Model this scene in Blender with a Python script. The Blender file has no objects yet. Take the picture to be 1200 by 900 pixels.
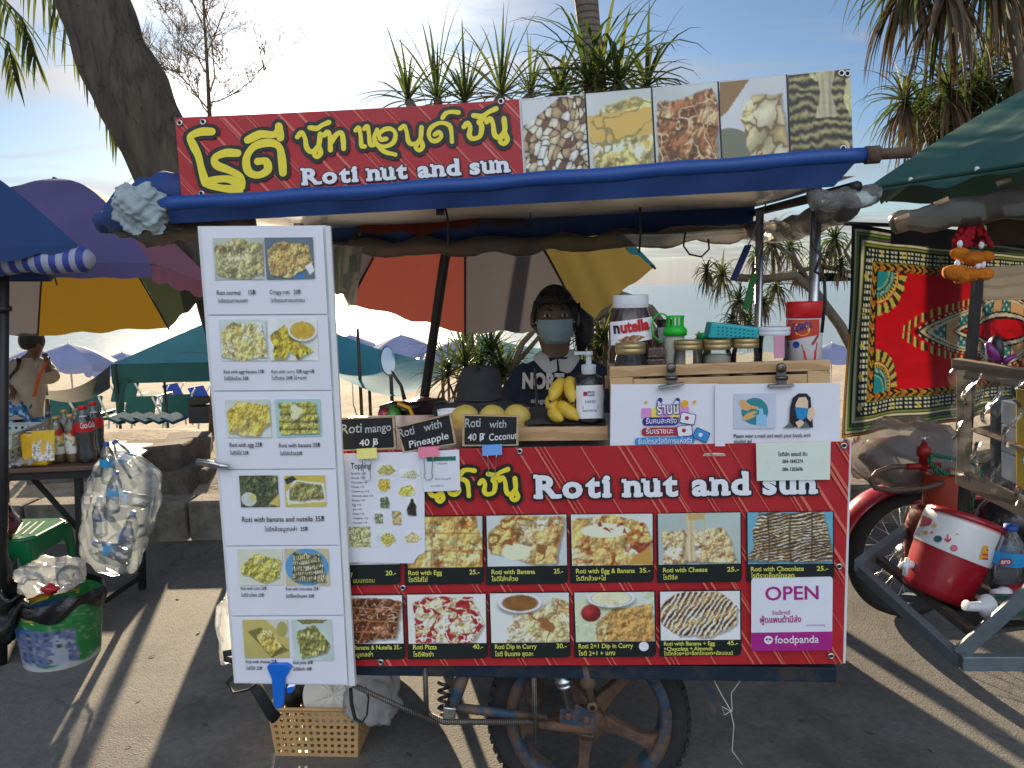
import bpy, math, random
import numpy as np
from mathutils import Vector as V, Matrix
sc = bpy.context.scene
C = sc.collection
rnd = random.Random(11)
R = math.radians
# ---------------------------------------------------------------- camera
CAM = V((0, 0, 1.48)); FPX = 901.0; PITCH = R(7.1); ROLL = R(1.43)
_f = V((0, math.cos(PITCH), -math.sin(PITCH))); _u0 = V((0, math.sin(PITCH), math.cos(PITCH))); _r0 = V((1, 0, 0))
_r = _r0*math.cos(ROLL) - _u0*math.sin(ROLL); _u = _r0*math.sin(ROLL) + _u0*math.cos(ROLL)
cd = bpy.data.cameras.new('camera'); cam = bpy.data.objects.new('camera', cd); C.objects.link(cam)
cd.sensor_fit = 'HORIZONTAL'; cd.sensor_width = 36; cd.lens = FPX/1200*36; cd.clip_end = 20000; cd.clip_start = .02
m4 = Matrix((( _r.x, _u.x, -_f.x, CAM.x), (_r.y, _u.y, -_f.y, CAM.y), (_r.z, _u.z, -_f.z, CAM.z), (0, 0, 0, 1)))
cam.matrix_world = m4; sc.camera = cam
# ---------------------------------------------------------------- sun, sky, exposure
SUN_AZ, SUN_EL = R(-14.0), R(16.0)
sund = V((math.sin(SUN_AZ)*math.cos(SUN_EL), math.cos(SUN_AZ)*math.cos(SUN_EL), math.sin(SUN_EL)))
ld = bpy.data.lights.new('sun', 'SUN'); ld.energy = 5.0; ld.angle = R(.6); ld.color = (1, .80, .54)
sun = bpy.data.objects.new('sun', ld); C.objects.link(sun); sun.rotation_euler = sund.to_track_quat('Z', 'Y').to_euler()
w = bpy.data.worlds.new('World'); sc.world = w; w.use_nodes = True
nt = w.node_tree; N = nt.nodes; Lk = nt.links; N.clear()
def nd(tree, t, **kw):
    n = tree.nodes.new(t)
    for k, v in kw.items():
        if k.startswith('i_'):
            n.inputs[int(k[2:])].default_value = v
        else: setattr(n, k, v)
    return n
def vmath(op, a, b):
    n = nd(nt, 'ShaderNodeMath', operation=op)
    for i, x in enumerate((a, b)):
        if isinstance(x, (int, float)): n.inputs[i].default_value = x
        elif x is not None: Lk.new(x, n.inputs[i])
    return n.outputs[0]
sky = nd(nt, 'ShaderNodeTexSky', sky_type='NISHITA', sun_disc=False, sun_elevation=SUN_EL, sun_rotation=SUN_AZ, air_density=1.0, dust_density=.35, ozone_density=1.6)
tcw = nd(nt, 'ShaderNodeTexCoord'); sep = nd(nt, 'ShaderNodeSeparateXYZ'); Lk.new(tcw.outputs['Generated'], sep.inputs[0])
# cloud layer: project the view direction onto a flat ceiling of clouds
zc = vmath('MAXIMUM', sep.outputs[2], .03); zc = vmath('ADD', zc, .10)
cx = vmath('DIVIDE', sep.outputs[0], zc); cy = vmath('DIVIDE', sep.outputs[1], zc)
comb = nd(nt, 'ShaderNodeCombineXYZ'); Lk.new(cx, comb.inputs[0]); Lk.new(cy, comb.inputs[1])
mp = nd(nt, 'ShaderNodeMapping'); Lk.new(comb.outputs[0], mp.inputs[0]); mp.inputs['Rotation'].default_value = (0, 0, R(28)); mp.inputs['Scale'].default_value = (.55, 1.25, 1); mp.inputs['Location'].default_value = (.7, .35, 0)
nz = nd(nt, 'ShaderNodeTexNoise'); nz.inputs['Scale'].default_value = 1.15; nz.inputs['Detail'].default_value = 9; nz.inputs['Roughness'].default_value = .58; nz.inputs['Distortion'].default_value = .5
Lk.new(mp.outputs[0], nz.inputs['Vector'])
dot = nd(nt, 'ShaderNodeVectorMath', operation='DOT_PRODUCT'); Lk.new(tcw.outputs['Generated'], dot.inputs[0]); dot.inputs[1].default_value = sund
d0 = vmath('MAXIMUM', dot.outputs['Value'], 0)
near = vmath('POWER', d0, 14.0); core = vmath('POWER', d0, 90.0)
back = vmath('MULTIPLY', vmath('MAXIMUM', vmath('MULTIPLY', sep.outputs[1], -1), 0), vmath('MINIMUM', vmath('MULTIPLY', vmath('MAXIMUM', sep.outputs[2], 0), 2.2), 1))  # added bright cloud bank in the unseen sky behind the camera, fills the cart front
thr = vmath('ADD', vmath('ADD', nz.outputs[0], vmath('MULTIPLY', near, .12)), vmath('ADD', vmath('MULTIPLY', back, .30), vmath('MULTIPLY', vmath('MAXIMUM', vmath('SUBTRACT', .16, sep.outputs[2]), 0), 1.5)))
rp = nd(nt, 'ShaderNodeMapRange', interpolation_type='SMOOTHSTEP'); Lk.new(thr, rp.inputs[0]); rp.inputs[1].default_value = .52; rp.inputs[2].default_value = .76
fac = vmath('MULTIPLY', rp.outputs[0], .92)
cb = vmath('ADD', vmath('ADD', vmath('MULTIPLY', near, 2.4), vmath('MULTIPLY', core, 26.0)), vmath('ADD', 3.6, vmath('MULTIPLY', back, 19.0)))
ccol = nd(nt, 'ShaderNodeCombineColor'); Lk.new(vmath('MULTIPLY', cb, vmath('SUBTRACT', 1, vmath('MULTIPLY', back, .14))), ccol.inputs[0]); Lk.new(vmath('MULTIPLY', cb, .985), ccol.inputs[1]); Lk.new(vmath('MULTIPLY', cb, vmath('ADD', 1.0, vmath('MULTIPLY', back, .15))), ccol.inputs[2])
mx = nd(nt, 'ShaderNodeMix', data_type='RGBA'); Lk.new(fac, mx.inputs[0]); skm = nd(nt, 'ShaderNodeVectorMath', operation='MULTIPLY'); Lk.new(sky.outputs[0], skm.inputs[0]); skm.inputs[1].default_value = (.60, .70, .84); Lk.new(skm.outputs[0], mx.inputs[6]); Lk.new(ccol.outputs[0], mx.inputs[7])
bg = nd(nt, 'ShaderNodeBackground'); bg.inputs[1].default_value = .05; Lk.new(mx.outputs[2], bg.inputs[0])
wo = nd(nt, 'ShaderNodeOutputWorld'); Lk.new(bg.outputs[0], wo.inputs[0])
sc.view_settings.view_transform = 'Standard'; sc.view_settings.look = 'None'; sc.view_settings.gamma = 1; sc.view_settings.use_curve_mapping = False
sc.view_settings.exposure = 1.35
sc.cycles.use_denoising = True; sc.cycles.max_bounces = 8; sc.cycles.transparent_max_bounces = 16; sc.cycles.caustics_reflective = False; sc.cycles.caustics_refractive = False
sc.cycles.sample_clamp_indirect = 6
# ---------------------------------------------------------------- picture <-> place helpers
def ray(px, py): return _f*FPX + _r*(px-600) - _u*(py-450)
def at(px, py, Y):
    d = ray(px, py); return CAM + d*(Y/d.y)
def gr(px, py, z=0.0):
    d = ray(px, py); return CAM + d*((z-CAM.z)/d.z)
def zat(px, Y, z):      # point at depth Y and height z seen in column px
    y0, y1 = -2000.0, 3000.0
    for _ in range(40):
        ym = (y0+y1)/2
        if at(px, ym, Y).z > z: y0 = ym
        else: y1 = ym
    return at(px, (y0+y1)/2, Y)
def plane(p0, n):
    p0 = V(p0); n = V(n).normalized()
    def s(px, py, off=0.0):
        d = ray(px, py); t = (p0 + n*off - CAM).dot(n)/d.dot(n); return CAM + d*t
    s.n = n
    return s
A0 = R(4.5)
CP = plane((0, 1.88, 0), (-math.sin(A0), -math.cos(A0), 0))     # front of the food cart
CU = V((math.cos(A0), -math.sin(A0), 0)); CN = CP.n; UP = V((0, 0, 1))
def lin(c): return tuple((x/255/12.92 if x <= 10 else ((x/255+.055)/1.055)**2.4) for x in c)
# ---------------------------------------------------------------- materials
MC = {}
def mat(name, col, rough=.6, metal=0.0, var=.14, vs=14., bump=0.0, bs=80., trans=0.0, coat=0.0, spec=.5, dirt=None, dcol=(.12, .10, .08), tcol=None, wave=None, stretch=None):
    if name in MC: return MC[name]
    m = bpy.data.materials.new(name); m.use_nodes = True; t = m.node_tree; L = t.links; p = t.nodes['Principled BSDF']; out = t.nodes['Material Output']
    tc = nd(t, 'ShaderNodeTexCoord')
    OBJ = tc.outputs['Object']
    if stretch: mpg = nd(t, 'ShaderNodeMapping'); mpg.inputs['Scale'].default_value = stretch; L.new(OBJ, mpg.inputs[0]); OBJ = mpg.outputs[0]
    n1 = nd(t, 'ShaderNodeTexNoise'); n1.inputs['Scale'].default_value = vs; n1.inputs['Detail'].default_value = 6; n1.inputs['Roughness'].default_value = .65; L.new(OBJ, n1.inputs['Vector'])
    mr = nd(t, 'ShaderNodeMapRange'); mr.inputs[1].default_value = .3; mr.inputs[2].default_value = .7; L.new(n1.outputs[0], mr.inputs[0])
    mxc = nd(t, 'ShaderNodeMix', data_type='RGBA'); L.new(mr.outputs[0], mxc.inputs[0])
    mxc.inputs[6].default_value = (*[x*(1-var) for x in col], 1); mxc.inputs[7].default_value = (*[min(1, x*(1+var)) for x in col], 1)
    colout = mxc.outputs[2]
    if wave:                                    # (colour2, scale, axis, threshold)
        wv = nd(t, 'ShaderNodeTexWave', wave_type='BANDS', bands_direction=wave[2]); wv.inputs['Scale'].default_value = wave[1]; wv.inputs['Distortion'].default_value = wave[4] if len(wave) > 4 else .2; L.new(tc.outputs['Object'], wv.inputs['Vector'])
        r2 = nd(t, 'ShaderNodeMapRange'); r2.inputs[1].default_value = wave[3]-.05; r2.inputs[2].default_value = wave[3]+.05; L.new(wv.outputs[1], r2.inputs[0])
        m2 = nd(t, 'ShaderNodeMix', data_type='RGBA'); L.new(r2.outputs[0], m2.inputs[0]); L.new(colout, m2.inputs[6]); m2.inputs[7].default_value = (*wave[0], 1); colout = m2.outputs[2]
    if dirt:
        n2 = nd(t, 'ShaderNodeTexNoise'); n2.inputs['Scale'].default_value = dirt[0]; n2.inputs['Detail'].default_value = 8; n2.inputs['Roughness'].default_value = .7; L.new(OBJ, n2.inputs['Vector'])
        r3 = nd(t, 'ShaderNodeMapRange'); r3.inputs[1].default_value = dirt[1]; r3.inputs[2].default_value = dirt[1]+.12; r3.inputs[4].default_value = dirt[2]; L.new(n2.outputs[0], r3.inputs[0])
        m3 = nd(t, 'ShaderNodeMix', data_type='RGBA'); L.new(r3.outputs[0], m3.inputs[0]); L.new(colout, m3.inputs[6]); m3.inputs[7].default_value = (*dcol, 1); colout = m3.outputs[2]
    L.new(colout, p.inputs['Base Color']); p.inputs['Metallic'].default_value = metal; p.inputs['Specular IOR Level'].default_value = spec; p.inputs['Coat Weight'].default_value = coat
    rr = nd(t, 'ShaderNodeMapRange'); rr.inputs[3].default_value = max(.03, rough-.1); rr.inputs[4].default_value = min(1, rough+.1); L.new(n1.outputs[0], rr.inputs[0]); L.new(rr.outputs[0], p.inputs['Roughness'])
    if bump:
        nb = nd(t, 'ShaderNodeTexNoise'); nb.inputs['Scale'].default_value = bs; nb.inputs['Detail'].default_value = 6; L.new(OBJ, nb.inputs['Vector'])
        b = nd(t, 'ShaderNodeBump'); b.inputs['Strength'].default_value = bump; b.inputs['Distance'].default_value = .01; L.new(nb.outputs[0], b.inputs['Height']); L.new(b.outputs[0], p.inputs['Normal'])
    if trans:
        tr = nd(t, 'ShaderNodeBsdfTranslucent')
        if tcol: tr.inputs[0].default_value = (*tcol, 1)
        else: L.new(colout, tr.inputs[0])
        ms = nd(t, 'ShaderNodeMixShader'); ms.inputs[0].default_value = trans; L.new(p.outputs[0], ms.inputs[1]); L.new(tr.outputs[0], ms.inputs[2]); L.new(ms.outputs[0], out.inputs[0])
    MC[name] = m; return m
def film(name, tint=(1, 1, 1), solid=.12, scol=(.8, .82, .85), rough=.12, bump=.5, bs=18., gl=.25):
    if name in MC: return MC[name]
    m = bpy.data.materials.new(name); m.use_nodes = True; t = m.node_tree; L = t.links; t.nodes.clear(); out = nd(t, 'ShaderNodeOutputMaterial')
    tc = nd(t, 'ShaderNodeTexCoord'); nb = nd(t, 'ShaderNodeTexNoise'); nb.inputs['Scale'].default_value = bs; nb.inputs['Detail'].default_value = 5; nb.inputs['Distortion'].default_value = 1.0; L.new(tc.outputs['Object'], nb.inputs['Vector'])
    b = nd(t, 'ShaderNodeBump'); b.inputs['Strength'].default_value = bump; b.inputs['Distance'].default_value = .02; L.new(nb.outputs[0], b.inputs['Height'])
    tp = nd(t, 'ShaderNodeBsdfTransparent'); tp.inputs[0].default_value = (*tint, 1)
    gs = nd(t, 'ShaderNodeBsdfGlossy'); gs.inputs['Roughness'].default_value = rough; L.new(b.outputs[0], gs.inputs['Normal'])
    df = nd(t, 'ShaderNodeBsdfDiffuse'); df.inputs[0].default_value = (*scol, 1); tl = nd(t, 'ShaderNodeBsdfTranslucent'); tl.inputs[0].default_value = (*scol, 1)
    L.new(b.outputs[0], df.inputs['Normal']); L.new(b.outputs[0], tl.inputs['Normal'])
    m1 = nd(t, 'ShaderNodeMixShader'); m1.inputs[0].default_value = .5; L.new(df.outputs[0], m1.inputs[1]); L.new(tl.outputs[0], m1.inputs[2])
    m2 = nd(t, 'ShaderNodeMixShader'); m2.inputs[0].default_value = solid; L.new(tp.outputs[0], m2.inputs[1]); L.new(m1.outputs[0], m2.inputs[2])
    lw = nd(t, 'ShaderNodeLayerWeight'); lw.inputs[0].default_value = gl; L.new(b.outputs[0], lw.inputs['Normal'])
    m3 = nd(t, 'ShaderNodeMixShader'); L.new(lw.outputs[0], m3.inputs[0]); L.new(m2.outputs[0], m3.inputs[1]); L.new(gs.outputs[0], m3.inputs[2]); L.new(m3.outputs[0], out.inputs[0])
    MC[name] = m; return m
def vcol(name, rough=.45, trans=0.0, bump=0.0, coat=0.0):
    if name in MC: return MC[name]
    m = bpy.data.materials.new(name); m.use_nodes = True; t = m.node_tree; p = t.nodes['Principled BSDF']; a = nd(t, 'ShaderNodeAttribute', attribute_name='Col'); t.links.new(a.outputs[0], p.inputs['Base Color']); p.inputs['Roughness'].default_value = rough; p.inputs['Coat Weight'].default_value = coat
    if trans:
        tr = nd(t, 'ShaderNodeBsdfTranslucent'); t.links.new(a.outputs[0], tr.inputs[0]); ms = nd(t, 'ShaderNodeMixShader'); ms.inputs[0].default_value = trans
        t.links.new(p.outputs[0], ms.inputs[1]); t.links.new(tr.outputs[0], ms.inputs[2]); t.links.new(ms.outputs[0], t.nodes['Material Output'].inputs[0])
    MC[name] = m; return m
# ---------------------------------------------------------------- mesh builder
class MB:
    def __init__(s): s.v = []; s.f = []; s.m = []; s.sm = []; s.c = None
    def add(s, vs, fs, mi=0, sm=False):
        b = len(s.v); s.v += [V(x) for x in vs]
        for f in fs: s.f.append([b+i for i in f]); s.m.append(mi); s.sm.append(sm)
        return s
    def box(s, c, sz, rot=None, mi=0):
        c = V(c); vs = []
        for z in (-.5, .5):
            for x, y in ((-.5, -.5), (.5, -.5), (.5, .5), (-.5, .5)):
                p = V((x*sz[0], y*sz[1], z*sz[2])); vs.append(c + (rot @ p if rot else p))
        return s.add(vs, [(3, 2, 1, 0), (4, 5, 6, 7), (0, 1, 5, 4), (1, 2, 6, 5), (2, 3, 7, 6), (3, 0, 4, 7)], mi)
    def slab(s, pts, d, mi=0):
        n = len(pts); pts = [V(p) for p in pts]; d = V(d)
        return s.add(pts + [p+d for p in pts], [tuple(range(n)), tuple(range(2*n-1, n-1, -1))] + [(i, n+i, n+(i+1) % n, (i+1) % n) for i in range(n)], mi)
    def poly(s, pts, mi=0): return s.add(pts, [tuple(range(len(pts)))], mi)
    def tube(s, pts, r, n=8, mi=0, sm=True, caps=True, flat=1.0):
        pts = [V(p) for p in pts]; k = len(pts); rs = r if isinstance(r, (list, tuple)) else [r]*k
        vs = []; prev = None
        for i, p in enumerate(pts):
            d = (pts[min(i+1, k-1)] - pts[max(i-1, 0)])
            d = d.normalized() if d.length > 1e-9 else V((0, 0, 1))
            if prev is None: a = d.orthogonal().normalized()
            else:
                a = prev - d*prev.dot(d); a = a.normalized() if a.length > 1e-6 else d.orthogonal().normalized()
            prev = a; b = d.cross(a)
            for j in range(n):
                t = 2*math.pi*j/n; vs.append(p + (a*math.cos(t) + b*math.sin(t)*flat)*rs[i])
        fs = [(i*n+j, i*n+(j+1) % n, (i+1)*n+(j+1) % n, (i+1)*n+j) for i in range(k-1) for j in range(n)]
        if caps: fs += [tuple(range(n-1, -1, -1)), tuple(range((k-1)*n, k*n))]
        return s.add(vs, fs, mi, sm)
    def lathe(s, prof, base=(0, 0, 0), axis=(0, 0, 1), n=24, mi=0, sx=1.0, sy=1.0, sm=True, a0=0., a1=2*math.pi, up=None):
        base = V(base); axis = V(axis).normalized(); x = (V(up) if up else (V((1, 0, 0)) if abs(axis.x) < .9 else V((0, 1, 0)))); x = (x - axis*x.dot(axis)).normalized(); y = axis.cross(x)
        full = abs(a1-a0-2*math.pi) < 1e-6; m = n if full else n+1
        vs = [base + axis*z + (x*math.cos(a0+(a1-a0)*j/n)*sx + y*math.sin(a0+(a1-a0)*j/n)*sy)*r for r, z in prof for j in range(m)]
        fs = [(i*m+j, i*m+(j+1) % m, (i+1)*m+(j+1) % m, (i+1)*m+j) for i in range(len(prof)-1) for j in range(n)]
        return s.add(vs, fs, mi, sm)
    def grid(s, fn, nu, nv, mi=0, sm=True, mask=None):
        vs = [fn(i/nu, j/nv) for j in range(nv+1) for i in range(nu+1)]
        fs = [(j*(nu+1)+i, j*(nu+1)+i+1, (j+1)*(nu+1)+i+1, (j+1)*(nu+1)+i) for j in range(nv) for i in range(nu) if not mask or mask((i+.5)/nu, (j+.5)/nv)]
        return s.add(vs, fs, mi, sm)
    def ball(s, c, r, n=14, k=9, rot=None, mi=0, nz=0.0, sd=1):
        c = V(c); q = random.Random(sd); ph = [q.uniform(0, 6.28) for _ in range(6)]
        def fn(u, v):
            t = u*2*math.pi; p = v*math.pi; d = V((math.sin(p)*math.cos(t), math.sin(p)*math.sin(t), -math.cos(p)))
            f = 1 + nz*(math.sin(d.x*5+ph[0])+math.sin(d.y*6+ph[1])+math.sin(d.z*5+ph[2])+.6*math.sin(d.x*11+d.z*9+ph[3])+.6*math.sin(d.y*13+d.x*7+ph[4]))*.35
            p3 = V((d.x*r[0], d.y*r[1], d.z*r[2]))*f
            return c + (rot @ p3 if rot else p3)
        return s.grid(fn, n, k, mi)
    def strip(s, pts, wv, mi=0, sm=True):      # ribbon along pts, half width vectors wv
        vs = []
        for p, q in zip(pts, wv): vs += [V(p)-V(q), V(p)+V(q)]
        return s.add(vs, [(2*i, 2*i+1, 2*i+3, 2*i+2) for i in range(len(pts)-1)], mi, sm)
    def build(s, name, mats, parent=None, org=None, bevel=0, solid=0, sub=0, tag=None, label=None):
        me = bpy.data.meshes.new(name); o = bpy.data.objects.new(name, me); C.objects.link(o)
        if parent is not None: og = ORG[parent.name]; o.parent = parent
        elif org is not None: og = V(org)
        else:
            xs = [p.x for p in s.v]; ys = [p.y for p in s.v]; zs = [p.z for p in s.v]
            og = V(((min(xs)+max(xs))/2, (min(ys)+max(ys))/2, min(zs)))
        ORG[o.name] = og
        if parent is None: o.location = og
        me.from_pydata([tuple(p-og) for p in s.v], [], s.f)
        for mt in (mats if isinstance(mats, (list, tuple)) else [mats]): me.materials.append(mt)
        me.polygons.foreach_set('material_index', s.m); me.polygons.foreach_set('use_smooth', s.sm)
        if s.c is not None:
            ca = me.color_attributes.new('Col', 'FLOAT_COLOR', 'POINT'); arr = np.ones((len(s.v), 4), np.float32); arr[:, :3] = s.c; ca.data.foreach_set('color', arr.ravel())
        me.update()
        if sub: md = o.modifiers.new('sub', 'SUBSURF'); md.levels = sub; md.render_levels = sub
        if solid: md = o.modifiers.new('solid', 'SOLIDIFY'); md.thickness = solid; md.offset = 0
        if bevel: md = o.modifiers.new('bevel', 'BEVEL'); md.width = bevel; md.segments = 2; md.limit_method = 'ANGLE'; md.angle_limit = R(40)
        if tag: setp(o, *tag)
        if label: o['label'] = label
        return o
ORG = {}
def setp(o, label=None, cat=None, group=None, kind=None):
    if label: o['label'] = label
    if cat: o['category'] = cat
    if group: o['group'] = group
    if kind: o['kind'] = kind
    return o
def thing(name, label, cat, loc, group=None):
    o = bpy.data.objects.new(name, None); C.objects.link(o); o.location = loc; o.empty_display_size = .1; ORG[o.name] = V(loc)
    return setp(o, label, cat, group)
def copy_tree(o, parent=None):
    c = o.copy(); C.objects.link(c); ORG[c.name] = V(ORG[o.name])
    if parent: c.parent = parent
    for ch in list(o.children): copy_tree(ch, c)
    return c
# ---------------------------------------------------------------- lettering
TC = {}
def glyphs(txt, bevel=0.0, space=1.0):
    key = (txt, bevel, space)
    if key in TC: return TC[key]
    c = bpy.data.curves.new('lettering', 'FONT'); c.body = txt; c.size = 1; c.bevel_depth = bevel; c.bevel_resolution = 0 if bevel < .03 else 2; c.resolution_u = 3; c.space_character = space
    o = bpy.data.objects.new('lettering', c); C.objects.link(o); bpy.context.view_layer.update()
    e = o.evaluated_get(bpy.context.evaluated_depsgraph_get()); me = e.to_mesh()
    vs = np.zeros(len(me.vertices)*3, np.float32); me.vertices.foreach_get('co', vs); vs = vs.reshape(-1, 3).astype(float); fs = [tuple(p.vertices) for p in me.polygons]
    e.to_mesh_clear(); bpy.data.objects.remove(o); bpy.data.curves.remove(c)
    par = list(range(len(vs)))
    def fd(a):
        while par[a] != a: par[a] = par[par[a]]; a = par[a]
        return a
    for f in fs:
        for b in f[1:]: par[fd(f[0])] = fd(b)
    ids = {}; lay = np.array([ids.setdefault(fd(i), len(ids)) for i in range(len(vs))]) if len(vs) else np.zeros(0)
    TC[key] = (vs, fs, lay); return TC[key]
CAPH = .729
def write(mb, txt, x0, y0, x1, y1, h, surf, off=.002, bevel=0.0, mi=0, ref=None, space=1.0, shear=0.0):
    """lettering whose baseline runs from picture point (x0,y0) to (x1,y1) on the surface, capitals h tall"""
    vs, fs, lay = glyphs(txt, bevel, space)
    if not len(vs): return
    rv = ref if ref is not None else vs
    gx0, gx1 = rv[:, 0].min(), rv[:, 0].max(); ux, uy = (x1-x0)/(gx1-gx0), (y1-y0)/(gx1-gx0)
    ln = math.hypot(x1-x0, y1-y0); nx, ny = (y1-y0)/ln, -(x1-x0)/ln; k = h/CAPH
    out = []
    for (gx, gy, gz), l in zip(vs, lay):
        g = gx-gx0 + shear*gy
        out.append(surf(x0 + ux*g + nx*gy*k, y0 + uy*g + ny*gy*k, off + (l % 23)*.00004 + gz*.01 + (math.sin(gx*91+gy*57)*.00012 if bevel > .03 else 0)))
    mb.add(out, fs, mi)
def sheet(mb, q, surf, off=.001, mi=0, back=0.0):     # flat quad (4 picture points), optional thickness backwards
    p = [surf(x, y, off) for x, y in q]
    if back: mb.slab(p, -surf.n*back, mi)
    else: mb.poly(p[::-1], mi)
def rquad(q, rad, n=4, corners=(1, 1, 1, 1)):           # round the corners of a picture quad
    out = []
    for i in range(4):
        p = V(q[i]); a = V(q[i-1]); b = V(q[(i+1) % 4])
        if not corners[i]: out.append(tuple(p)); continue
        da = (a-p).normalized()*rad; db = (b-p).normalized()*rad
        for k in range(n+1):
            t = k/n; out.append(tuple((p+da)*(1-t)**2 + p*2*t*(1-t) + (p+db)*t*t))
    return out
def bil(q, u, v):
    a = (1-u)*(1-v); b = u*(1-v); c = u*v; d = (1-u)*v
    return (q[0][0]*a+q[1][0]*b+q[2][0]*c+q[3][0]*d, q[0][1]*a+q[1][1]*b+q[2][1]*c+q[3][1]*d)
# ---------------------------------------------------------------- painted prints (procedural, numpy)
def vnoise(x, y, sd=0):
    xi = np.floor(x).astype(np.int64); yi = np.floor(y).astype(np.int64); fx = x-xi; fy = y-yi; fx = fx*fx*(3-2*fx); fy = fy*fy*(3-2*fy)
    def hsh(a, b):
        n = (a*374761393 + b*668265263 + sd*974634451) & 0x7fffffff; n = ((n ^ (n >> 13))*1274126177) & 0x7fffffff; return ((n ^ (n >> 16)) & 0xffff)/65535.
    return (hsh(xi, yi)*(1-fx)+hsh(xi+1, yi)*fx)*(1-fy)+(hsh(xi, yi+1)*(1-fx)+hsh(xi+1, yi+1)*fx)*fy
def fbm(x, y, sd=0, o=4):
    a = 0; s = .5; t = 0
    for i in range(o): a = a + s*vnoise(x*2**i+i*17.3, y*2**i+i*9.1, sd+i); t += s; s *= .55
    return a/t
def worley(x, y, sd=0):
    best = np.full(x.shape, 9.); sec = np.full(x.shape, 9.); idv = np.zeros(x.shape); xi = np.floor(x); yi = np.floor(y)
    for dx in (-1, 0, 1):
        for dy in (-1, 0, 1):
            a = (xi+dx).astype(np.int64); b = (yi+dy).astype(np.int64)
            def h(k):
                n = (a*374761393 + b*668265263 + (sd+k)*974634451) & 0x7fffffff; n = ((n ^ (n >> 13))*1274126177) & 0x7fffffff; return ((n ^ (n >> 16)) & 0xffff)/65535.
            d = np.hypot(a+h(1)-x, b+h(2)-y); nb = d < best; sec = np.where(nb, best, np.minimum(sec, d)); idv = np.where(nb, h(3), idv); best = np.where(nb, d, best)
    return best, sec, idv
def sst(a, b, x): t = np.clip((x-a)/(b-a), 0, 1); return t*t*(3-2*t)
def mixc(c, d, f): return c*(1-f[..., None]) + np.array(d, float)*f[..., None]
def inpoly(P, x, y):
    ins = np.zeros(x.shape, bool); n = len(P)
    for i in range(n):
        x1, y1 = P[i]; x2, y2 = P[i-1]
        c = ((y1 > y) != (y2 > y)) & (x < (x2-x1)*(y-y1)/((y2-y1) if y2 != y1 else 1e-9)+x1); ins ^= c
    return ins
def paint_mesh(name, q, surf, off, fn, nu, nv, mt, parent, label=None):
    u, v = np.meshgrid(np.linspace(0, 1, nu+1), np.linspace(0, 1, nv+1)); c = np.clip(fn(u, v), 0, 255)/255
    c = np.where(c <= .04045, c/12.92, ((c+.055)/1.055)**2.4)*1.22
    mb = MB(); mb.grid(lambda a, b: surf(*bil(q, a, b), off), nu, nv, sm=False); mb.c = np.clip(c.reshape(-1, 3), 0, .92)
    return mb.build(name, mt, parent, label=label)
# ================================================================ prints of food
def food(sd, shape=None, bg=(222, 226, 224), base=(222, 178, 96), dark=(150, 88, 34), light=(246, 230, 180), sc=4.0, ex=(), pre=(), asp=1.5, warp=.5, contrast=1.0, edge=.03):
    def fn(u, v):
        x = u*asp; y = v
        wx = fbm(x*3+3.1, y*3, sd+50)-.5; wy = fbm(x*3, y*3+7.7, sd+60)-.5
        c = np.zeros(u.shape+(3,)) + np.array(bg, float)*(.93+.14*fbm(x*2, y*2, sd+5, 3))[..., None]
        for e in pre: c = overlay(c, e, x, y, u, v, wx, wy, sd, None)
        if shape == 'all': mk = np.ones(u.shape)
        else:
            P = [(px*asp, py) for px, py in (shape or [(.08, .3), (.3, .08), (.75, .06), (.95, .4), (.85, .85), (.4, .95), (.12, .8)])]
            mk = np.zeros(u.shape)
            for jx, jy in ((0, 0), (edge*.4, 0), (-edge*.4, 0), (0, edge*.4), (0, -edge*.4)): mk = mk + inpoly(P, x+wx*.14+jx, y+wy*.14+jy)
            mk = mk/5
            sh = np.zeros(u.shape)
            for jx, jy in ((.02, -.03), (.04, -.05)): sh = sh + inpoly(P, x+wx*.14-jx, y+wy*.14+jy)*.5
            c = c*(1-.35*(sh*(1-mk)))[..., None]
        n = fbm(x*sc+wx*warp*4, y*sc+wy*warp*4, sd); n2 = fbm(x*sc*2.2+wy*3, y*sc*2.2-wx*3, sd+9); fold = 1-np.abs(fbm(x*sc*.8+wx*3*warp, y*sc*.8+wy*3*warp, sd+20)-.5)*6
        f = np.zeros(u.shape+(3,)) + np.array(base, float)
        f = mixc(f, light, sst(.5, .72, n)*contrast); f = mixc(f, dark, sst(.56, .74, n2)*.8*contrast); f = mixc(f, [a*.62 for a in dark], sst(.72, .98, fold)*.5*contrast)
        f = f*(.90+.24*fbm(x*26, y*26, sd+31, 2))[..., None]
        gx = fbm((x+.02)*sc*1.5, (y+.02)*sc*1.5, sd)-fbm(x*sc*1.5, y*sc*1.5, sd); f = f*(1+np.clip(gx*4, -.25, .25))[..., None]
        c = c*(1-mk[..., None]) + f*mk[..., None]
        for e in ex: c = overlay(c, e, x, y, u, v, wx, wy, sd, mk)
        g = c.mean(axis=2, keepdims=True); return c*.78+g*.12+np.array((150, 150, 120.))*.10
    return fn
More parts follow.
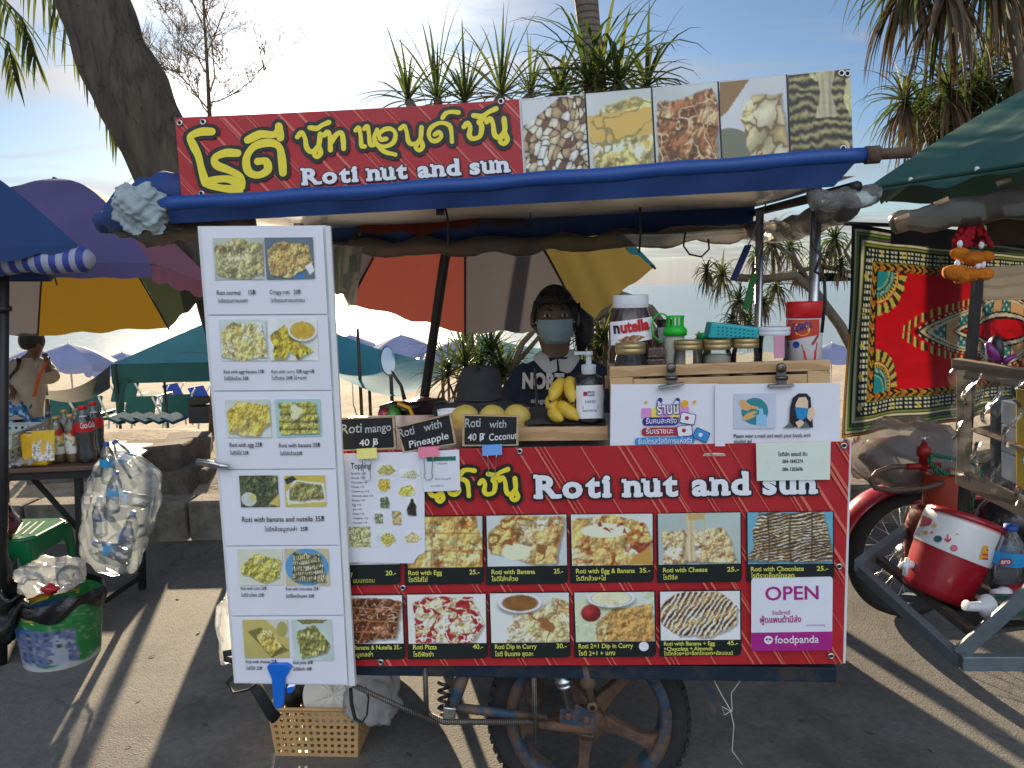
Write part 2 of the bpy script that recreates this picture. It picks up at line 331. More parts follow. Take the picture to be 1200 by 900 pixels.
def overlay(c, e, x, y, u, v, wx, wy, sd, mk):
    k = e[0]
    if mk is None: mk = np.ones(u.shape)
    if k == 'cuts':                     # nx, ny, colour, skew
        _, nx, ny, col, sk = e; a = (u+sk*(v-.5)+wx*.05)*nx; b = (v-sk*.4*(u-.5)+wy*.05)*ny
        d = np.minimum(np.abs(a-np.round(a))/nx*1.5, np.abs(b-np.round(b))/ny); return mixc(c, col, (1-sst(.004, .022, d))*.8*mk)
    if k == 'drizzle':                  # angle, freq, colour, duty, wob
        _, an, fr, col, du, wo = e; t = (x*math.cos(R(an))+y*math.sin(R(an)))*fr + wo*(fbm(x*4, y*4, sd+71)*2-1) + .25*(fbm(x*14, y*14, sd+72)-.5)
        d = np.abs(t-np.round(t)); f = 1-sst(du*.75, du*1.2, d*2*(1+.8*(fbm(x*5, y*5, sd+73)-.5))); c = mixc(c, col, f*.95*mk); return mixc(c, [min(255, q+70) for q in col], f*mk*sst(.62, .75, fbm(x*22, y*22, sd+74, 2))*.5)
    if k == 'sauce':                    # scale, threshold, colour
        _, s, th, col = e; n = fbm(x*s+wx*2, y*s+wy*2, sd+80, 3); f = sst(th, th+.05, n)*mk; c = mixc(c, col, f); return mixc(c, [min(255, q+60) for q in col], f*sst(.6, .7, fbm(x*20, y*20, sd+81, 2))*.5)
    if k == 'ribbon':                   # scale, width, colour
        _, s, wd, col = e; n = np.abs(fbm(x*s+wx, y*s+wy, sd+90, 2)-.5); return mixc(c, col, (1-sst(wd, wd*1.6, n))*(mk if mk is not None else 1))
    if k == 'bowl':
        _, cx, cy, rx, ry, col, rim = e; d = np.hypot((u-cx)/rx, (v-cy)/ry); c = c*(1-.35*(1-sst(1.0, 1.35, np.hypot((u-cx)/rx, (v-cy-.06)/ry)))*(d > 1.12))[..., None]
        c = mixc(c, rim, 1-sst(1.12, 1.17, d)); c = mixc(c, [q*.7 for q in rim], (1-sst(.98, 1.02, d))*sst(.9, .98, d)); cc = np.zeros(c.shape)+np.array(col, float)*(.8+.4*fbm(x*9, y*9, sd+33))[..., None]; f = 1-sst(.9, .96, d); return c*(1-f[..., None])+cc*f[..., None]
    if k == 'ball':
        _, cx, cy, r, ry, col = e; d = np.hypot((u-cx)/r, (v-cy)/ry); f = 1-sst(.93, 1.0, d); sh = .62+.5*np.clip(1-np.hypot((u-cx+r*.3)/r, (v-cy+ry*.35)/ry), 0, 1); cc = np.array(col, float)*(sh*(.9+.2*fbm(x*20, y*20, sd+3, 2)))[..., None]; return c*(1-f[..., None])+cc*f[..., None]
    if k == 'cells':                    # scale, colours, gap colour, mask threshold
        _, s, cols, gap, th, an = e; ca, sa = math.cos(an), math.sin(an); a = (x*ca+y*sa)*s*1.5; b = (-x*sa+y*ca)*s; d1, d2, idv = worley(a+wx*2, b+wy*2, sd+40); cc = np.zeros(c.shape)
        for i, q in enumerate(cols): cc = np.where(((idv*len(cols)).astype(int) == i)[..., None], np.array(q, float), cc)
        cc = cc*(1.1-.45*d1)[..., None]; f = sst(.05, .16, d2-d1)*(fbm(x*3, y*3, sd+44) > th)*(mk if mk is not None else 1); g = (fbm(x*3, y*3, sd+44) > th)*(mk if mk is not None else 1)*1.0
        c = mixc(c, gap, g*.9); return c*(1-f[..., None])+cc*f[..., None]
    if k == 'rolls':                    # nx, ny
        _, nx, ny, col = e; a = u*nx*1.0+wx*.2; b = v*ny+wy*.2; fa = a-np.floor(a); fb = b-np.floor(b); sh = np.sin(np.pi*fb)**.6*np.sin(np.pi*fa)**.25; return c*(1-mk[..., None])+(c*(.45+.6*sh)[..., None])*mk[..., None]
    if k == 'ell':
        _, cx, cy, rx, ry, col = e; f = 1-sst(.97, 1.02, np.hypot((u-cx)/rx, (v-cy)/ry)); return mixc(c, col, f)
    if k == 'poly':
        _, P, col = e; return mixc(c, col, inpoly(P, u+wx*.03, v+wy*.03)*1.0)
    if k == 'strand':
        _, x0, x1, y0, y1, col = e; t = np.clip((v-y0)/(y1-y0), 0, 1); hw = (x1-x0)*.5*(.55+.9*np.abs(t-.45)**1.3*1.6); f = (1-sst(.8, 1.0, np.abs(u-(x0+x1)/2-wx*.03)/hw))*(v > y0)*(v < y1); cc = np.array(col, float)*(.75+.45*fbm(u*40, v*3, sd+12, 2))[..., None]; return c*(1-f[..., None]*.93)+cc*f[..., None]*.93
    if k == 'layers':                   # stacked wavy layers: frequency, dark, light
        _, fr, dk, lt = e; t = v*fr+(fbm(x*5, y*3, sd+15)*2-1)*.9+(fbm(x*14, y*8, sd+16)-.5)*.5; f = np.sin(t*2*math.pi)*.5+.5; cc = np.array(dk, float)*(1-f[..., None])+np.array(lt, float)*f[..., None]; cc = cc*(.75+.5*fbm(x*24, y*24, sd+18, 2))[..., None]; m = mk if mk is not None else np.ones(u.shape); return c*(1-m[..., None])+cc*m[..., None]
    return c
PIC = vcol('printed_picture', .38, coat=.15); PICP = vcol('printed_paper_picture', .55)
vinyl = lambda n, c: mat(n, lin(c), .42, var=.05, vs=6, coat=.1)
RED = mat('banner_red_vinyl', tuple(x*1.0 for x in lin((184, 38, 46))), .4, var=.10, vs=5, bump=.12, bs=22, dirt=(9, .62, .35), dcol=(.30, .07, .07))
STR = vinyl('banner_stripe_print', (222, 112, 96)); BLK = vinyl('banner_black_print', (26, 34, 34)); YEL = vinyl('banner_yellow_print', (248, 228, 60)); YLT = vinyl('banner_caption_print', (236, 236, 110)); WHT = vinyl('banner_white_print', (242, 244, 250)); GRM = mat('grommet_steel', (.55, .55, .55), .3, 1.0); DARKHOLE = mat('dark_hole', (.015, .015, .015), .9)
def clip_poly(P, Q):                                   # Sutherland-Hodgman, picture coordinates
    out = list(P); n = len(Q); ar = sum(Q[i-1][0]*Q[i][1]-Q[i][0]*Q[i-1][1] for i in range(n)); sg = 1 if ar > 0 else -1
    for i in range(n):
        a, b = Q[i-1], Q[i]; ins = lambda p: sg*((b[0]-a[0])*(p[1]-a[1])-(b[1]-a[1])*(p[0]-a[0])) >= 0
        res = []
        for j in range(len(out)):
            p, q = out[j-1], out[j]
            ip, iq = ins(p), ins(q)
            if ip != iq:
                d1 = (b[0]-a[0])*(p[1]-a[1])-(b[1]-a[1])*(p[0]-a[0]); d2 = (b[0]-a[0])*(q[1]-a[1])-(b[1]-a[1])*(q[0]-a[0]); t = d1/(d1-d2); res.append((p[0]+(q[0]-p[0])*t, p[1]+(q[1]-p[1])*t))
            if iq: res.append(q)
        out = res
        if not out: break
    return out
def stripes(mb, quad, surf, off, sd, step=30, dx=.62, rise=0.0):
    q = random.Random(sd); xs = [p[0] for p in quad]; ys = [p[1] for p in quad]; x = min(xs)-200; y0, y1 = min(ys)-5, max(ys)+5
    while x < max(xs)+40:
        for k in range(q.choice((1, 2, 2, 3))):
            wd = q.choice((1.0, 1.6, 2.6, 4.2)); P = [(x, y0), (x+wd, y0), (x+wd+(y1-y0)*dx, y1), (x+(y1-y0)*dx, y1)]; P = clip_poly(P, quad)
            if len(P) > 2: sheet(mb, P, surf, off)
            x += wd+q.uniform(1.5, 7)
        x += q.uniform(.45, 1.25)*step
def grommet(mb, px, py, surf, off, r=.0085):
    c = surf(px, py, off); n = surf.n; mb.lathe([(r*.45, .0008), (r*.5, .0022), (r*.85, .0022), (r, 0)], c, n, 14); mb.lathe([(0, .0006), (r*.46, .0006)], c, n, 10, mi=1)
# slab-serif display lettering
SER = {'R': [(0, 0, 'b'), (1, 0, 'b'), (0, 1, 'tl')], 'o': [], 't': [(.45, 0, 'br')], 'i': [(.5, 0, 'b'), (.5, .73, 'xl')], 'n': [(0, 0, 'b'), (1, 0, 'b'), (0, .74, 'xl')], 'u': [(0, .74, 'xl'), (1, .74, 'xl'), (1, 0, 'br')], 'a': [(1, 0, 'br')], 'd': [(1, 0, 'br'), (1, 1, 'tl')], 's': []}
def slab_write(par, mbo, txt, x0, y0, x1, y1, h, surf, off, fat=.042, out=.088):
    pen = 0.0; items = []; sw = .135; words = [MB()]
    for ch in txt:
        if ch == ' ': pen += .30; words.append(MB()); continue
        vs, fs, lay = glyphs(ch, fat); gx0, gx1 = vs[:, 0].min(), vs[:, 0].max(); items.append((ch, pen-gx0, gx0, gx1, words[-1])); pen += gx1-gx0+.075
    W = pen-.075; ux, uy = (x1-x0)/W, (y1-y0)/W; ln = math.hypot(x1-x0, y1-y0); nx, ny = (y1-y0)/ln, -(x1-x0)/ln; k = h/CAPH
    mp_ = lambda gx, gy, o: surf(x0+ux*gx+nx*gy*k, y0+uy*gx+ny*gy*k, o)
    cnt = 0
    for ch, dx, gx0, gx1, mbf in items:
        for mb, bv, o in ((mbf, fat, off), (mbo, out, off-.0012)):
            vs, fs, lay = glyphs(ch, bv); cnt += 1
            mb.add([mp_(g[0]+dx, g[1], o+g[2]*.004+(cnt % 7)*.00005) for g in vs], fs)
        for fx, fy, kind in SER[ch]:
            xx = gx0+fx*(gx1-gx0)+dx; xx += (sw*.5-.0) * (1 if fx == 0 else (-1 if fx == 1 else 0)); yy = fy*CAPH if fy <= .5 or fy == 1 else fy*CAPH
            l, r_ = (sw*.95, sw*.95) if 'b' == kind else ((sw*.95, 0) if kind[-1] == 'l' else (0, sw*.95)); th = .125
            ya, yb = (yy-.02, yy+th-.02) if kind[0] == 'b' else (yy-th+.02, yy+.02)
            for mb, g, o in ((mbf, 0, off+.0006), (mbo, out-fat, off-.0008)):
                cnt += 1; o2 = o+(cnt % 9)*.00004; mb.poly([mp_(xx-l-g, ya-g, o2), mp_(xx+r_+g, ya-g, o2), mp_(xx+r_+g, yb+g, o2), mp_(xx-l-g, yb+g, o2)])
    for m_ in words: m_.build('title_lettering', WHT, par)
# brush-drawn Thai display lettering: centre lines of each stroke
TH = {'roti': [[(138, 212), (100, 213), (66, 229), (76, 258), (92, 292), (104, 340), (117, 385)], [(224, 284), (182, 284), (148, 300), (154, 324), (192, 340), (226, 358), (237, 384), (231, 409)], [(237, 396), (205, 404), (160, 399), (124, 386), (150, 373), (192, 371), (226, 384)], [(376, 350), (372, 300), (362, 262), (328, 249), (280, 262), (254, 300), (260, 344), (292, 358), (324, 341), (320, 312), (292, 312)], [(258, 240), (300, 221), (345, 222), (364, 206)], [(362, 194), (367, 232)]],
 'nut': [[(424, 230), (438, 216), (450, 234), (455, 264), (470, 279), (494, 262), (501, 220)], [(496, 258), (480, 284), (490, 297), (502, 284), (497, 262)], [(466, 199), (490, 201), (508, 190), (530, 181)], [(514, 224), (526, 214), (533, 230), (535, 274)], [(535, 252), (552, 225), (570, 215), (577, 234), (579, 269)]],
 'and': [[(619, 208), (630, 200), (636, 226), (639, 258), (650, 262)], [(648, 203), (659, 195), (664, 222), (668, 254), (680, 257)], [(722, 236), (704, 238), (698, 221), (716, 205), (740, 204), (753, 222), (744, 250), (716, 262), (690, 254), (682, 230), (691, 206)], [(692, 256), (716, 279), (752, 289)], [(768, 203), (782, 194), (790, 212), (796, 244), (812, 254), (835, 238), (840, 197)], [(836, 236), (821, 262), (832, 275), (844, 262), (838, 240)], [(884, 222), (899, 214), (906, 228), (892, 242), (873, 241), (864, 220), (874, 197), (902, 183), (930, 189), (939, 208), (942, 246)], [(910, 166), (921, 151), (940, 146), (964, 148)]],
 'sun': [[(982, 196), (994, 184), (1003, 198), (1000, 224), (1012, 236), (1036, 226), (1041, 192), (1031, 180), (1050, 168)], [(1014, 158), (1042, 161), (1064, 147), (1090, 135)], [(1058, 180), (1070, 169), (1079, 186), (1084, 220), (1096, 231), (1118, 212), (1116, 168)], [(1118, 210), (1103, 240), (1114, 253), (1127, 240), (1119, 216)]]}
def smooth(P, k=7):
    P = [V(p) for p in P]; Q = [P[0]*2-P[1]]+P+[P[-1]*2-P[-2]]; out = []
    for i in range(1, len(Q)-2):
        for j in range(k):
            t = j/k; a, b, c, d = Q[i-1:i+3]; out.append(((b*2)+(c-a)*t+(a*2-b*5+c*4-d)*t*t+(b*3-a-c*3+d)*t*t*t)*.5)
    return out+[P[-1]]
def brush(mb, word, fmap, hw, surf, off, kick=0.0):
    z = 0
    for P in TH[word]:
        S_ = smooth([fmap(*p) for p in P]); n = len(S_); L, Rr = [], []
        for i, p in enumerate(S_):
            d = S_[min(i+1, n-1)]-S_[max(i-1, 0)]; d = d.normalized() if d.length > 1e-6 else V((1, 0)); nn = V((-d.y, d.x))*hw*(1+kick*.25*math.sin(i*.35)); L.append(p+nn); Rr.append(p-nn)
        pts = []
        for i in range(n): z += 1; o = off+(z % 90)*.000006; pts += [surf(L[i].x, L[i].y, o), surf(Rr[i].x, Rr[i].y, o)]
        mb.add(pts, [(2*i, 2*i+1, 2*i+3, 2*i+2) for i in range(n-1)])
        for e, q in ((S_[0], S_[1]), (S_[-1], S_[-2])): z += 3; mb.poly([surf(e.x+math.cos(a)*hw, e.y+math.sin(a)*hw, off+.0006+(z % 70)*.000006) for a in [k*math.pi/7 for k in range(14)]])
# ================================================================ lower banner
PR = np.random.RandomState
LB = [(330, 529.5), (996, 517), (987, 778), (345, 781)]
t = thing('banner', 'long red banner along the front of the cart printed with ten roti pictures and prices', 'banner', CP(690, 778))
mb = MB()
def rip(u, v): return .0012*math.sin(u*21+v*3)+.0010*math.sin(u*47+1)+.0012*math.sin(v*9+u*5)
# backing sheet with small ripples
mb.grid(lambda a, b: CP(*bil(LB, a, b), -.004+min(0, rip(a, b)-.002)), 90, 30); mb.build('sheet', RED, t)
mb = MB(); stripes(mb, LB, CP, -.0015, 5); mb.build('stripe_print', STR, t)
PAN = [((360, 606), (469, 604.5), (469.5, 685), (360, 687)), ((473, 604.5), (566.5, 603), (567.5, 684), (474, 686)), ((568, 603), (664.5, 602), (665.5, 684), (569.5, 685.5)), ((667, 602), (766, 601), (766.5, 682), (668, 683.5)), ((769, 601), (869, 599.5), (869.5, 682), (770, 683)), ((874, 599.5), (977.5, 598.5), (977.5, 681), (875, 681.5)),
       ((360, 697), (472.5, 696), (475.5, 772.5), (362, 774)), ((475, 695.5), (570, 694.5), (572, 771.5), (478, 773)), ((572, 694), (667.5, 693), (669, 770.5), (574.5, 771.5)), ((671, 693), (768, 692), (769, 769.5), (673, 770.5)), ((771.5, 692), (868.5, 691), (869, 768), (773, 769.5))]
mb = MB()
for q in PAN: sheet(mb, rquad(q, 6, 4, (1, 0, 1, 0)), CP, .0)
mb.build('caption_panel', BLK, t)
PX = [(((360, 607), (468, 606), (468.5, 661), (360, 663)), food(1)),
 (((476, 606), (565, 604.5), (565.5, 664.5), (478, 666)), food(2, 'all', base=(226, 178, 88), dark=(160, 74, 22), light=(240, 222, 150), sc=3, ex=[('cuts', 3, 3, (178, 122, 50), .04), ('poly', [(.93, 0), (1, 0), (1, .42), (.95, .3)], (190, 205, 200))])),
 (((570, 604.5), (663.5, 603), (664.5, 662.5), (571.5, 664)), food(3, [(.02, .4), (.22, .02), (.48, .0), (.99, .02), (.86, .95), (.62, .99), (.3, .8), (.02, .7)], bg=(206, 216, 216), base=(222, 184, 104), dark=(164, 92, 38), light=(248, 236, 186), sc=2.6, ex=[('ell', .36, .72, .18, .16, (246, 236, 196)), ('ribbon', 2.6, .018, (150, 90, 36))])),
 (((669, 603), (764.5, 602), (765, 662), (670.5, 663)), food(4, [(.0, .1), (.5, .0), (.9, .2), (1, .55), (.9, .75), (.7, 1), (0, 1)], bg=(214, 224, 220), base=(232, 190, 104), dark=(160, 74, 24), light=(252, 240, 196), sc=2.4, ex=[('ell', .42, .32, .3, .14, (250, 242, 206)), ('sauce', 5, .66, (150, 50, 22)), ('poly', [(.78, .8), (1, .62), (1, 1), (.7, 1)], (206, 150, 60))])),
 (((771, 602), (867.5, 600.5), (868, 660.5), (772, 662)), food(5, [(.06, .36), (.8, .26), (.92, .7), (.96, .96), (.04, .98)], bg=(178, 196, 192), base=(226, 190, 130), dark=(150, 80, 34), light=(250, 236, 196), sc=4.5, ex=[('strand', .31, .47, -.1, .92, (222, 200, 150)), ('strand', .53, .58, -.1, .62, (230, 212, 168)), ('poly', [(.36, 0), (.58, 0), (.56, .12), (.38, .14)], (206, 170, 100))])),
 (((876, 600.5), (976, 599.5), (976, 660.5), (876.5, 661)), food(6, [(.14, .0), (.88, .0), (.99, .95), (.0, .95)], bg=(96, 170, 200), base=(238, 214, 160), dark=(180, 130, 70), light=(252, 240, 208), sc=4, ex=[('drizzle', 78, 17, (62, 34, 26), .62, .9), ('cuts', 4, 1, (70, 40, 30), .0)])),
 (((362, 698.5), (471, 697.5), (473, 754), (363, 755.5)), food(7, [(.1, .1), (.55, .05), (1, .12), (.92, .9), (.4, 1), (.1, .9)], bg=(226, 230, 226), base=(110, 46, 24), dark=(60, 22, 12), light=(196, 130, 90), sc=5, ex=[('cuts', 6, 4, (196, 140, 70), .3), ('ribbon', 7, .014, (214, 176, 150))])),
 (((477, 697), (569, 696), (570, 753.5), (479, 754.5)), food(8, [(.05, .2), (.25, .02), (.82, .05), (.98, .6), (.85, 1), (.1, 1)], bg=(236, 236, 230), base=(236, 216, 160), dark=(206, 160, 90), light=(254, 244, 220), sc=5, ex=[('ribbon', 4.2, .05, (176, 20, 34)), ('sauce', 4.5, .6, (170, 16, 32)), ('ribbon', 5.7, .022, (252, 240, 226))])),
 (((574, 695.5), (666.5, 694.5), (667.5, 752.5), (576, 753.5)), food(9, [(.2, .62), (.35, .42), (.62, .4), (.8, .1), (.98, .2), (1, .6), (.98, 1), (.2, 1)], bg=(216, 222, 216), base=(226, 206, 140), dark=(168, 106, 50), light=(248, 238, 196), sc=3.4, pre=[('ell', .2, .6, .5, .6, (228, 232, 226))], ex=[('bowl', .38, .2, .24, .17, (140, 88, 34), (240, 240, 236)), ('ribbon', 2.5, .014, (160, 96, 50))])),
 (((673, 694.5), (766.5, 693.5), (767.5, 751.5), (675, 752.5)), food(10, [(.3, .62), (.5, .35), (.98, .22), (1, .9), (.95, 1), (.25, 1)], bg=(214, 226, 214), base=(206, 152, 74), dark=(140, 76, 28), light=(236, 204, 140), sc=3.6, pre=[('ell', .2, .6, .45, .5, (214, 222, 186)), ('sauce', 5, .55, (200, 214, 170))], ex=[('bowl', .46, .12, .26, .16, (244, 226, 180), (246, 246, 240)), ('ball', .2, .42, .13, .18, (196, 36, 40))])),
 (((773.5, 693.5), (867, 692.5), (867.5, 749.5), (774.5, 750.5)), food(12, [(.0, .25), (.2, .02), (.75, .02), (.97, .35), (.94, .7), (.6, .97), (.2, .9), (.02, .7)], bg=(232, 234, 234), base=(220, 160, 74), dark=(140, 70, 26), light=(250, 226, 170), sc=5, ex=[('drizzle', 38, 13, (46, 28, 24), .5, .6), ('drizzle', 30, 11, (250, 244, 232), .34, .7)]))]
for k, (q, fn) in enumerate(PX): paint_mesh('picture', q, CP, .0012, fn, 92, 60, PIC, t)
mb = MB()
for s, a, b, c, d, h in (('Roti with Egg', 478.5, 674, 518, 673.5, 5.6), ('25.-', 550, 673, 562, 672.9, 5.6), ('โรตีใส่ไข่', 478.5, 682, 501, 681.8, 5.2), ('Roti with Banana', 576, 673, 627, 672.4, 5.6), ('25.-', 649, 672, 660, 671.8, 5.6), ('โรตีใส่กล้วย', 576, 681, 607, 680.7, 5.2), ('y', 411, 674.4, 413.4, 674.4, 5.6), ('20.-', 452, 674.2, 464, 674, 5.6), ('แบบกรอบ', 414, 683, 439, 682.6, 5.2),
  ('Roti with Egg & Banana', 675, 672, 744, 671.2, 5.6), ('35.-', 749.5, 671, 762, 670.8, 5.6), ('โรตีกล้วย+ไข่', 675, 680.4, 710, 680, 5.2), ('Roti with Cheese', 777, 670.8, 829, 670, 5.6), ('25.-', 852, 669.8, 866, 669.6, 5.6), ('โรตีชีส', 777, 679.2, 794, 679, 5.2), ('Roti with Chocolate', 880, 669.6, 942, 668.9, 5.6), ('25.-', 957, 668.8, 970.5, 668.6, 5.6), ('โรตีราดช็อกโกแลต', 880, 677.2, 931, 676.7, 5.2),
  ('Banana & Nutella 35.-', 415, 761.5, 471, 760.8, 5.3), ('-นูเทลล่า', 415.5, 769.6, 437, 769.3, 5.2), ('Roti Pizza', 484, 761, 512, 760.8, 5.6), ('40.-', 554, 760.4, 566, 760.2, 5.6), ('โรตีพิซซ่า', 484, 769.4, 508, 769.2, 5.2), ('Roti Dip in Curry', 580, 760.6, 629, 760, 5.6), ('30.-', 652, 759.6, 664, 759.4, 5.6), ('โรตี จิ้มแกง ชุดละ', 580, 769, 625, 768.5, 5.2),
  ('Roti 2+1 Dip in Curry', 678, 760, 742, 759, 5.6), ('โรตี 2+1 + แกง', 678, 768.2, 721, 767.7, 5.2), ('Roti with Banana + Egg', 778, 756.6, 838, 756, 4.8), ('45.-', 852, 756, 865, 755.8, 5.4), ('+Chocolate + Almonds', 778, 762.6, 835, 762, 4.6), ('โรตีกล้วย+ไข่+ช็อกโกแลต+อัลมอนด์', 778, 768, 859, 767.2, 4.4)):
    write(mb, s, a, b, c, d, h, CP, .0014, .016)
mb.build('caption_lettering', YLT, t)
o1 = MB(); slab_write(t, o1, 'Roti nut and sun', 628, 583.5, 956, 577.5, 26.5, CP, .0028)
fy = MB()
lm = lambda x, y: (606.5+(x-1126)/2.857*.885, 585.5+(y+.058*(x-1126)-250)/2.857*.87)
for wd in ('and', 'sun'): brush(fy, wd, lm, 2.7, CP, .0030, .4); brush(o1, wd, lm, 6.6, CP, .0014)
o1.build('title_outline', BLK, t); fy.build('yellow_lettering', YEL, t)
for x, y in ((609, 529), (989, 522.5), (983.5, 664), (974, 769), (472, 689), (446, 776)): mb = MB(); grommet(mb, x, y, CP, .0016); mb.build('grommet', [GRM, DARKHOLE], t)
mb = MB(); c = CP(754.5, 757.5, .0014); mb.lathe([(0, .0002), (.0125, .0002)], c, CN, 20); mb.build('round_sticker', WHT, t)
# ================================================================ OPEN sign, phone plaque
MAG = vinyl('open_sign_magenta', (178, 40, 138)); PLQ = mat('plaque_plastic', lin((232, 242, 228)), .3, var=.05, vs=9, dirt=(14, .6, .4), dcol=(.6, .62, .35), coat=.4)
t = thing('open_sign', 'white and magenta OPEN delivery sign at the lower right of the red banner', 'sign', CP(928, 763, .005))
mb = MB(); sheet(mb, rquad([(880.5, 678), (976, 676), (975, 762), (880.5, 763)], 4), CP, .006, back=.003); mb.build('sign_board', vinyl('sign_white', (236, 238, 248)), t)
mb = MB(); sheet(mb, rquad([(880.5, 741.5), (975.2, 740), (975, 762), (880.5, 763)], 4, 4, (0, 0, 1, 1)), CP, .0068); mb.build('magenta_band', MAG, t)
mb = MB(); write(mb, 'OPEN', 897, 703.5, 959.5, 702, 16.5, CP, .0068, .015); write(mb, 'ร้านนี้ขายดี', 905, 720.5, 926, 720, 4.6, CP, .0068, .008); write(mb, 'ฟู้ดแพนด้ามีส่ง', 890.5, 730, 939, 729, 7.2, CP, .0068, .02); write(mb, 'ตามแบบเมนู', 945, 734, 967, 733.5, 2.6, CP, .0068); mb.build('open_lettering', MAG, t)
mb = MB(); write(mb, 'foodpanda', 908, 754, 959.5, 753, 9, CP, .0074, .012)
c = CP(900.5, 750, .0074); mb.lathe([(0, 0), (.0108, 0)], c, CN, 20); mb.build('brand_lettering', WHT, t)
mb = MB(); px, py = 900.5, 750
for dx, dy, r_ in ((-1.9, -.6, .0032), (1.9, -.6, .0032), (0, 2.0, .0014)): mb.lathe([(0, 0), (r_, 0)], CP(px+dx, py+dy, .008), CN, 12)
for dx in (-4.4, 4.4): mb.lathe([(0, 0), (.0032, 0)], CP(px+dx, py-4.0, .0071), CN, 12)
mb.build('panda_emblem', MAG, t)
t = thing('phone_plaque', 'pale plastic plaque with two phone numbers over the word sun on the red banner', 'plaque', CP(929, 562, .006))
mb = MB(); sheet(mb, [(886, 519.5), (973.5, 517.5), (972.5, 562), (887, 563.5)], CP, .009, back=.003); mb.build('plate', PLQ, t)
INK = vinyl('dark_ink', (28, 30, 40)); mb = MB()
for s, a, b, c, d in (('โรตีนัท แอนด์ ซัน', 912, 534.5, 946, 534), ('084-1845274', 917, 542.8, 941, 542.4), ('086-1203696', 917, 552, 941, 551.6)): write(mb, s, a, b, c, d, 4.4, CP, .0096, .018)
mb.build('plaque_lettering', INK, t)
# ================================================================ top banner
TB = [(205, 138), (996, 79), (1000, 190), (214, 245)]
t = thing('banner', 'red and picture banner standing along the top edge of the cart roof', 'banner', CP(600, 200))
def tq(u, v):
    x, y = bil(TB, u, v); return x, y + (1-v)*9*math.sin(u*math.pi)*.9 - (0)
mb = MB(); mb.grid(lambda a, b: CP(*tq(a*.5095, b), -.002), 50, 8); mb.build('sheet', RED, t)
mb = MB(); mb.grid(lambda a, b: CP(*tq(.5095+a*.4905, b), -.002), 50, 8); mb.build('picture_backing', vinyl('banner_grey_print', (210, 214, 216)), t)
redq = [tq(0, 0), tq(.25, 0), tq(.5095, 0), tq(.5095, 1), tq(0, 1)]
mb = MB(); stripes(mb, redq, CP, .0, 9, 26, .95); mb.build('stripe_print', STR, t)
TP = [(611, 684.5, food(21, 'all', base=(96, 60, 40), dark=(50, 28, 18), light=(170, 130, 90), sc=6, asp=.8, ex=[('cells', 9, [(238, 226, 196), (226, 206, 160), (246, 240, 224), (120, 72, 40), (196, 160, 110)], (58, 34, 24), .0, .6), ('poly', [(0, 0), (.62, 0), (.2, .22), (0, .3)], (214, 216, 220))])),
 (686.5, 762.5, food(22, [(.0, .35), (.3, .1), (.75, .05), (1, .12), (1, .98), (.3, .96), (.05, .8)], bg=(210, 214, 212), base=(216, 196, 110), dark=(176, 140, 60), light=(240, 232, 184), sc=3.2, asp=.8, ex=[('poly', [(0, .25), (1, .2), (1, .52), (0, .56)], (232, 184, 78)), ('ribbon', 3, .016, (160, 140, 70))])),
 (764.5, 840.5, food(23, [(.05, .15), (.9, .08), (1, .3), (.95, .98), (0, 1)], bg=(200, 206, 206), base=(160, 96, 50), dark=(96, 46, 20), light=(220, 176, 120), sc=4.5, asp=.8, ex=[('cuts', 3, 2.4, (86, 46, 20), .5), ('ribbon', 7, .02, (224, 190, 140)), ('cuts', 1.3, .9, (214, 160, 70), -.6)])),
 (842.5, 921, food(24, [(.3, .45), (.5, .2), (.95, .22), (.98, .95), (.5, 1), (.36, .8)], bg=(206, 210, 212), base=(222, 200, 140), dark=(160, 120, 60), light=(246, 234, 194), sc=3, asp=.8, pre=[('poly', [(0, 0), (.45, 0), (.1, .35), (0, .4)], (150, 110, 60)), ('ell', .1, .85, .42, .33, (120, 120, 96))], ex=[('cells', 4, [(226, 206, 150), (240, 226, 180), (206, 176, 110)], (120, 90, 50), .35, .9)])),
 (923.5, 996, food(25, 'all', base=(70, 66, 34), dark=(30, 26, 14), light=(190, 180, 110), sc=4, asp=.8, ex=[('layers', 9, (36, 32, 20), (168, 156, 96)), ('strand', .42, .78, -.02, .5, (190, 180, 140)), ('sauce', 5, .68, (206, 196, 130))]))]
fx = lambda x: (x-205)/791
for x0, x1, fn in TP:
    q0, q1 = fx(x0), fx(x1); Q = [tq(q0, .015), tq(q1, .015), tq(q1, 1), tq(q0, 1)]
    paint_mesh('picture', Q, CP, .001, fn, 72, 96, PIC, t)
for x in (685.5, 763.5, 841.5, 922): mb = MB(); a, b = fx(x-.9), fx(x+.9); sheet(mb, [tq(a, 0), tq(b, 0), tq(b, 1), tq(a, 1)], CP, .0018); mb.build('divider_print', BLK, t)
o1 = MB(); slab_write(t, o1, 'Roti nut and sun', 355, 216.5, 596.5, 201, 19, CP, .0028)
fy = MB()
tm = lambda x, y: (200+x/2.857, 80+y/2.857)
for wd, hw in (('roti', 4.5), ('nut', 2.9), ('and', 2.6), ('sun', 2.9)): brush(fy, wd, tm, hw, CP, .0030, .4); brush(o1, wd, tm, hw+4.4, CP, .0014)
o1.build('title_outline', BLK, t); fy.build('yellow_lettering', YEL, t)
for x, y in ((210.5, 144), (238, 143), (587, 119), (986, 86), (993, 86.5), (988, 174), (236, 227)): mb = MB(); grommet(mb, x, y, CP, .0014); mb.build('grommet', [GRM, DARKHOLE], t)
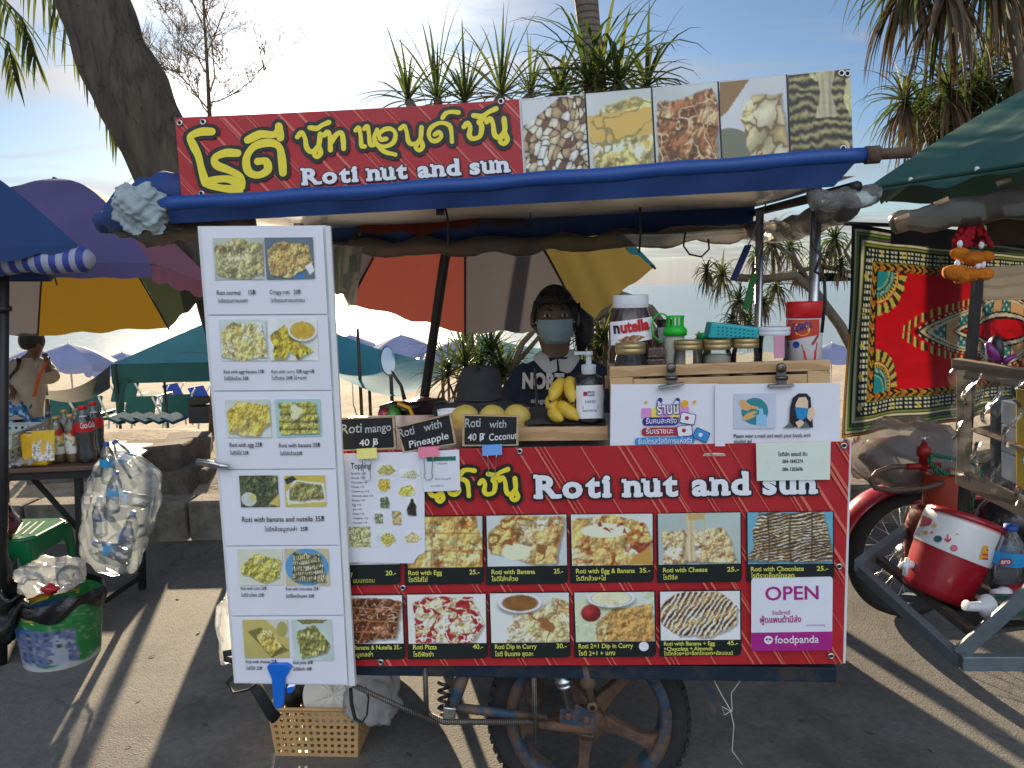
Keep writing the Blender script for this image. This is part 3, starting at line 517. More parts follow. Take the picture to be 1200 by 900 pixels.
# ================================================================ menu board
PAP = mat('white_paper', lin((236, 237, 246)), .55, var=.03, vs=5, bump=.05, bs=9); BRD = mat('white_board_plastic', lin((228, 230, 232)), .45, var=.05, vs=8, dirt=(6, .62, .5), dcol=(.45, .42, .36))
def BP(px, py, off=0.0): return CP(px, py, .045+off)
BP.n = CN
t = thing('menu_board', 'tall white menu board with six picture sheets hanging at the left end of the cart', 'menu board', BP(340, 803))
mb = MB(); sheet(mb, [(231, 265), (383, 264), (417, 804), (274, 801)], BP, -.004, back=.012); mb.build('backboard', BRD, t, bevel=.002)
mb = MB(); sheet(mb, [(381, 265), (387, 264.5), (416, 804), (409, 804)], BP, .003, back=.01); mb.build('side_strip', BRD, t, bevel=.001)
el = lambda y: 233+(y-265)*(275-233)/535.; er = lambda y: 380+(y-265)*(409.5-380)/538.
ys = [266, 369.5, 458.5, 550.5, 640, 722, 800.5]
for i in range(6):
    a, b = ys[i]+.8, ys[i+1]-.8; mb = MB(); q = [(el(a)+2, a), (er(a)-2, a-1.2), (er(b)-2, b+.6-(1.5 if i < 5 else 0)+(1.5 if i == 5 else 0)), (el(b)+2, b)]
    mb.grid(lambda u, v: BP(*bil(q, u, v), .0012+.0025*math.sin(v*math.pi)*(.6+.4*math.sin(u*7+i))), 12, 8); mb.build('menu_sheet', PAP, t)
Y_ = dict(bg=(214, 218, 190), base=(206, 184, 84), dark=(140, 116, 40), light=(236, 224, 140))
FP = [(((249, 279), (308, 278.5), (310, 327.5), (252, 328)), food(31, [(.02, .2), (.5, .02), (.98, .15), (1, .9), (.5, .98), (.04, .85)], bg=(180, 190, 180), base=(178, 170, 110), dark=(120, 112, 60), light=(206, 200, 150), sc=3)),
 (((309.5, 278.5), (366.5, 278), (369, 326.5), (312.5, 327.5)), food(32, [(.05, .3), (.4, .05), (.9, .2), (.98, .6), (.5, .98), (.1, .9)], bg=(90, 110, 130), base=(196, 164, 90), dark=(130, 92, 40), light=(226, 204, 140), sc=4, ex=[('poly', [(.8, .7), (.95, .6), (1, .8), (.9, .9)], (230, 232, 230)), ('poly', [(.55, .95), (.75, .85), (.8, 1), (.55, 1)], (40, 120, 190))])),
 (((256.5, 374.5), (311, 374), (313.5, 422.5), (259.5, 423)), food(33, [(.05, .25), (.3, .06), (.92, .08), (1, .9), (.5, .98), (.02, .9)], bg=(200, 216, 214), base=(226, 206, 120), dark=(170, 140, 60), light=(244, 236, 190), sc=4)),
 (((313.5, 374), (371, 373.5), (373.5, 422.5), (316, 422.5)), food(34, [(.05, .4), (.35, .15), (.5, .45), (.9, .78), (.6, .98), (.42, .8), (.3, .98), (.08, .95)], bg=(222, 226, 220), base=(206, 178, 40), dark=(150, 120, 24), light=(222, 198, 70), sc=3, ex=[('bowl', .7, .28, .26, .22, (214, 170, 40), (232, 232, 224)), ('sauce', 7, .7, (80, 70, 20))])),
 (((263.5, 468.5), (316, 468), (318.5, 512.5), (267, 513)), food(35, [(.02, .35), (.3, .05), (.98, .12), (1, .6), (.7, .98), (.05, .9)], bg=(206, 214, 206), base=(222, 186, 62), dark=(170, 132, 30), light=(236, 212, 110), sc=3, ex=[('cuts', 2, 1, (170, 130, 40), .5)])),
 (((322, 468), (375, 467.5), (377.5, 511.5), (324.5, 512.5)), food(36, [(.08, .08), (.9, .1), (.95, .92), (.08, .92)], bg=(160, 200, 196), base=(198, 190, 74), dark=(140, 130, 40), light=(220, 216, 130), sc=4, ex=[('rolls', 2, 5, 0), ('ell', .42, .24, .09, .1, (230, 226, 180)), ('ell', .52, .32, .09, .1, (230, 226, 170)), ('ell', .42, .44, .09, .1, (232, 226, 176))])),
 (((280, 557.5), (325, 557), (327.5, 594), (282.5, 594.5)), food(37, 'all', base=(74, 82, 52), dark=(40, 46, 26), light=(130, 136, 90), sc=5, ex=[('cuts', 4, 3, (50, 54, 30), .3), ('ell', .22, .75, .2, .22, (196, 206, 200)), ('ell', .32, .7, .1, .12, (206, 200, 110)), ('poly', [(.75, .9), (1, .6), (1, 1)], (216, 186, 80))])),
 (((333, 557.5), (380.5, 557), (382.5, 593.5), (335, 594)), food(38, [(.1, .45), (.3, .2), (.9, .3), (.95, .75), (.1, .8)], bg=(206, 186, 70), base=(130, 124, 60), dark=(90, 86, 36), light=(170, 164, 96), sc=4, pre=[('poly', [(.02, .55), (.25, .14), (.98, .24), (1, .85), (.05, .92)], (226, 226, 206)), ('poly', [(0, .1), (.2, 0), (.3, .12), (.05, .3)], (50, 50, 50))], ex=[('cuts', 4, 1, (90, 84, 40), .4)])),
 (((278.5, 643.5), (330, 643), (332.5, 685.5), (281, 686)), food(39, [(.04, .45), (.4, .14), (.95, .3), (.9, .8), (.6, .96), (.1, .7)], bg=(214, 216, 196), base=(200, 190, 78), dark=(140, 128, 40), light=(226, 218, 130), sc=5)),
 (((333, 643), (384.5, 643), (386.5, 686.5), (335.5, 686.5)), food(40, [(.2, .12), (.8, .12), (.92, .88), (.16, .88)], bg=(206, 190, 140), base=(214, 206, 150), dark=(150, 140, 80), light=(232, 226, 180), sc=4, pre=[('ell', .5, .5, .5, .5, (70, 150, 210))], ex=[('drizzle', 6, 14, (56, 54, 40), .45, .8), ('drizzle', 84, 6, (60, 58, 44), .25, .6)])),
 (((284, 726.5), (337, 726), (339.5, 771), (287, 771.5)), food(41, [(.3, .4), (.55, .22), (.75, .5), (.85, .7), (.6, .95), (.4, .7)], bg=(196, 178, 90), base=(222, 190, 80), dark=(170, 130, 50), light=(240, 220, 140), sc=5, pre=[('poly', [(.1, .3), (.4, .2), (1, .8), (.6, 1)], (120, 112, 50)), ('poly', [(.5, 0), (1, 0), (1, .5)], (206, 206, 190)), ('ell', .87, .25, .12, .2, (170, 160, 80))])),
 (((341.5, 726), (388, 726), (391, 774), (344.5, 774)), food(42, [(.14, .3), (.6, .12), (.95, .6), (.85, .8), (.2, .92), (.1, .5)], bg=(190, 208, 202), base=(140, 138, 60), dark=(84, 82, 30), light=(190, 186, 110), sc=6, ex=[('cuts', 3, 4, (96, 94, 40), .2), ('poly', [(.1, 0), (.9, 0), (.8, .08), (.3, .12)], (120, 116, 60))]))]
for q, fn in FP: paint_mesh('picture', q, BP, .0055, fn, 64, 48, PICP, t)
mb = MB()
for s, a, b, c, d, h in (('Roti normal     15฿', 254, 345.5, 299, 345, 5.6), ('Crispy roti   20฿', 316, 344.8, 352, 344.3, 5.4), ('โรตีธรรมดาแบบสด', 255, 354.5, 290, 354, 4.4), ('โรตีธรรมดาแบบกรอบ', 317, 354, 357, 353.5, 4.4), ('Roti with egg+banana 35฿', 262, 437.6, 309, 437.2, 4.3), ('Roti with curry 30฿ egg+5฿', 318, 437.4, 368, 437, 4.3), ('โรตีใส่กล้วย 35฿', 262.5, 445.6, 291, 445.3, 4.3), ('โรตีแกง 30฿ ไข่+บาท', 318, 445, 359, 444.6, 4.3),
  ('Roti with egg 25฿', 269, 523.8, 307, 523.4, 5.2), ('Roti with banana 25฿', 327, 524.4, 375, 523.8, 5.2), ('โรตีใส่ไข่ 25฿', 269.5, 533, 291, 532.7, 4.3), ('โรตีใส่กล้วย25฿', 328, 533.6, 354, 533.2, 4.3), ('Roti with banana and nutella 35฿', 283.5, 611.8, 380, 610.8, 6.4), ('โรตีกล้วยนูเทลล่า  35฿', 310, 622.6, 360.5, 622, 5), ('Roti with corn 25฿', 282, 691.4, 312, 691.2, 3.9), ('Roti with chocolate 25฿', 335, 692, 373, 691.8, 3.9), ('โรตีข้าวโพด 25฿', 282.5, 699.4, 309, 699.2, 3.9), ('โรตีช็อกโกแลต 25฿', 335, 700.6, 368, 700.3, 3.9),
  ('Roti with cheese 25฿', 288, 777.4, 324, 777.2, 4.1), ('Roti pizza 40฿', 343.5, 778.4, 366.5, 778.2, 4.1), ('โรตีชีส 25฿', 288.5, 785, 307, 784.9, 4), ('โรตีพิซซ่า 40฿', 343.5, 786, 365, 785.8, 4)):
    write(mb, s, a, b, c, d, h, BP, .0058, .006)
mb.build('menu_lettering', INK, t)
# ================================================================ topping and payment sheets, chalkboards, clips
t = thing('topping_sheet', 'white sheet headed Topping with small ingredient pictures under a yellow clip', 'sheet', CP(450, 660, .01))
q = [(402.5, 531.5), (497, 529), (498, 660.5), (408, 659)]
def tsf(px, py, off=0.0): return CP(px, py, .006+off+.010*max(0, (px-470)/28)**2*max(0, (py-600)/60)**2+.0015*math.sin(px*.07+py*.03))
tsf.n = CN
mb = MB(); P = rquad(q, 14, 6, (0, 0, 1, 0))
mb.grid(lambda a, b: tsf(*(lambda p: (p[0]-(9*max(0, a-.85)/.15*max(0, b-.9)/.1), p[1]-(9*max(0, a-.85)/.15*max(0, b-.9)/.1)))(bil(q, a, b))), 28, 36); mb.build('paper', PAP, t)
mb = MB(); write(mb, 'Topping', 411, 549.5, 434.5, 549, 7.5, tsf, .0012, .004)
for k, s in enumerate(('Sprinkle +10', 'Nutella +10', 'Chocolate +10', 'Cheese +10', 'Cashew nut +10', 'Almonds slide +10', 'Banana +10', 'Egg +10', 'Jam +10', 'Honey +10', 'Ovaltine +10', 'Currant +10')):
    write(mb, s, 411+k*.28, 556+k*5.25, 411+k*.28+len(s)*1.45, 556+k*5.25, 2.7, tsf, .0012)
mb.build('sheet_lettering', INK, t)
def spot(cols, ell, sd, cell=14):       # one small ingredient picture on white
    return food(sd, 'all', bg=(236, 238, 244), base=(236, 238, 244), dark=(236, 238, 244), light=(236, 238, 244), ex=ell)
W_ = (228, 230, 236)
def blob(sd, P, base, dark, light, ex=(), asp=1.3, sc=6): return food(sd, P, bg=W_, base=base, dark=dark, light=light, sc=sc, asp=asp, ex=ex)
IN = [((440, 543, 465, 557), blob(51, [(.05, .7), (.3, .2), (.7, .15), (.95, .6), (.6, .95), (.2, .9)], (200, 180, 90), (130, 110, 50), (226, 210, 130), asp=1.8, sc=9)), ((468, 549, 492, 562), blob(52, [(.02, .8), (.4, .3), (.7, .1), (.98, .6), (.7, .9)], (206, 206, 160), (150, 150, 100), (230, 230, 200), asp=1.8, sc=9)),
      ((441, 560, 458, 577), blob(53, [(.05, .6), (.2, .1), (.9, .1), (.95, .6), (.6, .95), (.2, .9)], (226, 180, 50), (180, 130, 30), (240, 210, 120), asp=1)), ((465, 567, 487, 582), blob(54, [(.05, .8), (.2, .3), (.7, .05), (.98, .5), (.9, .9), (.3, .95)], (230, 206, 60), (180, 160, 60), (246, 236, 180), asp=1.4, sc=3)),
      ((444, 582, 457, 596), blob(55, [(.08, .25), (.2, .05), (.8, .05), (.92, .25), (.9, .95), (.1, .95)], (90, 110, 80), (50, 60, 40), (190, 196, 170), asp=.9)), ((476, 583, 488, 605), blob(56, [(.35, .05), (.65, .05), (.66, .25), (.95, .45), (.95, .95), (.05, .95), (.05, .45), (.34, .25)], (30, 26, 22), (16, 12, 10), (90, 80, 70), asp=.55)),
      ((437, 599, 450, 614), blob(57, [(.1, .2), (.9, .2), (.85, .95), (.15, .95)], (120, 130, 90), (70, 80, 50), (206, 206, 190), asp=.9)), ((458, 598, 471, 616), blob(58, [(.1, .05), (.9, .05), (.9, .95), (.1, .95)], (196, 160, 90), (70, 140, 140), (220, 206, 160), asp=.7, sc=3)),
      ((409, 617, 434, 641), food(59, 'all', base=(190, 186, 120), dark=(120, 124, 50), light=(230, 226, 180), sc=7, asp=1)), ((441, 621, 464, 641), food(60, [(.2, .5), (.4, .2), (.8, .25), (.95, .6), (.6, .95), (.3, .8)], bg=(216, 222, 226), base=(206, 186, 70), dark=(150, 130, 40), light=(230, 214, 120), sc=9, asp=1.1)), ((472, 622, 494, 636), blob(61, [(.05, .6), (.3, .4), (.5, .05), (.75, .35), (.98, .6), (.7, .95), (.2, .95)], (214, 190, 120), (170, 140, 80), (234, 216, 160), asp=1.5, sc=2))]
for (x0, y0, x1, y1), fn in IN: paint_mesh('ingredient_picture', [(x0, y0), (x1, y0), (x1+.5, y1), (x0+.5, y1)], tsf, .0011, fn, 24, 22, PICP, t)
t = thing('payment_sheet', 'small white payment sheet with a green header beside the topping sheet', 'sheet', CP(517, 576, .012))
def psf(px, py, off=0.0): return CP(px, py, .011+off)
psf.n = CN
mb = MB(); sheet(mb, [(489.5, 529), (538, 526.8), (539.5, 574.5), (497, 576.5)], psf, 0); mb.build('paper', PAP, t)
mb = MB(); sheet(mb, [(500, 536), (534, 534.6), (534.2, 539.6), (500.4, 541)], psf, .0006); mb.build('green_header', vinyl('header_green', (40, 120, 96)), t)
mb = MB(); write(mb, 'พร้อมเพย์', 513, 544.4, 524, 544, 2.6, psf, .0006); write(mb, 'ชื่อบัญชี', 510, 562.6, 528, 562, 2.2, psf, .0006); write(mb, 'สแกนเพื่อจ่าย', 505, 570.5, 520, 570, 2.0, psf, .0006); mb.build('sheet_lettering', vinyl('grey_ink', (120, 124, 130)), t)
CHK = mat('chalkboard_slate', (.012, .014, .017), .75, var=.5, vs=9, dirt=(7, .6, .25), dcol=(.07, .075, .08)); WOODL = mat('pale_wood', (.56, .40, .24), .6, var=.18, vs=5, wave=((.46, .31, .17), 9, 'Z', .75, 3.0)); CHW = mat('chalk', (.85, .86, .84), .95)
def chalk(lbl, q, lines, off):
    t = thing('chalkboard', lbl, 'chalkboard', CP((q[2][0]+q[3][0])/2, (q[2][1]+q[3][1])/2, off))
    mb = MB(); sheet(mb, q, CP, off, back=.006); mb.build('slate', CHK, t)
    mb = MB(); cx = sum(p[0] for p in q)/4; cy = sum(p[1] for p in q)/4
    for i in range(4):
        a, b = V(q[i]), V(q[(i+1) % 4]); c = V((cx, cy)); ai = a+(c-a).normalized()*3.0; bi = b+(c-b).normalized()*3.0; mb.slab([CP(*p, off+.003) for p in (a, b, bi, ai)], -CN*.011)
    mb.build('frame', WOODL, t, bevel=.0008)
    mb = MB()
    for s, a, b, c_, d, h, sh in lines: write(mb, s, a, b, c_, d, h, CP, off+.0012, .010, shear=sh)
    mb.build('chalk_lettering', CHW, t)
chalk('small chalkboard reading Roti mango 40 beside the menu board', [(396, 490.5), (462, 488), (464.5, 526), (398, 529)], [('Roti', 400, 508.5, 424, 506.5, 11.5, .1), ('mango', 428, 507.5, 458.5, 504.5, 10, .05), ('40 B', 421, 523, 443, 521, 8, .1), ('/', 436, 524, 441, 523.5, 9, .2)], -.003)
chalk('tilted small chalkboard reading Roti with Pineapple', [(463, 501), (528.5, 484.5), (535, 520.5), (472, 531)], [('Roti', 468, 513, 486, 508.5, 10.5, .1), ('with', 497, 506, 518, 500.5, 10, .15), ('Pineapple', 480, 525, 526, 514, 8.5, .1)], .004)
chalk('small chalkboard reading Roti with Coconut standing before the wooden counter', [(542, 486), (608, 487.5), (607.5, 522.5), (541.5, 523)], [('Roti', 545, 501, 563, 500, 11, .1), ('with', 573, 501.5, 593, 501, 9.5, .15), ('40 B', 548, 516.5, 567, 515.5, 8.5, .1), ('/', 562, 517, 567, 516.5, 9, .2), ('Coconut', 573, 516.5, 606, 514, 8.5, .1)], -.003)
def clip(lbl, x0, y0, x1, y1, col, wirey):
    t = thing('binder_clip', lbl, 'binder clip', CP((x0+x1)/2, y1, .02), 'binder clips on the red banner')
    m = mat(lbl.split()[0]+'_clip_paint', lin(col), .4, coat=.3); mb = MB()
    P = [(-.006, .013), (.020, .006), (.0215, .004), (.020, .002), (-.006, -.004)]
    a, b = (x0, y1), (x1, y1-1.2); top = (y0, y0-1.2)
    mb.slab([CP(x0, y0, .012), CP(x1, y0-1.4, .012), CP(x1+.5, y1-1.2, .021), CP(x0+.5, y1, .021)], CN*.0012); mb.slab([CP(x0, y0, .012), CP(x1, y0-1.4, .012), CP(x1, y0-1.2, -.008), CP(x0, y0+.2, -.008)], UP*.0012); mb.build('clip_body', m, t)
    xm = (x0+x1)/2; mb = MB(); k = (x1-x0)*.22
    pts = [(xm-k*1.1, y1-1), (xm-k, y1+2), (xm-k*.75, wirey-8), (xm-k*.95, wirey-3), (xm-k*.5, wirey), (xm+k*.5, wirey), (xm+k*.95, wirey-3), (xm+k*.75, wirey-8), (xm+k, y1+2), (xm+k*1.1, y1-1)]
    mb.tube([CP(x, y, .0215-.004*(y-y1)/20) for x, y in pts], .0011, 6); mb.build('wire_handle', GRM, t)
clip('yellow binder clip holding the topping sheet', 418, 526.5, 441.5, 538, (232, 222, 110), 563); clip('pink binder clip holding the payment sheet', 490, 524.5, 514, 536, (226, 110, 140), 562); clip('blue binder clip on the top edge of the red banner', 565, 522, 588, 534, (70, 140, 215), 558)
# ================================================================ the cart itself
BLUEP = mat('blue_tarpaulin', lin((34, 78, 150)), .5, var=.12, vs=7, bump=.15, bs=14, dirt=(5, .62, .3), dcol=(.03, .06, .16)); BLUED = mat('blue_tarpaulin_cloth', lin((34, 64, 122)), .7, var=.18, vs=8, bump=.3, bs=12)
STEEL = mat('stainless_sheet', (.78, .77, .75), .34, .75, var=.08, vs=3, bump=.18, bs=3.5); PIPE = mat('steel_pipe', (.55, .56, .57), .3, 1.0, var=.15, vs=20); RUST = mat('rusty_steel', (.14, .085, .06), .8, .3, var=.45, vs=30, bump=.4, bs=120, dirt=(18, .5, .8), dcol=(.22, .10, .045))
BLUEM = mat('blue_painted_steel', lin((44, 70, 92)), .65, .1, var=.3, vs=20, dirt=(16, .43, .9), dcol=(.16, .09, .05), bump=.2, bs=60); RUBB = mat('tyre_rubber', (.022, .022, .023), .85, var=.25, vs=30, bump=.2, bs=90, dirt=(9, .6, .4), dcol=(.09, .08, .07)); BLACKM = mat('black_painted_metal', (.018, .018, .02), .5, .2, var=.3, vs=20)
REBAR = mat('reinforcing_rod', (.20, .18, .16), .6, .7, var=.3, vs=40, wave=((.07, .055, .045), 60, 'X', .6, 1.0), bump=.3, bs=200); PLAST = film('clear_plastic_roll', (.93, .93, .92), .34, (.62, .60, .56), .16, .9, 26, .3)
PLASTD = film('dirty_plastic_roll', (.8, .79, .76), .72, (.26, .24, .22), .3, .5, 14, .16)
WOOD = mat('varnished_pine', (.62, .40, .20), .45, var=.14, vs=4, wave=((.50, .30, .14), 7, 'Z', .72, 4.0), bump=.08, bs=60); DCLOTH = mat('dark_grey_cloth', (.045, .043, .045), .95, var=.3, vs=30, bump=.4, bs=160); BLKP = mat('black_plastic', (.014, .014, .016), .42, var=.3)
def mpp(p): return (p-CAM).dot(_f)/FPX
cart = thing('food_cart', 'roti food cart with blue tarpaulin roof edge and one rusty five spoke wheel', 'food cart', zat(690, 2.3, 0))
mb = MB()
pl, pr_ = CP(188, 240, .045), CP(1014, 181, .045)
n = 40; pts = [pl.lerp(pr_, i/n) + UP*(-.004*math.sin(i/n*math.pi)+.0015*math.sin(i*.9)) for i in range(n+1)]; mb.tube(pts, [.0175+.0007*math.sin(i*1.7) for i in range(n+1)], 14)
mb.build('roof_roller', BLUEP, cart)
mb = MB()
def val(u, v):
    x, y = bil([(197, 246), (1003, 190), (977, 219), (200, 262)], u, v); return CP(x, y, .052-.02*v+.004*math.sin(u*40)*v)
mb.grid(val, 60, 5); mb.build('roof_valance', BLUED, cart)
mb = MB(); mb.tube([CP(1006, 182, .045), CP(1068, 178.5, .045)], .0125, 12); mb.tube([CP(1014, 182, .045), CP(1030, 181, .045)], .02, 12); mb.build('roller_pipe', RUST, cart)
fl, fr = CP(192, 252, .03), CP(1003, 206, .03); DEP = 1.0
bl, br = fl-CN*DEP+UP*.035, fr-CN*DEP+UP*.03
mb = MB(); mb.grid(lambda u, v: fl.lerp(fr, u).lerp(bl.lerp(br, u), v)+UP*(.006*math.sin(u*17)*math.sin(v*3.1)), 40, 8); mb.build('roof_underside', STEEL, cart)
mb = MB(); mb.grid(lambda u, v: (fl.lerp(fr, u).lerp(bl.lerp(br, u), v))+UP*(.03+.05*math.sin(v*math.pi)+.004*math.sin(u*30)), 30, 8); mb.build('roof_cover', BLUED, cart)
mb = MB(); mb.grid(lambda u, v: bl.lerp(br, u)-UP*(v*.075+.004*math.sin(u*25)*v)+CN*(.03*(1-v)), 40, 4); mb.build('back_valance', BLUED, cart)
for a, b in ((fl, bl), (fr, br)): mb = MB(); mb.tube([a-UP*.025+CN*.01, b-UP*.02], .013, 8); mb.build('roof_rail', BLACKM, cart)
mb = MB(); n = 70; q = random.Random(3)
ra, rb = bl-UP*.07+CN*.05+CU*.05, br-UP*.085+CN*.05-CU*.0
mb.tube([ra.lerp(rb, i/n)-UP*(.018*math.sin(i/n*math.pi)+.008*math.sin(i*.6)) for i in range(n+1)], [.030+.004*math.sin(i*.8)+q.uniform(-.003, .003) for i in range(n+1)], 12); mb.build('rolled_curtain', PLASTD, cart)
mb = MB(); n = 30; ra, rb = fr-UP*.06-CN*.05, br-UP*.07-CN*.1
mb.tube([ra.lerp(rb, i/n)-UP*(.03*math.sin(i/n*math.pi)) for i in range(n+1)], [.034+.004*math.sin(i*1.1)+q.uniform(-.002, .002) for i in range(n+1)], 12); mb.build('rolled_curtain', PLASTD, cart)
mb = MB(); ra, rb = CP(950, 236, .02), CP(1030, 229, .02); mb.tube([ra.lerp(rb, i/12)+UP*.004*math.sin(i*1.3) for i in range(13)], [.024+.0015*math.sin(i*2) for i in range(12)]+[.018], 14); mb.build('rolled_curtain', PLAST, cart)
# tarp bundle at the left roof corner
def bundle(name, pts, rs, m, nz=.25, n=14, sd=1, flat=1.0):
    mb = MB(); q = random.Random(sd); k = len(pts); P = []; RR = []
    for i in range((k-1)*6+1):
        a = i/6; j = min(int(a), k-2); f = a-j; P.append(V(pts[j]).lerp(V(pts[j+1]), f)); RR.append((rs[j]*(1-f)+rs[j+1]*f)*(1+q.uniform(-nz, nz)))
    mb.tube(P, RR, n, flat=flat); mb.v = [v+V((q.uniform(-1, 1), q.uniform(-1, 1), q.uniform(-1, 1)))*nz*.02*1.2 for v in mb.v]; return mb
bundle('t', [CP(118, 262, -.2), CP(150, 248, -.1), CP(195, 225, -.05), CP(240, 232, -.06)], [.02, .05, .055, .03], None, .22, 14, 2).build('tarp_bundle', BLUED, cart)
bundle('t', [CP(128, 268, -.16), CP(175, 272, -.1), CP(230, 268, -.06), CP(300, 262, -.1)], [.012, .032, .03, .02], None, .3, 12, 4).build('tarp_bundle', mat('grey_brown_tarp', (.10, .085, .07), .7, var=.3, vs=20, bump=.4, bs=30), cart)
mb = MB(); mb.tube([CP(176, 241, .045), CP(199, 239.5, .045)], .0175, 12); mb.build('roller_sleeve', mat('brown_tape', (.12, .08, .06), .5, var=.3, vs=30, bump=.3, bs=60), cart)
# rag tied to the roller end
q = random.Random(8); mb = MB()
def rag(u, v):
    t = u*2*math.pi; z = v; r = .030+.028*math.sin(v*math.pi)+.006*math.sin(t*3+v*7)+.005*math.sin(t*5-v*11)+.0035*math.sin(t*11+v*23)+.0025*math.sin(t*7-v*37); c = CP(158+14*v, 217+56*v, .05)
    return c+CU*(math.cos(t)*r*1.1)+CN*(math.sin(t)*r*.8)+UP*.006*math.sin(t*4+v*9)
mb.grid(rag, 60, 40); mb.build('rag', mat('grey_rag_cloth', lin((158, 172, 176)), .9, var=.2, vs=20, bump=.6, bs=45), tag=('crumpled grey blue rag tied on the left end of the roof roller', 'rag'))
# posts
for px, y0, y1, off, r_ in ((957, 208, 452, -.16, .0135), (890.5, 246, 452, -.62, .0125)):
    a, b = CP(px, y0, off), CP(px-.5, y1, off); mb = MB(); mb.tube([V((a.x, a.y, a.z)), V((a.x, a.y, .52))], r_, 14); mb.build('roof_post', PIPE, cart)
for off in (-.04, -.62): a = CP(350 if off > -.3 else 379, 262, off); mb = MB(); mb.tube([a, V((a.x, a.y, .52))], .0125, 12); mb.build('roof_post', PIPE, cart)
# body behind the banner, counter, chassis
z1 = CP(700, 524, 0).z; z0 = CP(690, 776, 0).z; LX, RX = CP(335, 650, 0), CP(990, 650, 0)
mb = MB()
def cbox(mb, p, q_, za, zb, o0, o1, mi=0):
    a = V((p.x, p.y, za))-CN*o0; b = V((q_.x, q_.y, za))-CN*o0; c = V((q_.x, q_.y, za))-CN*o1; d = V((p.x, p.y, za))-CN*o1; mb.slab([d, c, b, a], UP*(zb-za), mi)
cbox(mb, LX, RX, z0+.012, z1-.03, .012, .62); mb.build('cart_body', mat('white_painted_board', lin((206, 208, 208)), .6, var=.08, dirt=(6, .6, .5), dcol=(.3, .28, .25)), cart)
mb = MB(); cbox(mb, LX, RX, z1-.028, z1-.018, .008, .63); mb.build('counter_top', STEEL, cart, bevel=.002)
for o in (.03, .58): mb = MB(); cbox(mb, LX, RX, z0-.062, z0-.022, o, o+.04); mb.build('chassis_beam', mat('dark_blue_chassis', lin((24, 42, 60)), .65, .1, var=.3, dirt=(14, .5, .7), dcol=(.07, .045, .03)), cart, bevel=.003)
p0, p1 = CP(994, 518, 0), CP(987, 780, 0); mb = MB(); mb.slab([p0-CN*.012+CU*.012, p0-CN*.05+CU*.012, p1-CN*.05+CU*.012, p1-CN*.012+CU*.012], CU*-.006); mb.build('side_panel', BRD, cart)
# wooden counter riser
pa, pb = CP(520, 500, -.07), CP(714, 500, -.07); zt, zb = CP(620, 501, -.07).z, CP(620, 517, -.07).z
mb = MB(); cbox(mb, CP(520, 500, 0), CP(714, 500, 0), zb, zt, .07, .092); mb.build('counter_rail', WOOD, cart, bevel=.002)
mb = MB(); cbox(mb, CP(520, 500, 0), CP(714, 500, 0), zt-.012, zt-.001, .0925, .42); mb.build('counter_board', WOOD, cart)
ZC = zt+.003
mb = MB(); aa, bb = CP(612, 500, 0), CP(712, 500, 0)
mb.grid(lambda u, v: V((aa.lerp(bb, u).x, aa.lerp(bb, u).y, ZC))-CN*(.075+.3*v)+UP*(.0035+.003*math.sin(u*13)*math.sin(v*9)+(.012*math.exp(-((u-.25)/.1)**2-((v-.4)/.3)**2))), 20, 14); mb.build('counter_cloth', DCLOTH, tag=('dark grey cloth lying on the wooden counter under the bananas', 'cloth'))
# wheel
WC = CP(689, 832, -.17); wr = 118*mpp(WC); WC.z = wr; ax = CN; wx = CU
wheel = bpy.data.objects.new('wheel', None); C.objects.link(wheel); wheel.parent = cart; ORG[wheel.name] = ORG[cart.name]
mb = MB(); w2 = .042; mb.lathe([(wr*.80, -w2*.7), (wr*.86, -w2), (wr*.95, -w2*.95), (wr*.99, -w2*.55), (wr, 0), (wr*.99, w2*.55), (wr*.95, w2*.95), (wr*.86, w2), (wr*.80, w2*.7)], WC, ax, 64, up=UP)
for k in range(56):
    a = 2*math.pi*k/56; d = UP*math.cos(a)+wx*math.sin(a); tg = UP*-math.sin(a)+wx*math.cos(a)
    for s in (-1, 1): mb.box(WC+d*(wr*.975)+ax*s*w2*.62, (.018, .030, .010), Matrix((tg, ax, d)).transposed())
mb.build('tyre', RUBB, wheel)
mb = MB(); mb.lathe([(wr*.70, -.03), (wr*.74, -.034), (wr*.81, -.036), (wr*.82, -.02), (wr*.76, -.012), (wr*.76, .012), (wr*.82, .02), (wr*.81, .036), (wr*.74, .034), (wr*.70, .03), (wr*.71, 0), (wr*.70, -.03)], WC, ax, 56, up=UP); mb.build('rim', BLUEM, wheel)
for k in range(5):
    a = R(24+72*k); d = wx*math.cos(a)-UP*math.sin(a); sd = d.cross(ax); mb = MB()
    for o in (-1, 1):
        pass
    P = [(.03, .026), (.10, .017), (wr*.5, .015), (wr*.63, .021), (wr*.72, .042)]
    top = [WC+d*x+sd*y+ax*.017 for x, y in P]+[WC+d*x-sd*y+ax*.017 for x, y in reversed(P)]; mb.slab(top, -ax*.034); mb.build('spoke', RUST, wheel, bevel=.006)
mb = MB(); mb.lathe([(0, -.06), (.045, -.06), (.048, -.03), (.036, 0), (.048, .03), (.045, .06), (.02, .062), (.018, .085), (0, .085)], WC, ax, 24, up=UP); mb.build('hub', RUST, wheel)
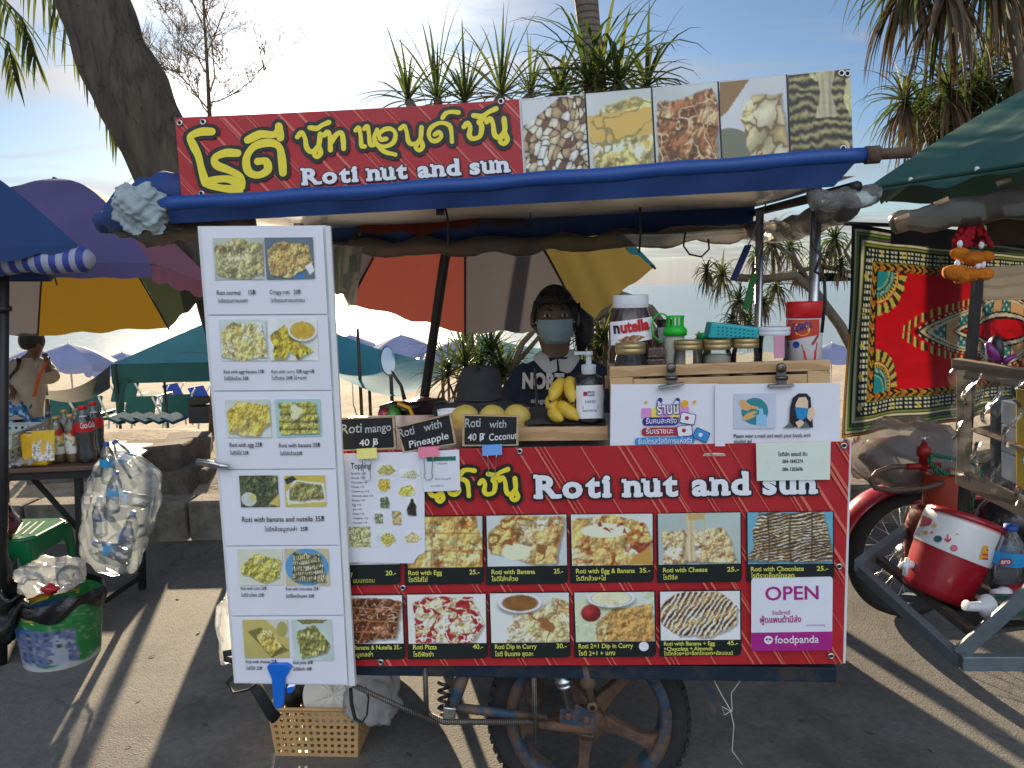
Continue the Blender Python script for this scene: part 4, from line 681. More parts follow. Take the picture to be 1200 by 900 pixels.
# suspension and rods
def rod(name, pts, r, m, n=8): mb = MB(); mb.tube([CP(*p) for p in pts], r, n); return mb.build(name, m, cart)
rod('rod', [(414, 803, .03), (512, 848, -.02)], .0065, REBAR); rod('rod', [(498, 782, -.03), (500, 840, -.03)], .007, REBAR); rod('rod', [(503, 838, -.03), (520, 846, -.03), (626, 846, -.05)], .008, REBAR); rod('rod', [(625, 780, -.04), (628, 866, -.05)], .008, REBAR); rod('rod', [(626, 848, -.06), (694, 856, -.07)], .013, RUST)
rod('swing_arm', [(526, 828, -.05), (575, 834, -.06), (640, 842, -.09)], .013, BLUEM); rod('fork_arm', [(545, 786, -.06), (528, 832, -.05)], .018, BLUEM)
mb = MB(); mb.box(CP(527, 833, -.04), (.035, .03, .034), Matrix.Rotation(R(8), 3, 'Y')); mb.build('bracket', mat('chromed_bracket', (.6, .58, .55), .35, 1.0, var=.3, vs=40, bump=.4, bs=60), cart, bevel=.003)
mb = MB(); pts = [CP(520-6*math.cos(i*.9), 800+i*1.4, -.04+.012*math.sin(i*.9)) for i in range(28)]; mb.tube(pts, .0045, 6); mb.build('spring_cable', BLKP, cart)
mb = MB(); a, b = CP(657, 782, -.06), CP(668, 829, -.06); d = (b-a).normalized(); L_ = (b-a).length; mb.lathe([(0, 0), (.016, 0), (.016, L_*.25), (.023, L_*.28), (.023, L_*.36), (.017, L_*.40), (.021, L_*.42), (.021, L_*.48), (.0145, L_*.5), (.0145, L_), (0, L_)], a, d, 20); mb.build('shock_absorber', PIPE, cart)
mb = MB(); a, b = CP(685, 776, -.05), CP(693, 822, -.05); d = (b-a).normalized(); L_ = (b-a).length; mb.lathe([(0, 0), (.021, 0), (.022, L_*.5), (.018, L_*.62), (.011, L_*.68), (.010, L_), (0, L_)], a, d, 20); c = CP(694, 827, -.05); mb.lathe([(.007, -.012), (.014, -.012), (.014, .012), (.007, .012)], c, CN, 20); mb.build('damper', BLUEM, cart)
mb = MB(); mb.slab([CP(x, y, -.062) for x, y in ((656, 832), (676, 826), (698, 838), (696, 866), (672, 860), (655, 850))], -CN*.008); mb.build('axle_plate', BLUEM, cart, bevel=.002)
for x, y in ((666, 838), (687, 842)): mb = MB(); mb.lathe([(0, .012), (.008, .012), (.011, .008), (.011, 0)], CP(x, y, -.062), CN, 6, sm=False); mb.build('bolt', RUST, cart)
mb = MB(); mb.slab([CP(x, y, -.1) for x, y in ((818, 778), (836, 778), (839, 838), (834, 838))], -CN*.012); mb.build('corner_bracket', BLUEM, cart)
# hanging twine
mb = MB(); mb.tube([CP(x, y, -.05) for x, y in ((836, 796), (846, 815), (856, 832), (860, 850), (858, 880), (870, 896))], .0014, 5); mb.tube([CP(x, y, -.05) for x, y in ((873, 785), (866, 800), (857, 812), (858, 832), (849, 838), (846, 828), (858, 834))], .0014, 5); mb.build('twine', mat('white_string', (.6, .57, .5), .8), tag=('knotted white string hanging below the right end of the cart', 'string'))
# hooks, ties and straps under the roof
def hang(name, lbl, cat, pts, r, m, off=-.2):
    mb = MB(); mb.tube([CP(p[0], p[1], p[2] if len(p) > 2 else off) for p in pts], r, 6); return mb.build(name, m, tag=(lbl, cat))
hang('hook', 'small wire hook hanging under the steel roof', 'hook', [(622, 249), (621.5, 256), (625, 259), (622.5, 263), (617, 261), (616, 257)], .0016, BLACKM)
hang('strap', 'dark strap hanging from the roof left of centre', 'strap', [(522, 244), (525, 258), (526, 288)], .0032, BLKP)
hang('cord', 'thin black cord with a loop hanging from the middle of the roof', 'cord', [(750, 243), (751, 270), (749, 296)], .0028, BLKP)
hang('cord', 'curly wire loop hanging under the rolled curtain', 'cord', [(803, 272), (801, 288), (808, 298), (822, 301), (831, 292), (830, 280)], .0026, BLKP, -.3)
hang('strap', 'knotted black strap tied round the right roof post', 'strap', [(953, 245, -.02), (952, 285, -.02), (962, 300, -.015), (955, 318, -.015), (966, 325, -.02), (967, 352, -.02), (963, 390, -.02)], .004, BLKP)
mb = MB(); mb.box(CP(516, 248.5, -.02), (.02, .012, .016)); mb.build('strap_buckle', BLKP, tag=('small dark blue buckle under the roof edge', 'buckle'))
for nm, lbl, a, b, col in (('peeler', 'blue handled tool hanging by the rear roof post', (877, 287), (859, 329), (28, 56, 130)), ('peeler', 'green handled tool hanging by the rear roof post', (884, 320), (874, 362), (40, 130, 56))):
    A, B = CP(*a, -.5), CP(*b, -.5); d = (B-A).normalized(); mb = MB(); rt = Matrix((CU, CN, d)).transposed(); mb.box((A+B)/2, (.021, .008, (B-A).length), rt)
    r = mb.build(nm, mat(lbl[:5]+'_handle', lin(col), .4), bevel=.003, tag=(lbl, 'hanging tool'))
    m2 = MB(); m2.tube([A-d*.13, A], .002, 6); m2.build('cord', mat('grey_cord', (.4, .4, .4), .7), r)
# printed bags hanging by the menu board
mb = MB(); mb.grid(lambda u, v: CP(*bil([(386, 286), (425, 290), (417, 359), (388, 357)], u, v), -.3+.012*math.sin(u*12+v*3)), 14, 14); o = mb.build('plastic_bag', film('printed_bag_film', (.72, .70, .66), .93, (.42, .40, .36), .3, .6, 20, .1), tag=('grey printed plastic bag hanging behind the top of the menu board', 'bag'))
mb = MB()
for q_ in ([(391, 292), (396, 291), (397, 345), (393, 345)], [(397, 341), (408, 342), (408, 345), (397, 344)], [(409, 300), (418, 298), (420, 318), (411, 320)], [(401, 322), (406, 322), (406, 338), (401, 338)]): sheet(mb, q_, CP, -.283)
mb.build('bag_print', mat('dark_green_print', (.05, .07, .05), .6), o)
# ================================================================ wooden rack, posters, jars
t = thing('wooden_rack', 'pale pine rack with a slotted front rail holding the jars on the counter', 'rack', CP(845, 520, -.12))
def rp(px, py, o=-.02): return CP(px, py, o)
def plank(nm, q_, o, th): mb = MB(); mb.slab([CP(x, y, o) for x, y in q_][::-1], -CN*th); mb.build(nm, WOOD, t, bevel=.0012)
plank('rail', [(714.5, 430), (973, 421.5), (973, 434), (714.5, 442.5)], -.022, .016); plank('rail', [(742, 444.5), (946, 438.5), (946, 450), (742, 456)], -.024, .012)
plank('rail_end', [(715, 442.8), (741.5, 442), (741.5, 520), (715, 520)], -.022, .016); plank('rail_end', [(946.5, 435), (973, 434.3), (973, 519), (946.5, 519)], -.022, .016)
fz = CP(845, 452, -.03).z
for px in (716, 971): p = CP(px, 430, -.04); q2 = p-CN*.2; mb = MB(); mb.slab([V((p.x, p.y, p.z)), V((q2.x, q2.y, p.z)), V((q2.x, q2.y, fz-.02)), V((p.x, p.y, fz-.02))], CU*.012*(1 if px < 800 else -1)); mb.build('side', WOOD, t)
mb = MB(); cbox(mb, CP(718, 450, 0), CP(968, 450, 0), fz-.016, fz-.004, .042, .24); mb.build('shelf_floor', WOOD, t)
mb = MB(); cbox(mb, CP(714, 450, 0), CP(974, 450, 0), fz-.03, CP(845, 430, -.24).z-.02, .24, .252); mb.build('rear_rail', WOOD, t)
def poster(lbl, q_, o): t = thing('poster', lbl, 'poster', CP((q_[2][0]+q_[3][0])/2, (q_[2][1]+q_[3][1])/2, o)); mb = MB(); mb.grid(lambda u, v: CP(*bil(q_, u, v), o+.002*math.sin(u*5+v*2)), 10, 6); mb.build('paper', PAP, t); return t
t = poster('white poster with Thai campaign lettering clipped to the rack', [(716, 450.5), (840, 449.5), (840, 524), (715, 524)], -.015)
def s1_(px, py, off=0.0): return CP(px, py, -.0115+off)
s1_.n = CN
def flat(name, polys, m, surf, off, parent):
    mb = MB()
    for k, P in enumerate(polys): sheet(mb, P, surf, off+k*.0001)
    return mb.build(name, m, parent)
circ = lambda x, y, r, n=18, ry=None: [(x+r*math.cos(2*math.pi*i/n), y+(ry or r)*math.sin(2*math.pi*i/n)) for i in range(n)]
flat('awning_print', [[(752+11*k, 478.5-.3*k), (763+11*k, 478.2-.3*k), (764.2+11*k, 489), (751.5+11*k, 489.4)] for k in (0, 2, 4)], vinyl('pink_ink', (226, 150, 214)), s1_, 0, t); flat('awning_print', [[(763+11*k, 478.2-.3*k), (774+11*k, 477.9-.3*k), (775+11*k, 488.8), (762.5+11*k, 489.1)] for k in (0, 2)], vinyl('soft_yellow_ink', (250, 226, 110)), s1_, 0, t)
flat('coin_print', [circ(757, 471.5, 1.8), circ(802.5, 473, 4.4), circ(814, 471, 2)], vinyl('orange_ink', (248, 176, 40)), s1_, .0003, t)
NAVY = vinyl('navy_ink', (48, 44, 140)); CRIM = vinyl('crimson_ink', (176, 44, 62)); CYAN = vinyl('cyan_ink', (60, 150, 214)); WINK = vinyl('white_ink', (244, 244, 250))
flat('label_band', [rquad([(753, 489.5), (795, 488.5), (795, 498), (753, 499)], 4.5)], NAVY, s1_, .0006, t); flat('label_band', [rquad([(752, 501.5), (797, 500.5), (797, 510), (752, 511)], 4.5)], CRIM, s1_, .0006, t); flat('label_band', [rquad([(744, 513), (814, 511.5), (814, 520), (744, 522)], 4.5)], CYAN, s1_, .0006, t)
mb = MB(); write(mb, 'ร้านนี้', 770, 485.5, 796, 484.5, 13, s1_, .0026, .022); mb.build('poster_lettering', WINK, t)
mb = MB(); write(mb, 'ร้านนี้', 770, 485.5, 796, 484.5, 13, s1_, .0009, .07, ref=glyphs('ร้านนี้')[0]); mb.lathe([(0, 0), (.006, 0)], s1_(773.5, 469, .0009), CN, 14); mb.lathe([(0, 0), (.006, 0)], s1_(794, 469, .0009), CN, 14); mb.build('poster_outline', NAVY, t)
mb = MB(); write(mb, 'รับคนละครึ่ง', 757, 496.6, 793, 495.8, 6.6, s1_, .001, .012); write(mb, 'รับเราชนะ', 757, 508.5, 789, 507.8, 6.6, s1_, .001, .012); write(mb, 'รับบัตรสวัสดิการแห่งรัฐ', 748, 520.5, 811, 519.5, 6.4, s1_, .001, .012); mb.build('poster_lettering', WINK, t)
for c_, a, m in (((806, 490.5), 10, WINK), ((802.5, 505), -6, WINK), ((822, 510), 24, CYAN)):
    ca, sa = math.cos(R(a)), math.sin(R(a)); rr_ = lambda w_, h_: [(c_[0]+x*ca-y*sa, c_[1]+x*sa+y*ca) for x, y in ((-w_, -h_), (w_, -h_), (w_, h_), (-w_, h_))]
    flat('card_print', [rquad(rr_(9, 6.6), 2)], NAVY, s1_, .0013, t); flat('card_print', [rquad(rr_(8.2, 5.8), 2)], m, s1_, .0017, t)
    flat('card_print', [circ(c_[0]-1, c_[1]-.5, 2.4)], CRIM if m is WINK else WINK, s1_, .0021, t)
t = poster('white poster of a hand gel icon and a woman putting on a blue mask', [(838, 450), (984.5, 448.5), (984.5, 521), (838, 523)], -.009)
def s2_(px, py, off=0.0): return CP(px, py, -.0055+off)
s2_.n = CN
flat('picture_ground', [[(860, 461.5), (909, 460.8), (909, 502), (860, 502.5)]], vinyl('pale_blue_ink', (206, 214, 232)), s2_, 0, t); flat('round_icon', [circ(884.5, 482, 15.8, 28)], vinyl('teal_ink', (44, 142, 150)), s2_, .0004, t)
SKINI = vinyl('hand_ink', (232, 178, 112)); flat('hand_print', [[(868, 468), (872, 469), (880, 475), (889, 477), (889, 479.5), (880, 479), (876, 481.5), (870, 480), (866, 473)], [(869, 490), (876, 484), (884, 481.5), (888, 483), (882, 486), (887, 487), (879, 491), (873, 492.5), (871, 493.5)]], SKINI, s2_, .0008, t)
flat('bottle_print', [[(886.5, 486), (898, 486), (899, 499), (886, 499)], [(890, 480), (894, 480), (895, 486), (889, 486)], [(887, 479), (894, 478.5), (894, 480.5), (887, 481)]], vinyl('gel_ink', (150, 206, 236)), s2_, .0012, t)
flat('hair_print', [[(925, 500), (926, 478), (929, 466), (936, 461), (945, 461), (950, 466), (951, 480), (953, 501)]], INK, s2_, .0004, t); flat('face_print', [[(932, 474), (936, 466), (944, 465), (947, 470), (947, 482), (940, 492), (934, 488)], [(946, 480), (953, 476), (955, 484), (950, 494), (946, 490)], [(932, 495), (939, 491), (943, 496), (936, 502)]], vinyl('face_ink', (238, 208, 176)), s2_, .0008, t)
flat('mask_print', [[(931.5, 477), (947.5, 478.5), (946, 488), (940, 493), (934, 490)]], vinyl('mask_ink', (40, 140, 200)), s2_, .0012, t); flat('coat_print', [[(918, 501.5), (926, 495), (931, 501.5)], [(938, 501.5), (944, 493), (950, 501.5)]], vinyl('grey_green_ink', (96, 110, 104)), s2_, .001, t)
mb = MB(); write(mb, 'Please wear a mask and wash your hands with', 860, 513, 950, 512, 4.6, s2_, .0008, .012); write(mb, 'alcohol gel', 860, 519.3, 881, 519, 4.6, s2_, .0008, .012); mb.build('poster_lettering', INK, t)
DSTEEL = mat('dark_clip_steel', (.16, .15, .14), .4, .9, var=.3, vs=40)
for lbl, px, py, tl in (('bulldog clip pinning the Thai poster to the rack', 787, 437, -2.5), ('bulldog clip pinning the mask poster to the rack', 916, 437, -.5)):
    r = thing('bulldog_clip', lbl, 'clip', CP(px, py+14, .0), 'bulldog clips on the rack'); mb = MB(); mb.slab([CP(px-15, py+13.5-tl, .004), CP(px+15, py+13.5+tl, .004), CP(px+15, py+16.5+tl, .006), CP(px-15, py+16.5-tl, .006)], -CN*.012); mb.slab([CP(px-6, py-5, .002), CP(px+5, py-5, .002), CP(px+6, py+13, .004), CP(px-5, py+14, .004)], -CN*.007); mb.build('jaw', DSTEEL, r, bevel=.001)
    mb = MB(); mb.lathe([(.004, -.006), (.011, -.006), (.012, 0), (.011, .006), (.004, .006)], CP(px-.5, py-6, .004), CN, 16); mb.tube([CP(px-7, py+6, .004), CP(px+7, py+6, .004)], .0055, 10); mb.build('lever', DSTEEL, r)
GLASS = film('jar_glass', (.93, .95, .94), .03, (.8, .85, .85), .04, 0.03, 8, .35); GOLD = mat('gold_lid', (.46, .35, .16), .38, .75, var=.12, vs=30)
def jarbase(x0, x1, yb, off): p = CP((x0+x1)/2, yb, off); s = mpp(p); return p, (x1-x0)/2*s, s
def jar(lbl, x0, x1, yl0, yl1, yb, off, cont, fill, lid=GOLD, group='glass jars on the rack', name='jar', rl=.98):
    p, r, s = jarbase(x0, x1, yb, off); h = (yb-yl1)*s/.985; hl = (yl1-yl0)*s; t = thing(name, lbl, 'jar', p, group); p.z = max(p.z, p.z)
    mb = MB(); mb.lathe([(0, .001), (r*.9, .001), (r, .008), (r, h*.82), (r*.9, h*.97), (r*.9, h)], p, UP, 28); mb.build('glass_body', GLASS, t)
    if fill: mb = MB(); mb.lathe([(0, .004), (r*.86, .004), (r*.93, .01), (r*.93, h*fill*.93), (r*.6, h*fill), (0, h*fill*1.02)], p, UP, 24); mb.build('contents', cont, t)
    mb = MB(); q0 = r*rl; mb.lathe([(q0*.96, h-.001), (q0, h+.002), (q0, h+hl*.45), (q0*.975, h+hl*.5), (q0, h+hl*.55), (q0, h+hl-.002), (q0*.96, h+hl), (0, h+hl)], p, UP, 32); mb.build('lid', lid, t); return t, p, r, s, h
def multi(name, cols, sc_): # speckled contents
    if name in MC: return MC[name]
    m = mat(name, cols[0], .6, var=.1); t_ = m.node_tree; vo = nd(t_, 'ShaderNodeTexVoronoi'); vo.inputs['Scale'].default_value = sc_; tc = nd(t_, 'ShaderNodeTexCoord'); t_.links.new(tc.outputs['Object'], vo.inputs[0]); cr = nd(t_, 'ShaderNodeValToRGB'); cr.color_ramp.interpolation = 'CONSTANT'
    for i, c_ in enumerate(cols):
        e = cr.color_ramp.elements[i] if i < 2 else cr.color_ramp.elements.new(i/len(cols)); e.position = i/len(cols); e.color = (*c_, 1)
    sp = nd(t_, 'ShaderNodeSeparateColor'); t_.links.new(vo.outputs['Color'], sp.inputs[0]); t_.links.new(sp.outputs[0], cr.inputs[0]); t_.links.new(cr.outputs[0], t_.nodes['Principled BSDF'].inputs['Base Color']); return m
SPR = multi('sugar_sprinkles', [(.8, .75, .7), (.75, .2, .25), (.8, .55, .2), (.7, .35, .5), (.85, .8, .75)], 260); ALM = multi('almond_slices', [(.62, .48, .30), (.72, .60, .42), (.45, .30, .18), (.8, .7, .55)], 110)
jar('round jar of coloured sprinkles at the left end of the rack', 721, 757, 402.5, 414, 455, -.07, SPR, .42); jar('gold lidded jar with a dark sauce, second glass jar from the left', 789.5, 822.5, 399, 409.5, 454, -.07, mat('brown_sauce', (.10, .045, .025), .4), .5); jar('gold lidded jar of pale sugar in the middle of the rack', 823, 856.5, 398, 409, 453, -.07, mat('pale_sugar', (.62, .52, .42), .9, bump=.3, bs=300), .85); jar('gold lidded jar of sliced almonds with a green tinted top', 857, 888.5, 397, 407.5, 452, -.07, ALM, .42)
t, p, r, s, h = jar('clear tub of red jam with a white lid and a pink label', 887, 923, 384, 393, 451, -.075, mat('red_jam', (.12, .008, .015), .3), .34, lid=mat('white_plastic_lid', (.72, .74, .78), .4), name='jam_tub', rl=1.06)
def cyl(p, r):      # surface wrapped round an upright container, picture coordinates
    def s(px, py, off=0.0):
        d = ray(px, py); dx, dy = d.x, d.y; ox, oy = CAM.x-p.x, CAM.y-p.y; a = dx*dx+dy*dy; b = 2*(ox*dx+oy*dy); c = ox*ox+oy*oy-(r+off)**2; D = b*b-4*a*c; tt = (-b-math.sqrt(max(D, 0)))/(2*a); return CAM+d*tt
    s.n = CN
    return s
def wrap(name, q_, surf, off, m, parent, n=14):
    mb = MB(); mb.grid(lambda u, v: surf(*bil(q_, u, v), off), n, 4); return mb.build(name, m, parent)
wrap('paper_label', [(906, 394), (919.5, 393.5), (919.5, 419), (907, 420)], cyl(p, r), .0008, vinyl('pink_label', (214, 150, 176)), t)
# chocolate spread jar
PLAS = mat('white_lid_plastic', (.74, .75, .78), .4, var=.06); p, r, s = jarbase(713, 766, 436, -.15)
t = thing('spread_jar', 'large jar of brown chocolate spread with a white lid on the rack', 'jar', p); H = (436-359)*s
mb = MB(); mb.lathe([(0, 0), (r*.93, 0), (r, .01), (r, H*.62), (r*.92, H*.78), (r*.72, H*.97), (r*.72, H), (0, H)], p, UP, 36, sy=.72, up=CU); mb.build('jar_body', mat('brown_spread_glass', (.045, .014, .008), .12, var=.1, coat=.8), t)
mb = MB(); mb.lathe([(r*.76, H-.004), (r*.78, H), (r*.78, H+.026), (r*.74, H+.029), (0, H+.029)], p, UP, 36, sy=.8, up=CU); mb.build('lid', PLAS, t)
def oval(px, py, off=0.0):
    c = CP(px, py, -.15); u = max(-.999, min(.999, (c-p).dot(CU)/r)); return V((p.x, p.y, c.z))+CU*(u*r)+CN*(r*.72*math.sqrt(1-u*u)+.0015+off)
oval.n = CN
wrap('label', [(714.5, 377), (763, 370.5), (766.5, 396), (715.5, 404)], oval, .0, WINK, t)
mb = MB(); write(mb, 'utella', 726.5, 388.8, 760, 384.6, 13, oval, .0018, .045); mb.build('label_lettering', vinyl('label_red', (206, 24, 40)), t); mb = MB(); write(mb, 'n', 718.5, 389.8, 725.5, 389, 13, oval, .0018, .045); mb.build('label_lettering', INK, t)
paint_mesh('label_picture', [(722, 394), (755, 389), (756, 397.5), (722, 402)], oval, .0009, food(70, [(.02, .5), (.3, .05), (.7, .1), (.98, .5), (.7, .95), (.2, .95)], bg=(240, 240, 242), base=(150, 90, 50), dark=(70, 30, 16), light=(226, 190, 140), sc=5, asp=3), 30, 14, PICP, t)
# clear stacked box, squeeze bottle, dark jar, star cap, green lid, teal tray, drink tin
p, r, s = jarbase(756, 779, 447, -.10); mb = MB(); mb.box(p+UP*.03, (.048, .045, .06)); mb.box(p+UP*.0755, (.044, .04, .026)); mb.build('clear_box', film('clear_box_plastic', (.88, .82, .8), .35, (.45, .33, .30), .1, .2, 30, .3), bevel=.004, tag=('small clear stacked plastic box beside the sprinkle jar', 'box'))
p, r, s = jarbase(779, 803, 448, -.11); H = (448-393)*s; t = thing('squeeze_bottle', 'white squeeze bottle with a bright green slotted cap', 'bottle', p); mb = MB(); mb.lathe([(0, 0), (r*.95, 0), (r, .006), (r, H*.8), (r*.9, H*.95), (r*.9, H)], p, UP, 26); mb.build('bottle_body', mat('cream_plastic', (.72, .68, .56), .4, trans=.2), t)
GRN = mat('bright_green_plastic', (.02, .55, .035), .35, var=.06, trans=.15); mb = MB(); rc = r*1.12; mb.lathe([(0, H), (rc, H), (rc*1.02, H+.014), (rc*.8, H+.022), (rc*.74, H+.024), (0, H+.024)], p, UP, 28)
for k in range(12): a = k*math.pi/6; mb.box(p+V((math.cos(a)*rc*.68, math.sin(a)*rc*.68, H+.034)), (.0042, .0042, .022))
mb.lathe([(rc*.8, H+.045), (rc*.8, H+.050), (0, H+.0505)], p, UP, 26); mb.build('cap', GRN, t)
mb = MB(); c = p+UP*(H+.022)-CU*rc*1.2; mb.tube([c+CU*(.8*rc*math.cos(a))*1.0+UP*(.034*math.sin(a)) for a in [R(40+i*14) for i in range(19)]], .0022, 6); mb.build('cap_loop', GRN, t)
p, r, s = jarbase(765, 794, 440, -.2); H = .15; t = thing('dark_jar', 'amber jar with a black lid behind the green capped bottle', 'jar', p); mb = MB(); mb.lathe([(0, 0), (r, 0), (r*1.02, H*.55), (r*.85, H*.78), (r*.6, H*.84), (0, H*.84)], p, UP, 24); mb.build('jar_body', mat('amber_contents', (.18, .09, .03), .2, coat=.6), t); mb = MB(); mb.lathe([(r*.64, H*.83), (r*.64, H), (0, H)], p, UP, 24); mb.build('lid', BLKP, t); wrap('label', [(771, 384), (785, 383), (785, 400), (772, 402)], cyl(p, r*1.02), .001, vinyl('grey_label', (190, 196, 200)), t)
p, r, s = jarbase(812, 826, 440, -.17); H = (440-396)*s; t = thing('small_bottle', 'little orange bottle with a yellow star shaped cap', 'bottle', p); mb = MB(); mb.lathe([(0, 0), (r, 0), (r, H*.9), (r*.7, H), (0, H)], p, UP, 16); mb.build('bottle_body', mat('orange_plastic', (.62, .16, .03), .4), t); mb = MB(); mb.slab([p+CU*(x*.012)+UP*(H+.006+z*.012)+CN*.006 for x, z in [(math.sin(i*math.pi/5)*(1 if i % 2 == 0 else .5), math.cos(i*math.pi/5)*(1 if i % 2 == 0 else .5)) for i in range(10)]], -CN*.014); mb.build('star_cap', mat('yellow_plastic', (.66, .45, .02), .4), t, bevel=.001)
p, r, s = jarbase(817, 834, 398, -.13); mb = MB(); mb.lathe([(0, 0), (r, 0), (r, .012), (r*.95, .017), (0, .017)], p, UP, 24); mb.lathe([(0, -.09), (r*.9, -.09), (r*.9, 0), (0, 0)], p, UP, 20); mb.build('green_lidded_jar', mat('green_lid', (.03, .36, .12), .4), tag=('small jar with a flat green lid behind the sugar jar', 'jar'))
TEAL = mat('teal_plastic', lin((24, 168, 176)), .4, var=.06, vs=8); t = thing('plastic_tray', 'turquoise perforated plastic tray lying tilted on top of the jars', 'tray', CP(862, 397, -.09)); mb = MB()
A = [(830, 396.5), (889, 396.5), (889, 384), (834, 378)]; mb.slab([CP(x, y, -.055) for x, y in A], -CN*.075); mb.build('tray_body', TEAL, t, bevel=.004)
mb = MB()
for i in range(9):
    for j in range(3): x = 842+i*5; y = 383.5+i*.55+j*4; mb.box(CP(x, y, -.0548), (.004, .0012, .003), Matrix((CU, CN, UP)).transposed())
mb.build('slots', mat('dark_teal', (.004, .08, .09), .6), t)
p, r, s = jarbase(921, 961, 452, -.10); H = (452-371.5)*s; t = thing('drink_tin', 'tall red and white drink powder tub with a red lid on the rack', 'tub', p); ORV = mat('tub_red_print', lin((206, 70, 52)), .4, var=.12, vs=12)
mb = MB(); mb.lathe([(0, 0), (r, 0), (r, H*.97), (r*.97, H), (0, H)], p, UP, 36); mb.build('tub_body', mat('tub_white_print', (.74, .70, .70), .4, var=.06), t); mb = MB(); rc = r*1.04; mb.lathe([(rc*.97, H-.002), (rc, H), (rc, H+.033), (rc*.96, H+.038), (0, H+.038)], p, UP, 40); mb.build('lid', mat('red_plastic_lid', lin((206, 22, 26)), .4, var=.06), t)
cs = cyl(p, r); wrap('red_print', [(921.3, 375), (960.3, 374), (960.3, 392), (921.5, 400)], cs, .0006, ORV, t)
flat('sun_print', [circ(940, 385.5, 9.5, 22, 8)], vinyl('tub_yellow', (250, 206, 50)), cs, .0010, t); mb = MB(); write(mb, 'โอวัลติน', 930, 389, 952, 383.5, 8, cs, .0016, .03); mb.build('tub_lettering', vinyl('tub_blue', (36, 70, 160)), t)
flat('mug_print', [[(939, 404), (958, 401), (956, 421), (943, 421)], [(950, 404), (958, 392), (960, 393), (954, 404)]], vinyl('tub_brown', (150, 66, 40)), cs, .0010, t); flat('roundel_print', [circ(933, 404, 4, 16)], vinyl('tub_blue', (36, 70, 160)), cs, .0010, t); flat('mug_print', [[(941, 411), (957, 410), (956, 423), (943, 423)]], vinyl('label_red', (206, 24, 40)), cs, .0014, t)
# ================================================================ on the counter: gel, bananas, melons, hat, cup
p, r, s = jarbase(673.5, 708, 497.5, -.11); p.z = ZC+.004; H = (497.5-440)*s; t = thing('sanitizer_bottle', 'clear pump bottle of blue hand gel with a white label on the counter', 'bottle', p)
GEL = mat('blue_gel', (.015, .07, .16), .15, var=.05, coat=.6); mb = MB(); mb.lathe([(0, .001), (r*.9, .001), (r, .008), (r, H*.78), (r*.9, H*.9), (r*.45, H*.99), (r*.42, H*1.02)], p, UP, 30); mb.build('bottle_body', GLASS, t)
mb = MB(); mb.lathe([(0, .004), (r*.9, .004), (r*.95, .01), (r*.95, H*.74), (0, H*.74)], p, UP, 26); mb.build('gel', GEL, t)
CLW = mat('clear_white_plastic', (.7, .74, .76), .35, trans=.3); mb = MB(); mb.lathe([(r*.48, H*.98), (r*.5, H*1.16), (r*.2, H*1.18), (r*.18, H*1.34), (r*.3, H*1.36), (r*.3, H*1.43), (0, H*1.44)], p, UP, 24); mb.box(p+UP*H*1.40-CU*r*.45, (r*1.0, r*.42, H*.06), Matrix((CU, CN, UP)).transposed()); mb.build('pump', CLW, t, bevel=.0008)
cs = cyl(p, r); wrap('label', [(675.2, 452), (706.5, 451), (706.5, 490), (675.4, 491)], cs, .0008, WINK, t); mb = MB(); write(mb, 'PRO', 689, 461, 697, 460.6, 2.6, cs, .0016, .02); write(mb, 'CHOICE', 689, 464.4, 697, 464, 2.4, cs, .0016, .02); write(mb, 'HAND', 686, 472.5, 698, 472, 3.4, cs, .0016); write(mb, 'SANITIZER GEL', 683, 482.6, 700, 482, 2.4, cs, .0016); mb.build('label_lettering', NAVY, t); flat('label_print', [[(683.5, 459), (688.5, 459), (688.5, 464), (683.5, 464)]], CRIM, cs, .0014, t); flat('label_print', [[(683, 475.8), (701, 475), (701, 479), (683, 479.6)]], NAVY, cs, .0013, t)
BAN = mat('banana_skin', (.66, .44, .045), .5, var=.12, vs=30, dirt=(60, .62, .9), dcol=(.10, .055, .02)); BTIP = mat('banana_tip', (.035, .025, .012), .8)
t = thing('banana_bunch', 'bunch of short ripe yellow bananas on the dark counter cloth', 'bananas', CP(657, 494, -.14))
q = random.Random(5); K = [((664, 446, -.20), (648, 468, -.13), (645, 486, -.12)), ((660, 447, -.18), (654, 452, -.12), (645, 470, -.09)), ((668, 444, -.17), (668, 452, -.11), (671, 472, -.08)), ((656, 462, -.16), (641, 470, -.12), (650, 482, -.10)), ((655, 474, -.13), (662, 478, -.09), (678, 492, -.07)), ((648, 478, -.13), (648, 486, -.10), (660, 493, -.08)), ((672, 462, -.15), (674, 470, -.12), (676, 486, -.11)), ((667, 446, -.2), (673, 458, -.16), (676, 475, -.15))]
for a, b, c in K:
    A, B, D = CP(*a), CP(*b), CP(*c); mb = MB(); pts = [A*(1-u)**2+B*2*u*(1-u)+D*u*u for u in [i/12 for i in range(13)]]; rs = [.006, .011, .0155, .0175, .0185, .019, .019, .0185, .018, .0165, .013, .008, .004]
    mb.tube(pts, rs, 10); o = mb.build('banana', BAN, t); m2 = MB(); m2.ball(D, (.0042, .0042, .0042), 8, 6); m2.build('tip', BTIP, o)
MEL = mat('melon_skin', (.62, .46, .10), .5, var=.14, vs=12, bump=.1, bs=30)
